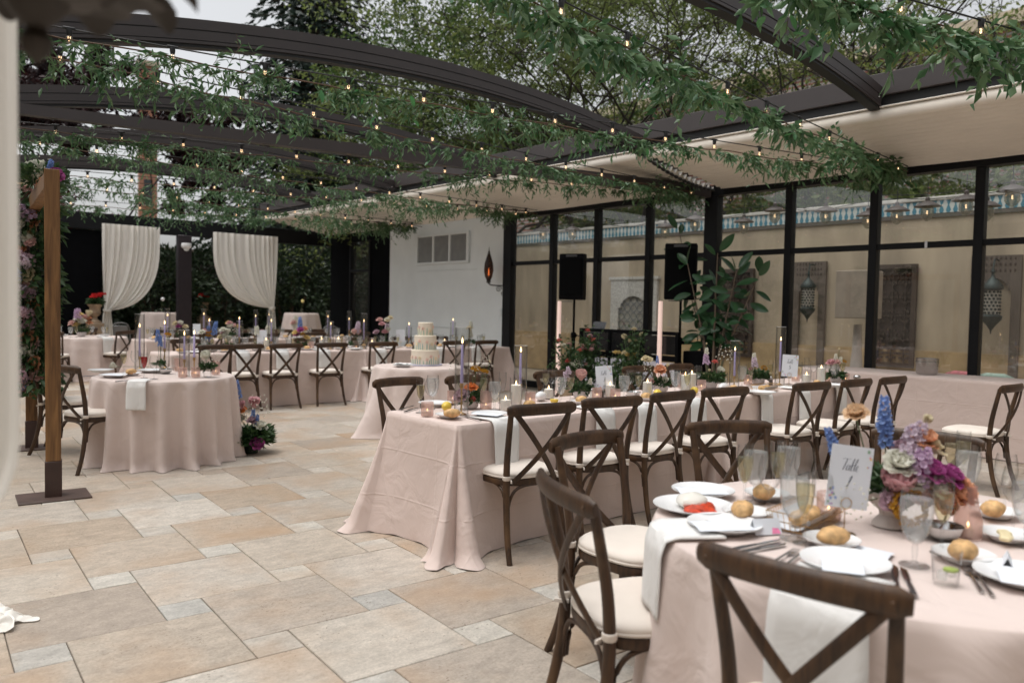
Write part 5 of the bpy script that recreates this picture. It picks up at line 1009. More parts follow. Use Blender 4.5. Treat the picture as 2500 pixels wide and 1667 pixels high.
def leafquads(P, D, Lr, Wr, droop=.3, rr=None):
    """numpy: points P, directions D -> folded leaf of two quads each"""
    n = len(P); rr = rr or np.random; D = D/np.linalg.norm(D, axis=1, keepdims=True); R3 = rr.normal(size=(n, 3)); S = np.cross(D, R3); S /= np.linalg.norm(S, axis=1, keepdims=True)+1e-9; N = np.cross(S, D)
    L = rr.uniform(*Lr, size=(n, 1)); W_ = rr.uniform(*Wr, size=(n, 1)); Z = np.array([0, 0, -1.0])*droop
    a = P; m1 = P+D*L*.45+Z*L*.1; tip = P+D*L+Z*L*.45; fold = N*W_*.25
    V = np.stack([a, m1+S*W_*.5+fold, m1-S*W_*.5+fold, tip, P+D*L*.55+Z*L*.16], 1).reshape(-1, 3)
    i = np.arange(n)[:, None]*5; F = np.concatenate([i+np.array([[0, 1, 3, 4]]), i+np.array([[0, 4, 3, 2]])], 0)
    return V, F
def bunch(parent, flowers, vase_top, seed=0, greens=60, spread=.07, lean=1.0, mat=None, glen=(.03, .07)):
    """flowers: (kind, dx, dy, z[, scale]); stems run from the vase mouth to each head"""
    rr = np.random.RandomState(seed); st = MB()
    for it in flowers:
        k, dx, dy, z = it[:4]; s = it[4] if len(it) > 4 else 1.0; nm, me = FL[k]
        root = Vector((dx*.18, dy*.18, vase_top-.02)); head = Vector((dx, dy, z))
        st.sweep([root, root*.4+head*.6+Vector((dx*.1, dy*.1, .0)), head-Vector((0, 0, .012))], .0022, seg=5)
        o = obj(nm, me, parent, head); o.scale = (s, s, s)
        if k == 'filler': stuff(o)
        d = (head-Vector((0, 0, vase_top-.06))); d.normalize()
        d = (d*.75+Vector((-cF[0], -cF[1], 0))*rr.uniform(.0, .55)+Vector((0, 0, .25))).normalized() if not k.startswith(('stock', 'delph', 'tulip')) else (d*.6+Vector((0, 0, .6))).normalized()
        o.rotation_euler = d.to_track_quat('Z', 'Y').to_euler()
    if st.v: stuff(obj('stems', st, parent, m=STEM))
    if greens:
        n = greens*6; a = rr.uniform(0, 6.28, n); q = rr.uniform(.2, 1, n)**.6; zz = rr.uniform(0, 1, n)
        P = np.stack([spread*q*np.cos(a), spread*q*np.sin(a), vase_top+zz*spread*.7], 1); D = np.stack([np.cos(a)*q, np.sin(a)*q, rr.uniform(-.2, 1.0, n)], 1)+rr.normal(size=(n, 3))*.3
        V, F = leafquads(P, D, glen, (glen[0]*.35, glen[1]*.42), .25, rr); stuff(obj('foliage', mesh_np('foliage', V, F), parent, m=mat or F_LEAF))
def vasebowl(parent, r=.055, h=.05, m=None): return obj('bowl', MB().lathe([(.0, .001), (r*.7, .002), (r*.92, h*.3), (r, h), (r*.95, h), (r*.8, h*.5), (.0, h*.4)], 24), parent, m=m or GREYBOWL)
cam2 = Vector((cF[0], cF[1], 0)).normalized(); rt2 = Vector((cR[0], cR[1], 0)).normalized()
def rel(sx, sy, p):          # pixel of a flower head -> offset in the upright plane through the vase facing us
    d = ray(sx, sy); t = (Vector(p)-Vector(cC)).dot(cam2)/(Vector(d).dot(cam2)); h = Vector(cC)+Vector(d)*t-Vector(p); return h
def h0(it, p): return rel(it[1], it[2], p).z
def bouquet(name, label, base, heads, bowl, seed, greens=40, spread=.07, z=HZ, mat=None, glen=(.03, .07), jit=.02, push=.035):
    p = atz(base[0], base[1], z) if len(base) == 2 else Vector(base); e = empty(name, label, 'flowers', p); top = bowl(e); rr = random.Random(seed); L = []
    for it in heads:
        h = rel(it[1], it[2], p)+cam2*(rr.uniform(-jit, jit)-push*(1 if h0(it, p) < .24 else .3)); sp_ = it[0].startswith(('stock', 'delph')); sc1 = (it[3] if len(it) > 3 else 1.0)*(.62 if it[0] == 'delph' else .8 if sp_ else 1.0)
        if sp_: h = h-Vector((0, 0, .05*sc1))
        L.append((it[0], h.x, h.y, h.z, sc1))
    bunch(e, L, top, seed, greens, spread, 1, mat, glen); return e
def bowlA(e): vasebowl(e); return .05
def bowlB(e): vasebowl(e, .062, .055); return .055
# big compote on the nearest table
def compote(e):
    obj('compote', MB().lathe([(.0, .0), (.055, .001), (.052, .012), (.032, .035), (.035, .05), (.07, .08), (.092, .115), (.087, .116), (.06, .09), (.0, .08)], 32), e, m=STONE); return .115
Z4 = lambda x, y: (1600+.38265*x, 850+.38265*y)
hd = [('rose_apricot', *Z4(1245, 405), .78), ('delph', *Z4(1455, 450), 1.0), ('delph', *Z4(1460, 560), .9), ('delph', *Z4(1130, 600), .8), ('stock_palestock', *Z4(1590, 590), 1.05), ('stock_lilac', *Z4(1570, 700), 1.1), ('rose_peach', *Z4(1685, 575), 1.0), ('rose_cream', *Z4(1740, 640), .95), ('rose_magenta', *Z4(1645, 740), .95), ('rose_magenta', *Z4(1760, 770), .9), ('peony_pink', *Z4(1470, 830), 1.25), ('rose_peach', *Z4(1710, 910), 1.2), ('rose_peach', *Z4(1880, 880), .95), ('yarrow', *Z4(1500, 955), 1.4), ('rose_white', *Z4(1470, 700), 1.0), ('bud_', *Z4(1715, 455), 1.0), ('rose_mauve', *Z4(1540, 640), .8), ('stock_palestock', *Z4(1510, 660), .8), ('rose_orange', *Z4(1830, 830), .7), ('filler', *Z4(1190, 930), .8), ('rose_white', *Z4(1690, 850), .8)]
hd = [(h[0], h[1], h[2], h[3]*1.22) for h in hd]+[('rose_blush', *Z4(1600, 880), 1.1), ('rose_cream', *Z4(1790, 960), .9), ('rose_mauve', *Z4(1420, 930), .9), ('rose_peach', *Z4(1850, 830), .8), ('stock_palestock', *Z4(1640, 540), 1.0), ('rose_peach', *Z4(1800, 880), 1.0), ('rose_white', *Z4(1560, 800), .9)]
bouquet('compote_bouquet', 'lush mixed bouquet in a stone compote on the nearest round table', (2172, 1282), hd, compote, 1, 40, .08, glen=(.035, .075), jit=.02, push=.09)
# middle table bowls
Z1 = lambda x, y: (900+.2126*x, 900+.2126*y); Z2 = lambda x, y: (1300+.1703*x, 800+.1703*y); Z3 = lambda x, y: (1650+.1913*x, 820+.1913*y)
bouquet('flower_bowl', 'grey bowl with an orange ranunculus and dusty pink rose', Z1(1170, 455), [('rose_orange', *Z1(1180, 215), 1.1), ('rose_peach', *Z1(1180, 222), .8), ('rose_mauve', *Z1(1075, 300), 1.35), ('filler', *Z1(1000, 30), .8), ('filler', *Z1(1200, 60), .9), ('yarrow', *Z1(1230, 10), 1.0), ('yarrow', *Z1(1330, 35), .8), ('rose_coral', *Z1(1190, 340), .6), ('filler', *Z1(1330, -60), .8), ('bud_', *Z1(1390, -80), .6)], bowlA, 2, 22, .06)
bouquet('flower_bowl', 'grey bowl with a large pale pink rose and lilac stock', Z2(690, 1010), [('peony_blush', *Z2(690, 690), 1.25), ('stock_palestock', *Z2(500, 680), .9), ('stock_palestock', *Z2(520, 600), .7), ('stock_white', *Z2(810, 760), .6), ('filler', *Z2(640, 560), .6)], bowlB, 3, 30, .06)
bouquet('flower_bowl', 'pale bowl with a peach ranunculus and white tulip', Z2(1840, 915), [('rose_peach', *Z2(1815, 600), 1.25), ('rose_orange', *Z2(1812, 585), .6), ('tulip', *Z2(1890, 750), 1.2), ('rose_cream', *Z2(1610, 440), .8), ('rose_cream', *Z2(1665, 460), .8), ('delph', *Z2(1790, 470), .7), ('bud_', *Z2(1930, 540), 1.2), ('filler', *Z2(1680, 600), 1.0), ('rose_blush', *Z2(1700, 760), .7)], bowlB, 4, 26, .06)
bouquet('flower_bowl', 'pale bowl with lilac stock, pink bud and white carnation', Z3(440, 665), [('stock_lilac', *Z3(390, 290), 1.1), ('stock_white', *Z3(395, 190), .7), ('rose_coral', *Z3(490, 330), .7), ('peony_white', *Z3(555, 450), 1.0), ('rose_cream', *Z3(410, 510), .8), ('rose_cream', *Z3(360, 500), .7), ('bud_', *Z3(410, 435), 1.0), ('filler', *Z3(600, 300), 1.3), ('bud_', *Z3(395, 100), .6)], bowlB, 5, 60, .10)
bouquet('flower_bowl', 'low box of greenery with a white stock and yellow yarrow', Z3(1050, 612), [('stock_palestock', *Z3(1000, 330), 1.15), ('stock_white', *Z3(1005, 260), .8), ('yarrow', *Z3(1110, 410), .9), ('rose_cream', *Z3(1110, 465), .8), ('bud_', *Z3(1175, 480), 1.0), ('rose_magenta', *Z3(945, 420), .5)], bowlB, 6, 70, .085)
bouquet('flower_bowl', 'bowl with a pale pink rose at the far end of the middle table', Z3(2040, 600), [('rose_pink', *Z3(1960, 340), 1.2), ('stock_white', *Z3(2030, 260), .7), ('stock_white', *Z3(2085, 300), .7), ('bud_', *Z3(2070, 165), .8), ('yarrow', *Z3(2130, 325), .7), ('rose_blush', *Z3(2030, 330), .9)], bowlA, 7, 26, .07)
# left round table vase
ZL = lambda x, y: (.2979*x, 750+.2979*y)
def glassvase(e): obj('glass', MB().shell([(.001, .002), (.034, .002), (.036, .08)], 18), e, m=GLASSW); return .075
bouquet('vase_of_ranunculus', 'glass vase of white ranunculus on the left round table', ZL(1700, 570), [('peony_white', *ZL(1705, 400), 1.2), ('rose_white', *ZL(1690, 395), 1.0), ('filler', *ZL(1760, 430), 1.1), ('filler', *ZL(1700, 450), 1.0)], glassvase, 8, 30, .05)
bouquet('delphinium_vase', 'blue delphinium in a slim glass on the left round table', ZL(1310, 540), [('delph', *ZL(1300, 250), 1.3), ('delph', *ZL(1320, 290), 1.1), ('yarrow', *ZL(1385, 225), .9), ('peony_white', *ZL(945, 480), .9)], glassvase, 9, 8, .03)
# floor flowers beside the left round table
fb = atz(611, 1105, 0)
def nobowl(e): obj('pot', MB().lathe([(.0, .0), (.07, .001), (.09, .10), (.085, .10), (.0, .08)], 20), e, m=M('dark plastic pot', (.02, .03, .02), .6)); return .10
ff = bouquet('floor_flowers', 'blue, pink and peach flowers in greenery on the floor by the left round table', fb, [('delph', *ZL(1965, 690), 1.9), ('delph', *ZL(1950, 760), 1.4), ('tulip_pink', *ZL(2095, 780), 2.2), ('tulip_pink', *ZL(1990, 800), 1.7), ('rose_orange', *ZL(1955, 850), 2.0), ('delph', *ZL(2080, 900), 1.4), ('delph', *ZL(2110, 940), 1.3), ('rose_white', *ZL(2150, 970), 1.7), ('rose_magenta', *ZL(2145, 1090), 1.6), ('rose_mauve', *ZL(2080, 920), 1.2), ('rose_white', *ZL(1985, 910), 1.3), ('filler', *ZL(2120, 870), 2.0), ('filler', *ZL(1980, 960), 2.0)], nobowl, 10, 240, .17, mat=F_LEAF, glen=(.05, .11), push=.14)
# far tables
random.seed(3)
for sx, Y, heads, t in ((556, TB0+.4, ['rose_white', 'peony_white', 'rose_cream', 'rose_pink', 'filler'], 'white and cream flowers left on the far long table'), (735, TB0+.42, ['rose_butter', 'rose_magenta', 'delph', 'yarrow', 'rose_peach'], 'yellow, magenta and blue flowers on the far long table'), (866, TB0+.4, ['stock_palestock', 'peony_blush', 'rose_cream', 'bud_'], 'pale pink rose and stock on the far long table'), (935, TB0+.55, ['rose_cream', 'rose_pink', 'stock_palestock', 'peony_white', 'rose_blush', 'rose_mauve', 'rose_white'], 'tall pastel bouquet left of the cake'), (640, TB0+.6, ['stock_white', 'rose_pink', 'bud_'], 'white stock behind the far table candles'), (1148, TB0+.4, ['stock_white', 'bud_', 'rose_cream'], 'slim white flowers right of the cake'), (505, TB0+.4, ['delph', 'yarrow', 'rose_pink', 'rose_white'], 'blue and yellow flowers at the far table left end')):
    p = aty(sx, 850, Y); e = empty('flower_bowl', 'bowl of '+t, 'flowers', (p.x, Y, HZ)); vasebowl(e, .055, .05); k = 1.5 if 'tall' in t else 1.0
    bunch(e, [(h, random.uniform(-.09, .09)*k, random.uniform(-.05, .05), (.16+random.uniform(0, .16))*k, 1.25) for h in heads+heads[:2]], .05, int(sx), 22, .07)
for x, heads, t in ((4.95, ['rose_white', 'rose_magenta', 'rose_cream'], 'left'), (5.9, ['rose_white', 'rose_butter', 'rose_pink'], 'middle'), (7.2, ['stock_white', 'rose_blush', 'peony_white'], 'right')):
    e = empty('flower_bowl', 'bowl of pale flowers, %s one of the hindmost table' % t, 'flowers', (x, 14.85, HZ)); vasebowl(e); bunch(e, [(h, random.uniform(-.12, .12), random.uniform(-.05, .05), .18+random.uniform(0, .14), 1.4) for h in heads*2], .05, int(x*10), 22, .08)
e = empty('flower_bowl', 'peach and white bouquet on the back left round table', 'flowers', (3.62, 16.3, HZ)); vasebowl(e, .08, .08); bunch(e, [(h, random.uniform(-.16, .16), random.uniform(-.1, .1), .2+random.uniform(0, .24), 1.7) for h in ['rose_peach', 'rose_blush', 'rose_white', 'stock_lilac', 'rose_butter', 'peony_cream']*2], .08, 77, 30, .12)
# rose bushes before the DJ booth
for k, (sx, sy, X, hts, cols_, t) in enumerate(((1395, 905, 8.3, .95, ['rose_pink', 'rose_blush', 'rose_white', 'rose_coral'], 'pink and blush rose bush left of the booth'), (1440, 890, 8.5, 1.12, ['rose_coral', 'rose_pink'], 'dark leafed climbing rose before the booth panels'), (1545, 880, 8.4, 1.15, ['rose_cream', 'rose_butter', 'rose_cream'], 'tall cream rose before the booth'), (1515, 910, 8.3, .85, ['rose_butter', 'rose_butter', 'rose_cream'], 'yellow rose bush at the foot of the booth'))):
    p = atx(sx, sy, X); e = empty('rose_bush', t, 'rose bush', (X, p.y, 0)); obj('pot', MB().lathe([(.0, 0), (.14, .001), (.17, .28), (.155, .28), (.0, .25)], 20), e, m=TERRA); rr = np.random.RandomState(40+k); st = MB(); hs_ = []
    wd = (.30, .14, .13, .26)[k]
    for q in range(26): a = rr.uniform(0, 6.28); rad = wd*rr.uniform(.1, 1); hs_.append((rad*math.cos(a), rad*math.sin(a), hts*rr.uniform(.62, 1)+.05))
    for h in hs_: st.sweep([(h[0]*.1, h[1]*.1, .25), (h[0]*.6, h[1]*.6, h[2]*.7), h], .004, seg=5)
    stuff(obj('stems', st, e, m=STEM)); P = np.repeat(np.array(hs_), 30, 0); P = P*np.array([1, 1, 1])-np.stack([np.zeros(len(P)), np.zeros(len(P)), rr.uniform(0, .45, len(P))], 1)*hts; P += rr.normal(size=P.shape)*.05
    V, F = leafquads(P, rr.normal(size=P.shape)+np.array([0, 0, .3]), (.04, .08), (.025, .045), .2, rr); stuff(obj('foliage', mesh_np('foliage', V, F), e, m=F_LEAF))
    for q, h in enumerate(hs_[:12]): o = obj('rose', FL[cols_[q % len(cols_)]][1], e, h); o.scale = (.95,)*3; o.rotation_euler = (rr.uniform(-.8, .8), rr.uniform(-.8, .8), 0)
# ================================================================== WOODEN ARCH WITH FLOWERS
pb = atz(131, 1213, 0); wa = empty('wooden_arch', 'square stained timber ceremony arch with steel base plates at the left', 'arch', (pb.x, pb.y, 0))
bk = Vector((aty(78, 1090, 8.75).x-pb.x, 8.75-pb.y, 0)); bdir = bk.normalized(); brz = math.atan2(bdir.y, bdir.x)-math.pi/2
H_ = 2.36
for o_ in (Vector((0, 0, 0)), bk):
    pst = obj('post', MB().box((o_.x, o_.y, H_/2+.14), (.098, .098, H_-.26), rz=-.21, bev=.004), wa, m=W_POST)
    obj('steel_shoe', MB().box((o_.x, o_.y, .135), (.108, .108, .27), rz=-.21, bev=.003), wa, m=M('rusty brown steel', (.055, .028, .022), .5, var=.25)); obj('base_plate', MB().box((o_.x, o_.y, .006), (.46, .34, .012), rz=-.1, bev=.002), wa, m=M('brown steel plate', (.085, .055, .045), .45, var=.25))
kn = MB()
for z in (1.62, .62, 1.02): kn.ell((-.03+.04*z/2, -.058, z), (.014, .004, .018), 10, 6)
obj('knot', kn, wa, m=M('dark wood knot', (.05, .022, .008), .6)) if False else None
obj('crossbeam', MB().box((bk.x/2, bk.y/2, H_-.06), (.09, bk.length-.125, .115), rz=brz, bev=.004), wa, m=W_POST)
fq = aty(78, 800, 8.45); fa = empty('arch_flowers', 'hanging column of roses, stock and greenery on the far arch post', 'flowers', (fq.x, 8.45, 0)); rr = np.random.RandomState(11); n = 2600
zz = rr.uniform(.55, 2.55, n); wd = .13+.10*np.sin(zz*3)**2+.10*(zz > 2.0)*(zz < 2.4); a = rr.uniform(0, 6.28, n); q = rr.uniform(0, 1, n)**.5
P = np.stack([wd*q*np.cos(a), wd*q*np.sin(a)-.05, zz], 1); V, F = leafquads(P, np.stack([np.cos(a), np.sin(a), rr.uniform(-.8, .5, n)], 1)+rr.normal(size=(n, 3))*.3, (.06, .13), (.03, .06), .5, rr); stuff(obj('foliage', mesh_np('foliage', V, F), fa, m=F_LEAF))
kinds = ['rose_blush', 'rose_white', 'stock_mauve', 'stock_lilac', 'peony_white', 'rose_peach', 'rose_mauve', 'rose_cream', 'stock_palestock', 'rose_peach', 'rose_blush', 'peony_cream', 'delph']
for k in range(58):
    z = .62+1.9*k/57; sx = rr.uniform(62, 118); z_pix = z; a_ = rr.uniform(-1, 1); off = rt2*(.11*a_)-cam2*rr.uniform(.08, .2); nm, me = FL[kinds[rr.randint(len(kinds))] if k % 4 else 'rose_blush']; o = obj(nm, me, fa, (off.x, off.y, z)); s = rr.uniform(1.1, 1.8); o.scale = (s, s, s)
    o.rotation_euler = (-cam2*rr.uniform(.7, 1.2)+rt2*rr.uniform(-.5, .5)+Vector((0, 0, rr.uniform(.0, .7)))).to_track_quat('Z', 'Y').to_euler()
tp = aty(80, 415, pb.y+bk.y*.45)
ft = empty('arch_top_flowers', 'white, magenta and peach blooms on top of the arch crossbeam', 'flowers', (pb.x+bk.x*.42, pb.y+bk.y*.42, H_)); bunch(ft, [('peony_white', -.02, .05, .12, 2.3), ('rose_white', -.05, .12, .06, 1.6), ('rose_magenta', .06, -.22, .08, 1.6), ('delph', .02, -.16, .06, 1.0), ('rose_peach', .03, -.05, .01, 1.9), ('filler', .0, -.1, .08, 1.6), ('peony_cream', -.08, .3, .08, 2.0), ('rose_orange', .05, .02, -.0, 1.2)], .02, 5, 60, .18, glen=(.05, .1))
# ================================================================== CURTAINS
def curtain(xL, xR, zt, tie, tail, seed, side, mode=0):
    """pleated drape in the X-Z plane gathered to tie=(x,z) and falling on to the floor"""
    rr = random.Random(seed); ph = rr.uniform(0, 6); n, m = 240, 44; V = []
    for j in range(m+1):
        t = j/m
        for i in range(n+1):
            s = i/n; far = (1-s) if side > 0 else s
            x0 = xL+(xR-xL)*s; xt = tie[0]+(s-.5)*.10
            e = t**(1.6+1.2*far); x = x0+(xt-x0)*e; z = zt+(tie[1]-zt)*(t**(.92-.25*far))-.30*far*math.sin(math.pi*min(1, t*1.0))*t**2.0
            fold = .034*(1-.5*e)*(.7+.5*math.sin(s*23+ph))*math.sin(s*70+ph+2.2*math.sin(s*8)+1.2*t)+.03*math.sin(s*17+ph)*t
            V.append((x, fold, z))
    F = [(j*(n+1)+i, j*(n+1)+i+1, (j+1)*(n+1)+i+1, (j+1)*(n+1)+i) for j in range(m) for i in range(n)]
    return mesh_np('panel', V, F)
def tailmesh(x, z, seed):
    n, m = 40, 20; V = []
    for j in range(m+1):
        t = j/m; w_ = .07+.10*t**.6
        for i in range(n+1): s = i/n; V.append((x+(s-.5)*2*w_*.9, .03*math.sin(s*24+seed)*(.4+t), z*(1-t)+.004))
    return mesh_np('tail', V, [(j*(n+1)+i, j*(n+1)+i+1, (j+1)*(n+1)+i+1, (j+1)*(n+1)+i) for j in range(m) for i in range(n)])
Yc = YB-.12
for (a, b, tx, tz, side, lab) in ((aty(250, 535, Yc).x, aty(390, 535, Yc).x, aty(262, 758, Yc).x, aty(262, 758, Yc).z, -1, 'white pleated curtain tied to the left, left of the dark pillar'), (aty(522, 550, Yc).x, aty(678, 560, Yc).x, aty(664, 752, Yc).x, aty(664, 752, Yc).z, 1, 'white pleated curtain gathered to the right, right of the dark pillar')):
    e = empty('curtain', lab, 'curtain', (0, Yc, 0), group='white tied back curtains'); c1 = obj('panel', curtain(a, b, 3.06, (tx, tz), True, 3, side), e, m=DRAPE); obj('tail', tailmesh(tx, tz, 2), e, m=DRAPE); obj('tie_band', MB().lathe([(.075, -.03), (.085, 0), (.075, .03)], 16, (tx, 0, tz)), e, m=DRAPE)
# near draped post at the left picture edge (out of focus)
nd = cam2*1.25-rt2*.932; e = empty('near_drape', 'blurred white drape at the left picture edge, close to the camera', 'curtain', (nd.x, nd.y, 0), -YAW); n, m = 60, 50; V = []
for j in range(m+1):
    z = 2.9-1.95*j/m; t = j/m
    for i in range(n+1):
        s = i/n; x = -.35+.548*s; k = max(0, (1.22-z)/.27) if z < 1.22 else 0; V.append((x-.25*k*k*s-.02, .025*math.sin(s*30)+.02*math.sin(s*11), z))
obj('panel', mesh_np('panel', V, [(j*(n+1)+i, j*(n+1)+i+1, (j+1)*(n+1)+i+1, (j+1)*(n+1)+i) for j in range(m) for i in range(n)]), e, m=DRAPE)
obj('tail', MB().sweep(smooth_path([(-.28, 0, .96), (-.31, 0, .6), (-.32, 0, .2), (-.32, 0, .0)], 5), [(.09, .05)]*16, seg=14), e, m=DRAPE); obj('pole', MB().sweep([(-.40, .05, 0), (-.40, .05, 2.95)], .03, seg=12), e, m=WHITEWALL)
fp = atz(26, 1512, 0); V = []; rr = random.Random(4); n, m = 30, 30
for j in range(m+1):
    for i in range(n+1):
        u, v = i/n*2-1, j/m*2-1; k = max(0, 1-(u*u+v*v)*.8); V.append((u*.10+.03*math.sin(6*v), v*.16+.03*math.sin(5*u), .006+.075*k**.7*(.5+.5*abs(math.sin(6*u+5*v))*abs(math.cos(8*v-5*u+1)))))
tag(obj('fabric_bundle', mesh_np('fabric_bundle', V, [(j*(n+1)+i, j*(n+1)+i+1, (j+1)*(n+1)+i+1, (j+1)*(n+1)+i) for j in range(m) for i in range(n)]), None, (fp.x-.09, fp.y+.02, 0), .5, m=DRAPE), 'crumpled white fabric end lying on the tiles at the left edge', 'fabric')
# blurred dark metal lamp crown at the top left
q = Vector(cC)+Vector(ray(140, -62))*1.0; e = empty('iron_lamp', 'dark out of focus wrought iron lamp crown at the top left corner', 'lamp', q); IRON = M('dark bronze iron', (.022, .016, .011), .55, var=.3)
obj('crown', MB().lathe([(.0, .10), (.03, .09), (.05, .05), (.10, .03), (.125, .0), (.12, -.012), (.08, .0), (.05, -.03), (.0, -.035)], 40, fn=lambda a, z: 1+.10*math.cos(9*a)*(z < .04)), e, m=IRON)
for k in range(9):
    a = k*2*math.pi/9+.35; d = Vector((math.cos(a), math.sin(a), 0)); V, F = [], []; petal(V, F, d*.10+Vector((0, 0, .012)), Vector((0, 0, -1)), d, .075, .06, .5, .4, 5, 5); obj('leaf', MB().add(V, F), e, m=IRON)
obj('drop', MB().lathe([(.0, -.125), (.016, -.11), (.02, -.095), (.012, -.08), (.03, -.06), (.045, -.035), (.03, -.02)], 18, (-.02, .02, .012)), e, m=IRON); obj('stem', MB().sweep([(0, 0, .08), (0, 0, .9)], .012), e, m=IRON)
# ================================================================== SPEAKERS, BOOTH, FICUS, SCONCE, URNS
SPK = M('matte black speaker shell', (.004, .0042, .005), .6, var=.2, bump=.1, bscale=200, spec=.06); GRILL = M('black steel mesh', (.002, .0022, .0025), .9, var=.2, scale=200, spec=.1)
def speaker(sx, sy, X, label, slabel, h, rz):
    p = atx(sx, sy, X); e = empty('loudspeaker', label, 'speaker', p, rz); w_ = h*.56; d = .34
    V = [(-w_/2, -.17), (w_/2, -.17), (w_/2, -.02), (w_*.28, .17), (-w_*.28, .17), (-w_/2, -.02)]
    mb = MB(); VV = []
    for z, k in ((0, .95), (.02, 1), (h-.02, 1), (h, .95)): VV += [(x*k, y*k, z) for x, y in V]
    F = [tuple(range(5, -1, -1)), tuple(range(18, 24))]+[(a*6+i, a*6+(i+1) % 6, a*6+6+(i+1) % 6, a*6+6+i) for a in range(3) for i in range(6)]
    obj('cabinet', mb.add(VV, F), e, m=SPK); obj('grille', MB().box((0, -.174, h*.5), (w_*.88, .01, h*.80), bev=.004), e, m=GRILL)
    for z in (h*.955, h*.045): obj('handle_recess', MB().box((0, -.172, z), (w_*.45, .012, h*.045), bev=.004), e, m=M('grey handle', (.05, .05, .052), .5))
    obj('badge', MB().lathe([(.0, 0), (.018, .001), (.018, .003), (.0, .004)], 14, (0, 0, 0)), e, m=CERAMIC); b = e.children[-1]; b.rotation_euler.x = math.pi/2; b.location = (-w_*.12, -.178, h*.2)
    st = empty('speaker_stand', slabel, 'stand', (p.x, p.y, 0)); obj('pole', MB().lathe([(.03, .2), (.03, 1.0), (.018, 1.01), (.018, p.z)], 14), st, m=SPK); obj('collar', MB().lathe([(.03, .98), (.045, 1.0), (.045, 1.06), (.03, 1.08)], 14), st, m=SPK); obj('knob', MB().box((.06, 0, 1.03), (.05, .02, .03), bev=.004), st, m=SPK)
    for k in range(3): a = k*2.094+.3; obj('leg', MB().sweep([(.03*math.cos(a), .03*math.sin(a), .75), (.45*math.cos(a), .45*math.sin(a), .012)], .012, seg=8), st, m=SPK)
speaker(1402, 732, 9.0, 'black loudspeaker on a stand, left of the booth', 'black speaker stand left of the booth', .72, -YAW-.42); speaker(1662, 732, 9.0, 'black loudspeaker behind the ficus, right of the booth', 'black speaker stand right of the booth', .77, -YAW-.30)
TUBE = M('pale pink lit tube', (.80, .62, .56), .5, var=.02, emit=(1, .70, .60), estr=.35)
for sx, X, t in ((1366, 8.75, 'left'), (1613, 8.75, 'right')):
    p = atx(sx, 735, X); e = empty('light_tube', 'slim pale pink light tube standing under the %s speaker' % t, 'light tube', (X, p.y, 0)); obj('tube', MB().lathe([(.036, .03), (.030, p.z)], 16), e, m=TUBE); obj('base', MB().lathe([(.0, 0), (.12, .002), (.12, .02), (.04, .03)], 20), e, m=SPK)
b0, b1 = atx(1420, 800, 8.8), atx(1655, 800, 8.8); bo = empty('dj_booth', 'black framed booth with white front panels between the speakers', 'booth', (8.8, (b0.y+b1.y)/2, 0)); W2 = (b0.y-b1.y)/2
PANEL = M('white fabric in lavender light', (.74, .73, .82), .8, var=.02)  # lavender light on the white cloth is mixed into its colour
for y in (-W2, -W2*.33, W2*.35, W2): obj('frame_post', MB().box((0, y, .58), (.05, .05, 1.16), bev=.004), bo, m=SPK)
for a, b in ((-W2, -W2*.33), (-W2*.33, W2*.35), (W2*.35, W2)):
    obj('front_panel', MB().box((-.005, (a+b)/2, .37), (.012, b-a-.055, .72)), bo, m=PANEL); obj('upper_panel', MB().box((0, (a+b)/2, .97), (.012, b-a-.055, .26)), bo, m=M('smoked panel', (.012, .012, .013), .25, var=.2)); obj('rail', MB().box((0, (a+b)/2, .785), (.04, b-a-.055, .08)), bo, m=SPK); obj('rail', MB().box((0, (a+b)/2, 1.135), (.04, b-a-.055, .05)), bo, m=SPK)
obj('shelf', MB().box((.28, 0, 1.0), (.5, W2*1.9, .03)), bo, m=SPK); obj('rear_leg', MB().box((.5, -W2*.9, .49), (.04, .04, .98)), bo, m=SPK); obj('rear_leg', MB().box((.5, W2*.9, .49), (.04, .04, .98)), bo, m=SPK)
lp = atx(1440, 790, 9.05); e = empty('laptop', 'open silver laptop on the booth, seen edge on', 'laptop', (9.05, lp.y, 1.17), -.2); obj('keyboard', MB().box((0, 0, .01), (.24, .34, .018), bev=.003), e, m=STEEL); s_ = obj('screen', MB().box((0, 0, .12), (.008, .34, .24), bev=.002), e, (.12, 0, .012), m=DARKSTEEL); s_.rotation_euler.y = .35
tag(obj('mixing_deck', MB().box((0, 0, .0), (.34, .62, .07), bev=.01).box((0, 0, .04), (.28, .56, .02)), None, (9.08, lp.y-.62, 1.05), m=SPK), 'black mixing deck on the booth shelf', 'mixer'); lq = [o for o in col.objects if o.name.startswith('laptop')][0]; lq.location.z = 1.02
# equipment case with aerials
ec = atx(1705, 905, 9.1); e = empty('wireless_case', 'small black case with two aerials right of the booth', 'case', (9.1, ec.y, 0)); obj('case', MB().box((0, 0, .45), (.3, .32, .9), bev=.01), e, m=SPK)
for y in (-.03, .03): obj('aerial', MB().sweep([(0, y, .9), (0, y, 1.12)], .006, seg=6), e, m=SPK)
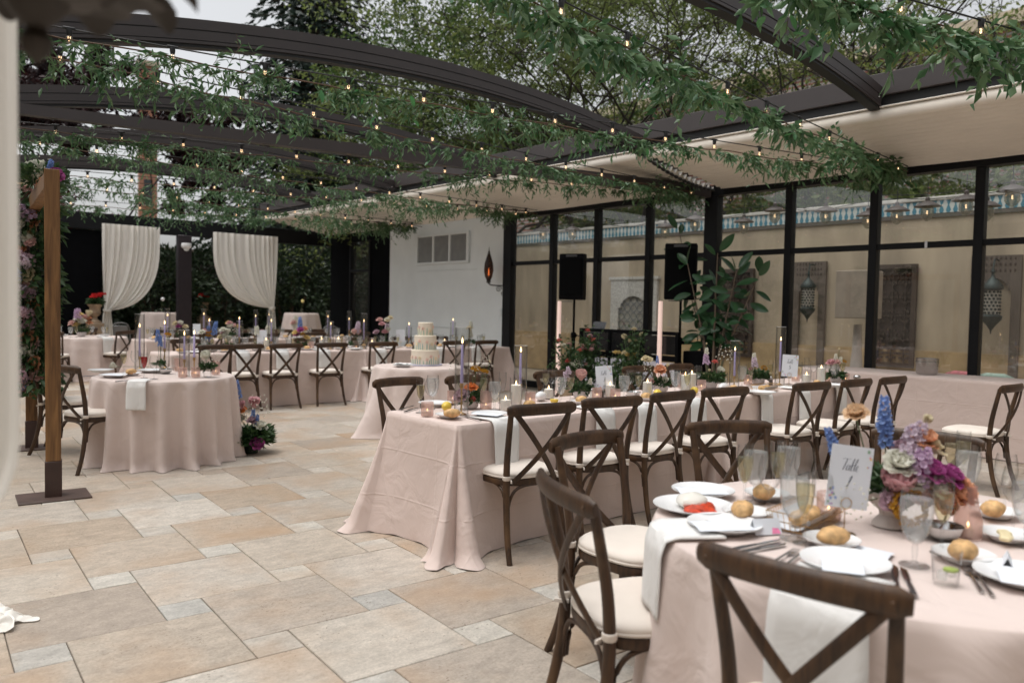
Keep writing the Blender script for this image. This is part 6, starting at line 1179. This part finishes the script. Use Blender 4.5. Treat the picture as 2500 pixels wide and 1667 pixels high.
# ficus
FIC = leafmat('ficus leaf', (.018, .062, .024), (.04, .105, .042), .28, .18); fo = atx(1752, 900, 9.1); fe = empty('ficus_tree', 'broad leafed potted ficus in front of the thick glass wall post', 'plant', (9.0, fo.y, 0))
obj('pot', MB().lathe([(.0, 0), (.20, .002), (.25, .40), (.26, .42), (.235, .42), (.22, .38), (.0, .37)], 28), fe, m=M('white planter', (.55, .53, .50), .6, var=.06)); obj('soil', MB().lathe([(.0, .385), (.22, .385), (.0, .384)], 20), fe, m=GROUND)
def leafmesh(L=.2, W_=.085):
    V, F = [], []; nu, nv = 4, 8
    for j in range(nv+1):
        t = j/nv; ww = W_*math.sin(math.pi*min(1, .04+.96*t))**.75*(1 if t < 1 else 0)
        for i in range(nu+1): s = i/nu*2-1; V.append((s*ww/2, L*t, -.05*t*t*L*5*.3+.02*abs(s)*ww*6))
    F = [(j*(nu+1)+i, j*(nu+1)+i+1, (j+1)*(nu+1)+i+1, (j+1)*(nu+1)+i) for j in range(nv) for i in range(nu)]; mb = MB().add(V, F); return mb
LM = [leafmesh(L, w_).mesh('leaf', FIC) for L, w_ in ((.20, .085), (.24, .095), (.17, .075))]; rr = random.Random(9)
FBARK = M('ficus bark', (.15, .115, .085), .8, var=.2)
for sx in range(8):
    a = sx*.8+.3; top = Vector((.22*math.cos(a)*rr.uniform(.6, 1.25), .62*math.sin(a)*rr.uniform(.55, 1.15), rr.uniform(1.7, 2.3) if sx != 2 else 2.55)); rt = Vector((.05*math.cos(a), .05*math.sin(a), .38)); P = smooth_path([rt, rt*.6+top*.22+Vector((0, 0, .25)), rt*.3+top*.6+Vector((0, 0, .14)), top], 7)
    obj('branch', MB().sweep(P, [.019-.014*i/(len(P)-1) for i in range(len(P))], seg=7), fe, m=FBARK)
    for i in range(17):
        t = .42+.58*i/16; q = P[min(len(P)-1, int(t*(len(P)-1)))]; an = i*2.4+sx; d = Vector((math.cos(an)*.7, math.sin(an)*1.1, rr.uniform(-.7, .5) if i < 15 else 1.1)).normalized()
        fc_ = (-cam2*rr.uniform(.2, 1.2)+Vector((rr.uniform(-.6, .6), rr.uniform(-.6, .6), rr.uniform(.1, .9)))); zx = (fc_-d*fc_.dot(d)).normalized(); xx = d.cross(zx)
        o = obj('leaf', LM[i % 3], fe, q+d*.05); o.rotation_euler = Matrix((xx, d, zx)).transposed().to_euler(); s = rr.uniform(.95, 1.3); o.scale = (s, s, s)
# sconce on the black post
sp = atx(1205, 640, 9.55); e = empty('wall_sconce', 'bronze sconce with a pointed bud shaped glowing glass on the white wall', 'sconce', (9.55, 11.62, 1.93))
obj('bud_glass', MB().shell([(.03, .02), (.07, .10), (.092, .22), (.080, .36), (.045, .48), (.018, .56)], 20), e, m=thinglass('smoked amber glass', (.30, .22, .18), 1.4, haze=.45, hazecol=(.10, .08, .07))); obj('finial', MB().lathe([(.018, .555), (.022, .57), (.008, .60), (.004, .66), (.0, .67)], 12), e, m=IRON); obj('cup', MB().lathe([(.0, -.03), (.02, -.02), (.045, .0), (.04, .03)], 16), e, m=IRON)
obj('bulb', MB().lathe([(.0, .12), (.010, .13), (.012, .2), (.004, .26), (.0, .27)], 10), e, m=M('orange bulb', (1, .3, .1), .5, var=0, emit=(1, .28, .08), estr=4)); obj('arm', MB().sweep(smooth_path([(0, 0, -.02), (.03, -.03, -.05), (.10, -.11, -.06), (.2, -.22, -.06)], 5), .012, seg=8), e, m=IRON)
for k, (r, c) in enumerate(((.06, (.13, -.15, -.13)), (.045, (.19, -.21, -.22)))): obj('scroll', MB().sweep([(c[0]+r*(1-q/22)*math.cos(q*.5)*.68, c[1]-r*(1-q/22)*math.cos(q*.5)*.73, c[2]+r*(1-q/22)*math.sin(q*.5)) for q in range(20)], .008, seg=6), e, m=IRON)
obj('back_plate', MB().sweep([(.21, -.235, -.02), (.21, -.235, -.40)], [(.03, .012), (.012, .012)], seg=8), e, m=IRON)
# urns of geraniums
RED = M('geranium red', (.62, .01, .012), .5, var=.3, scale=60)
for sx, sy, Y, sc_, t in ((232, 745, 17.9, 1.0, 'left of the left curtain'), (498, 740, 21.4, .95, 'right of the dark pillar, in shade')):
    p = aty(sx, sy, Y); k = p.z; e = empty('geranium_urn', 'red geraniums in a stone urn '+t, 'urn', (p.x, Y, .02)); e.scale = (.62, .62, .62); z0 = k/.62-.62
    obj('plinth', MB().box((0, 0, z0/2), (.46, .46, z0), bev=.02), e, m=TERRA)
    ur = obj('urn', MB().lathe([(.0, 0), (.19, .0), (.19, .05), (.10, .10), (.06, .16), (.07, .20), (.13, .26), (.18, .34), (.16, .40), (.17, .52), (.24, .60), (.25, .62), (.21, .62), (.15, .5), (.0, .48)], 28, (0, 0, z0)), e, m=TERRA); rr = np.random.RandomState(int(sx)); n = 260; a = rr.uniform(0, 6.28, n); q = rr.uniform(0, .26, n); P = np.stack([q*np.cos(a), q*np.sin(a), z0+.60+rr.uniform(0, .2, n)], 1)
    V, F = leafquads(P, np.stack([np.cos(a), np.sin(a), rr.uniform(-.3, .8, n)], 1), (.06, .12), (.05, .09), .2, rr); stuff(obj('foliage', mesh_np('foliage', V, F), e, m=F_LEAF)); head = florets(RED, .05, .075, 46, .028, 3, 'geranium_head', .1)
    for i in range(7): o = obj('geranium_head', head, e, (rr.uniform(-.25, .25), rr.uniform(-.15, .15), z0+.84+rr.uniform(0, .12)))
# black bag at the lower right
bp = atz(2470, 1660, .45); e = tag(obj('black_bag', MB().ell((0, 0, 0), (.10, .16, .26), 18, 12, fn=lambda x, y, z: 1+.06*math.sin(5*z)+.05*math.cos(4*y)), None, (atz(2500, 1640, .42).x, atz(2500, 1640, .42).y, .36), .2, m=M('black fabric', (.006, .006, .007), .8, var=.3)), 'black fabric bag hanging at the lower right corner beside the nearest table', 'bag')
# ================================================================== GARLANDS AND STRING LIGHTS
sock = MB().lathe([(.0, .0), (.018, -.002), (.019, -.02), (.015, -.045), (.0, -.046)], 12).box((0, 0, .004), (.075, .018, .018), bev=.004).mesh('socket', WIRE)
blb = MB().shell([(.012, -.044), (.017, -.052), (.0245, -.068), (.0245, -.082), (.016, -.094), (.004, -.099)], 14).mesh('bulb', BULB)
fl2 = MB().sweep([(-.006, 0, -.052), (-.007, 0, -.074), (.0, .002, -.078), (.007, 0, -.074), (.006, 0, -.052)], .0022, seg=5).mesh('filament', FILAMENT)
bigleaf = leafmesh(.085, .032).mesh('leaf', G_LEAF2)
def garland(A, B, sag, label, slabel, seed, dens=300, drop=.20, ll=(.05, .085), lw=(.014, .024), nbulb=12, big=0, t0=0.0):
    A, B = Vector(A), Vector(B); rr = np.random.RandomState(seed); L = (B-A).length; f = lambda t: A+(B-A)*t+Vector((0, 0, -sag*4*t*(1-t)))
    e = empty('garland', label, 'garland', f(.5), group='leafy garlands overhead'); c = f(.5); dirv = np.array((B-A).normalized()); sdv = np.array([-dirv[1], dirv[0], 0])
    obj('vine', MB().sweep([f(t0+(1-t0)*k/30)-c-Vector((0, 0, .025+.012*math.sin(k*1.7))) for k in range(31)], .006, seg=5), e, m=TWIG)
    ns = int(L*(1-t0)*dens/9*1.25); Ps, Ds, St = [], [], MB()
    for k in range(ns):
        t = t0+(1-t0)*rr.uniform(0, 1); cl = .62+.55*math.sin(t*L*3.1+seed)*math.sin(t*L*1.3+seed*2)
        if cl < .42 and rr.uniform() < .6: continue
        p = np.array(f(t)-c)+np.array([0, 0, -.03]); d = dirv*rr.choice([-1, 1])*rr.uniform(.2, 1.0)+sdv*rr.normal()*.45+np.array([0, 0, rr.uniform(-1.1, .25)]); d /= np.linalg.norm(d)
        ln = drop*(rr.uniform(.45, 1.25) if rr.uniform() > .08 else rr.uniform(1.3, 2.0))*cl; q = p; nl = 9
        if rr.uniform() < .05: d = np.array([d[0]*.4, d[1]*.4, .9]); ln *= 1.3
        if k % 3 == 0: St.sweep([Vector(p), Vector(p+d*ln*.5+np.array([0, 0, -.02])), Vector(p+d*ln+np.array([0, 0, -.06]))], .0016, seg=4)
        for i in range(nl):
            s = (i+.5)/nl; q = p+d*ln*s+np.array([0, 0, -.06])*s*s; Ps.append(q); a = rr.uniform(0, 6.28); o = np.array([math.cos(a), math.sin(a), rr.uniform(-.7, .4)]); Ds.append(d*.75+o*.75)
    V, F = leafquads(np.array(Ps), np.array(Ds), ll, lw, .35, rr); stuff(obj('foliage', mesh_np('foliage', V, F), e, m=G_LEAF)); stuff(obj('twigs', St, e, m=TWIG))
    for k in range(big):
        t = t0+(1-t0)*rr.uniform(0, 1); o = obj('leaf', bigleaf, e, f(t)-c+Vector((rr.normal()*.05, rr.normal()*.05, -rr.uniform(0, drop*.9)))); d = Vector((rr.normal(), rr.normal(), rr.uniform(-1.2, .3))); o.rotation_euler = d.to_track_quat('Y', 'Z').to_euler(); s = rr.uniform(.8, 1.3); o.scale = (s, s, s)
    w_ = empty('string_light', slabel, 'string light', c, group='festoon string lights'); g_ = lambda t: f(t)+Vector((0, 0, .03+.05*math.sin(math.pi*t)))
    obj('cable', MB().sweep([g_(k/40)-c for k in range(41)], .0055, seg=6), w_, m=WIRE)
    for k in range(nbulb):
        t = t0+(1-t0)*(k+.5)/nbulb; p = g_(t)-c; s1 = obj('socket', sock, w_, p, math.atan2(dirv[1], dirv[0])); b1_ = obj('bulb', blb, s1); obj('filament', fl2, s1)
ZE = 3.17
GL = [((.95, 3.15, 3.30), (9.65, 4.0, ZE), .10, 'nearest across the top, ending at the third pane', 13, 300, .24, (.05, .125), (.022, .048), 70),
      ((.95, 3.05, 3.30), (9.65, .55, ZE), .08, 'in the top right corner with broad leaves', 13, 330, .26, (.05, .13), (.024, .052), 80),
      ((.95, 6.05, 3.22), (9.65, 4.15, ZE), .08, 'slanting from the top left to the third pane', 14, 320, .24, (.04, .105), (.014, .030), 40),
      ((.95, 6.35, 3.18), (9.65, 6.85, ZE), .07, 'slanting from the top left to the thick corner post', 13, 300, .24, (.04, .105), (.014, .030), 30),
      ((.95, 9.5, 3.20), (9.65, 6.95, ZE), .06, 'at mid height, joining the corner post from the left', 15, 290, .24, (.055, .09), (.015, .026), 0),
      ((.95, 10.0, 3.20), (9.65, 10.4, ZE), .05, 'running level above the wooden arch', 15, 300, .26, (.055, .09), (.016, .026), 0),
      ((.95, 13.0, 3.25), (9.65, 10.6, ZE), .05, 'low in the rear, ending above the sconce', 16, 290, .28, (.06, .095), (.016, .028), 0),
      ((.95, 13.5, 3.25), (9.65, 14.0, ZE), .05, 'in the rear above the wall vent', 16, 290, .28, (.06, .095), (.016, .028), 0),
      ((.95, 16.8, 3.25), (9.65, 14.2, ZE), .05, 'rearmost, just above the white curtains', 16, 300, .32, (.06, .10), (.018, .03), 0)]
for k, (A, B, sag, t, nb, dn, dr, ll, lw, big) in enumerate(GL): garland(A, B, sag, 'green leafy garland '+t, 'festoon bulbs along the garland '+t, 31+k, dn, dr, ll, lw, nb, big)
# ================================================================== TREES
def leafcloud(P, D, Lr, Wr, rr): return leafquads(P, D, Lr, Wr, .15, rr)
def conifer(x, y, H, R, label, seed, mats):
    e = empty('spruce_tree', label, 'tree', (x, y, -.3)); rr = np.random.RandomState(seed); obj('trunk', MB().lathe([(.28, 0), (.22, H*.4), (.05, H)], 12), e, m=TWIG); Ps, Ds = [], []; br = MB(); z = .6
    while z < H*.985:
        f = 1-z/H; nb = int(7+6*f); a0 = rr.uniform(0, 6)
        for b in range(nb):
            a = a0+2*math.pi*b/nb+rr.uniform(-.25, .25); L = R*(f**.85)*rr.uniform(.7, 1.12)+.15; d = np.array([math.cos(a), math.sin(a), 0]); up = .12+.25*(1-f); n = int(14+70*f); s = np.sort(rr.uniform(.08, 1, n)); sd = np.array([-d[1], d[0], 0])
            p = d*(s*L)[:, None]+np.array([0, 0, 1])*(z+up*s*L*.6-.42*s**2*L*.75)[:, None]; spread = (.30*(1-s)+.10)*L*.45
            p += sd*(rr.normal(size=n)*spread*.55)[:, None]; p[:, 2] += rr.normal(size=n)*.07
            Ps.append(p); Ds.append(d*.7+sd*rr.normal(size=(n, 1))*.7+np.array([0, 0, -.35])+rr.normal(size=(n, 3))*.25)
            br.sweep([(0, 0, z), tuple(d*L*.5+np.array([0, 0, z+up*L*.3-.08*L])), tuple(d*L+np.array([0, 0, z+up*L*.6-.31*L]))], [.035*f+.008, .02*f+.006, .004], seg=5)
        z += .20+.16*f
    V, F = leafcloud(np.concatenate(Ps), np.concatenate(Ds), (.22, .42), (.07, .15), rr); stuff(obj('crown', mesh_np('crown', V, F), e, m=mats)); obj('branches', br, e, m=TWIG)
def broad(name, x, y, H, label, seed, mat, spread=1.0, leaf=(.10, .18), n_leaf=5, dens=1.0, bark=None, clear=.3, sizevar=.55):
    e = empty(name, label, 'tree', (x, y, -.3)); rr = np.random.RandomState(seed); br = MB(); tips = []
    def limb(p, d, L, r, dep):
        q = p+d*L; m_ = p+d*L*.5+rr.normal(size=3)*L*.06; br.sweep([tuple(p), tuple(m_), tuple(q)], [r, r*.82, r*.65], seg=5 if dep > 1 else 8, cap=False)
        if dep >= 4: tips.append((p, q, L))
        if dep >= 6: return
        k = 3 if dep < 2 else 2+int(rr.uniform() < .6)
        for i in range(k):
            nd_ = d*.75+np.array([rr.normal()*spread, rr.normal()*spread, rr.normal()*.35+.22])*.62; nd_ /= np.linalg.norm(nd_); limb(q, nd_, L*rr.uniform(.66, .86), r*.62, dep+1)
    H *= 1.45
    limb(np.array([0, 0, 0.0]), np.array([rr.normal()*.05, rr.normal()*.05, 1.0]), H*clear, .032*H**.75*.42, 0)
    Ps, Ds = [], []
    for p, q, L in tips:
        n = int(n_leaf*dens*rr.uniform(.5, 1.5)); s = rr.uniform(0, 1.1, (n, 1)); c = p+(q-p)*s+rr.normal(size=(n, 3))*L*.13; Ps.append(c); Ds.append(rr.normal(size=(n, 3))+np.array([0, 0, -.2]))
    V, F = leafcloud(np.concatenate(Ps), np.concatenate(Ds), leaf, (leaf[0]*.45, leaf[1]*.5), rr); stuff(obj('crown', mesh_np('crown', V, F), e, m=mat)); obj('trunk', br, e, m=bark or TWIG)
BARK = M('dark grey bark', (.045, .036, .03), .9, var=.3, scale=3)
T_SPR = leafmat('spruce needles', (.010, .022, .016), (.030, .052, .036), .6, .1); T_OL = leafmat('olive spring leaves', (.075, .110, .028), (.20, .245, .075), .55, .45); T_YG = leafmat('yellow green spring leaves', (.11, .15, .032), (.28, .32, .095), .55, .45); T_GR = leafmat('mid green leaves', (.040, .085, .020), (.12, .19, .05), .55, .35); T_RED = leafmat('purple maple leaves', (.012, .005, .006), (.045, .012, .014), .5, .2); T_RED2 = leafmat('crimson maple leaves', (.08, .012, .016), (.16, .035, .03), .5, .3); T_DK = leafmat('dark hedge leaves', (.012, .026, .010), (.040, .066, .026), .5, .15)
p = aty(770, 300, 27); conifer(p.x, 27, 18, 5.4, 'tall dark blue green spruce rising behind the arches', 4, T_SPR)
p = aty(185, 300, 23); broad('maple_tree', p.x, 23.5, 7.2, 'dark purple maple behind the arches at the top left', 12, T_RED, 1.0, (.12, .22), 30, 2.2, BARK, .24)
p = aty(300, 400, 24); broad('maple_tree', p.x, 26, 4.6, 'smaller crimson maple right of the purple one', 15, T_RED2, .9, (.10, .18), 14, 1.0, BARK, .24)
for k, (sx, d, H, m_, sd_, dn, lab) in enumerate(((1095, 31, 8.0, T_GR, 21, .9, 'fresh green tree just right of the spruce'), (1190, 25, 9.5, T_OL, 22, .95, 'olive green tree behind the big arch'), (1250, 22, 9.0, T_GR, 23, 1.1, 'olive leafed tree above the white wall'), (1390, 23, 10.5, T_OL, 24, .9, 'dark branched tree behind the foot of the big arch'), (1560, 20, 9.5, T_OL, 25, .8, 'brown green tree above the roof beam'), (1700, 21, 10.5, T_YG, 26, .5, 'airy yellow green tree left of the top right arch'), (1900, 19, 10, T_YG, 27, .35, 'thin leafed tree behind the top right arch'), (2120, 20, 10.5, T_YG, 28, .35, 'sparse yellow green tree at the upper right'), (2380, 18, 9.5, T_YG, 29, .35, 'sparse spring tree at the right edge, with leaning trunk'), (2600, 20, 9, T_OL, 30, .7, 'spring tree just past the right edge'), (1160, 33, 10, T_GR, 31, .9, 'distant green tree behind the spruce'), (1480, 30, 12, T_YG, 32, .6, 'distant olive tree between the nearer trees'))):
    r_ = ray(sx, 700); h = np.array([r_[0], r_[1]]); h = h/(h@np.array([cF[0], cF[1]]))*d; broad('spring_tree', max(h[0], 13.8), h[1], H, lab, sd_, m_, 1.05, (.09, .17), 15, dn*1.1, BARK, .24)
# garden behind the back opening
rrg = random.Random(6)
for k, (x, y, w_, h, t) in enumerate(((3.4, 21.5, 1.3, 2.6, 'left, behind the geranium urn'), (5.0, 22.4, 1.5, 3.2, 'behind the left curtain'), (6.8, 22.0, 1.5, 2.9, 'behind the dark pillar'), (8.6, 22.6, 1.6, 3.4, 'between pillar and right curtain'), (10.4, 22.0, 1.5, 3.3, 'behind the right curtain'), (12.2, 23.0, 1.7, 3.6, 'right of the right curtain'), (14.2, 23.5, 1.8, 3.8, 'behind the dark corner bay'), (1.6, 22.5, 1.6, 3.4, 'far left behind the dark void panel'))):
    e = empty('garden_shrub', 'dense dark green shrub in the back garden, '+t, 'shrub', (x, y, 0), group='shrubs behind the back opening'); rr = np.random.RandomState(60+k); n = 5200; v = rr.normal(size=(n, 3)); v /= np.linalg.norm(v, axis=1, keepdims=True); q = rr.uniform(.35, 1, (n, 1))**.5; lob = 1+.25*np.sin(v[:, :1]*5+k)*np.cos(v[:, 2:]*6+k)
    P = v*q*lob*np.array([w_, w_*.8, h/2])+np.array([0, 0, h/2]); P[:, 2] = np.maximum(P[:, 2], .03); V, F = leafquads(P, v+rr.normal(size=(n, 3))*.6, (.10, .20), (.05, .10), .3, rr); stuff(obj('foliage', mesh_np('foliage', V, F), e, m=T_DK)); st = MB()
    for i in range(7): a = i*.9; st.sweep([(.05*math.cos(a), .05*math.sin(a), 0), (w_*.5*math.cos(a), w_*.4*math.sin(a), h*.7)], [.03, .008], seg=5)
    obj('stems', st, e, m=TWIG)
gwl = empty('garden_wall', 'dim stone garden wall behind the back shrubs', 'wall', (8, 25.2, 0)); obj('wall', MB().box((0, 0, 1.5), (30, .3, 3.0)), gwl, m=M('dark garden masonry', (.06, .05, .04), .9, var=.3, scale=2)); obj('coping', MB().box((0, 0, 3.04), (30, .42, .08)), gwl, m=PAVE)
# ================================================================== FAR BUILDINGS
BR1 = brickmat('orange brick', (.50, .20, .11), (.42, .16, .09)); BR2 = brickmat('red brown brick', (.33, .13, .09), (.26, .10, .075)); CREAM = M('cream stone band', (.55, .46, .34), .8); WGL = M('dark window glass', (.03, .035, .04), .15, var=.3)
def tower(x, y, w_, h, label, m_, rz, rows, cols_, band=(), name='brick_building'):
    e = empty(name, label, 'building', (x, y, -.3), rz); obj('wall', MB().box((0, 0, h/2), (w_, w_*.8, h)), e, m=m_); obj('cornice', MB().box((0, 0, h+.3), (w_+.5, w_*.8+.5, .6)), e, m=CREAM)
    for z in band: obj('stone_band', MB().box((0, 0, z), (w_+.2, w_*.8+.2, .8)), e, m=CREAM)
    for r in range(rows):
        for c in range(cols_):
            X = -w_/2+w_*(c+.5)/cols_; Z = h*(r+.6)/rows-.6; wn = obj('window', MB().box((X, -w_*.4-.03, Z), (w_/cols_*.45, .08, h/rows*.5)), e, m=WGL); obj('sill', MB().box((X, -w_*.4-.09, Z-h/rows*.27), (w_/cols_*.55, .2, .15)), wn, m=CREAM)
p = aty(360, 300, 100); tower(p.x, 100, 2.0, aty(360, 166, 100).z+.3, 'slim orange brick tower with cream top behind the maple', BR1, -.2, 5, 1, (aty(360, 290, 100).z,), 'brick_tower')
q = atx(2480, 60, 27).z
e = empty('brick_building', 'long low red brick building behind the spring trees at the upper right', 'building', (27, 20, -.3)); H = q+.3
obj('wall', MB().box((4, 0, H/2), (8, 44, H)), e, m=BR2); obj('cornice', MB().box((4, 0, H+.2), (8.4, 44.4, .4)), e, m=CREAM)
for k in range(13):
    wn = obj('window', MB().box((-.02, -20+k*3.3, H-2.0), (.08, 1.3, 1.7)), e, m=WGL); obj('sill', MB().box((-.08, -20+k*3.3, H-2.95), (.2, 1.6, .14)), wn, m=CREAM)
for k in range(9):
    x, y, h, w_ = 16.2+1.2*(k % 3), -1+2.4*k, 5.4+.6*(k % 2), 2.1
    e = empty('courtyard_shrub', 'tall light green shrub beyond the courtyard wall, '+('first', 'second', 'third', 'fourth', 'fifth', 'sixth', 'seventh', 'eighth', 'ninth')[k]+' from the right', 'shrub', (x, y, -.3), group='shrubs beyond the courtyard wall'); rr = np.random.RandomState(90+k); n = 6500; v = rr.normal(size=(n, 3)); v /= np.linalg.norm(v, axis=1, keepdims=True); q = rr.uniform(.2, 1, (n, 1))**.5
    P = v*q*(1+.3*np.sin(v[:, :1]*5+k)*np.cos(v[:, 2:]*6+k))*np.array([w_, w_, h/2])+np.array([0, 0, h/2]); V, F = leafquads(P, v+rr.normal(size=(n, 3))*.6, (.12, .24), (.06, .12), .3, rr); stuff(obj('foliage', mesh_np('foliage', V, F), e, m=(T_OL, T_GR, T_YG)[k % 3])); obj('stem', MB().sweep([(0, 0, 0), (.1, 0, h*.6)], [.07, .02], seg=6), e, m=BARK)
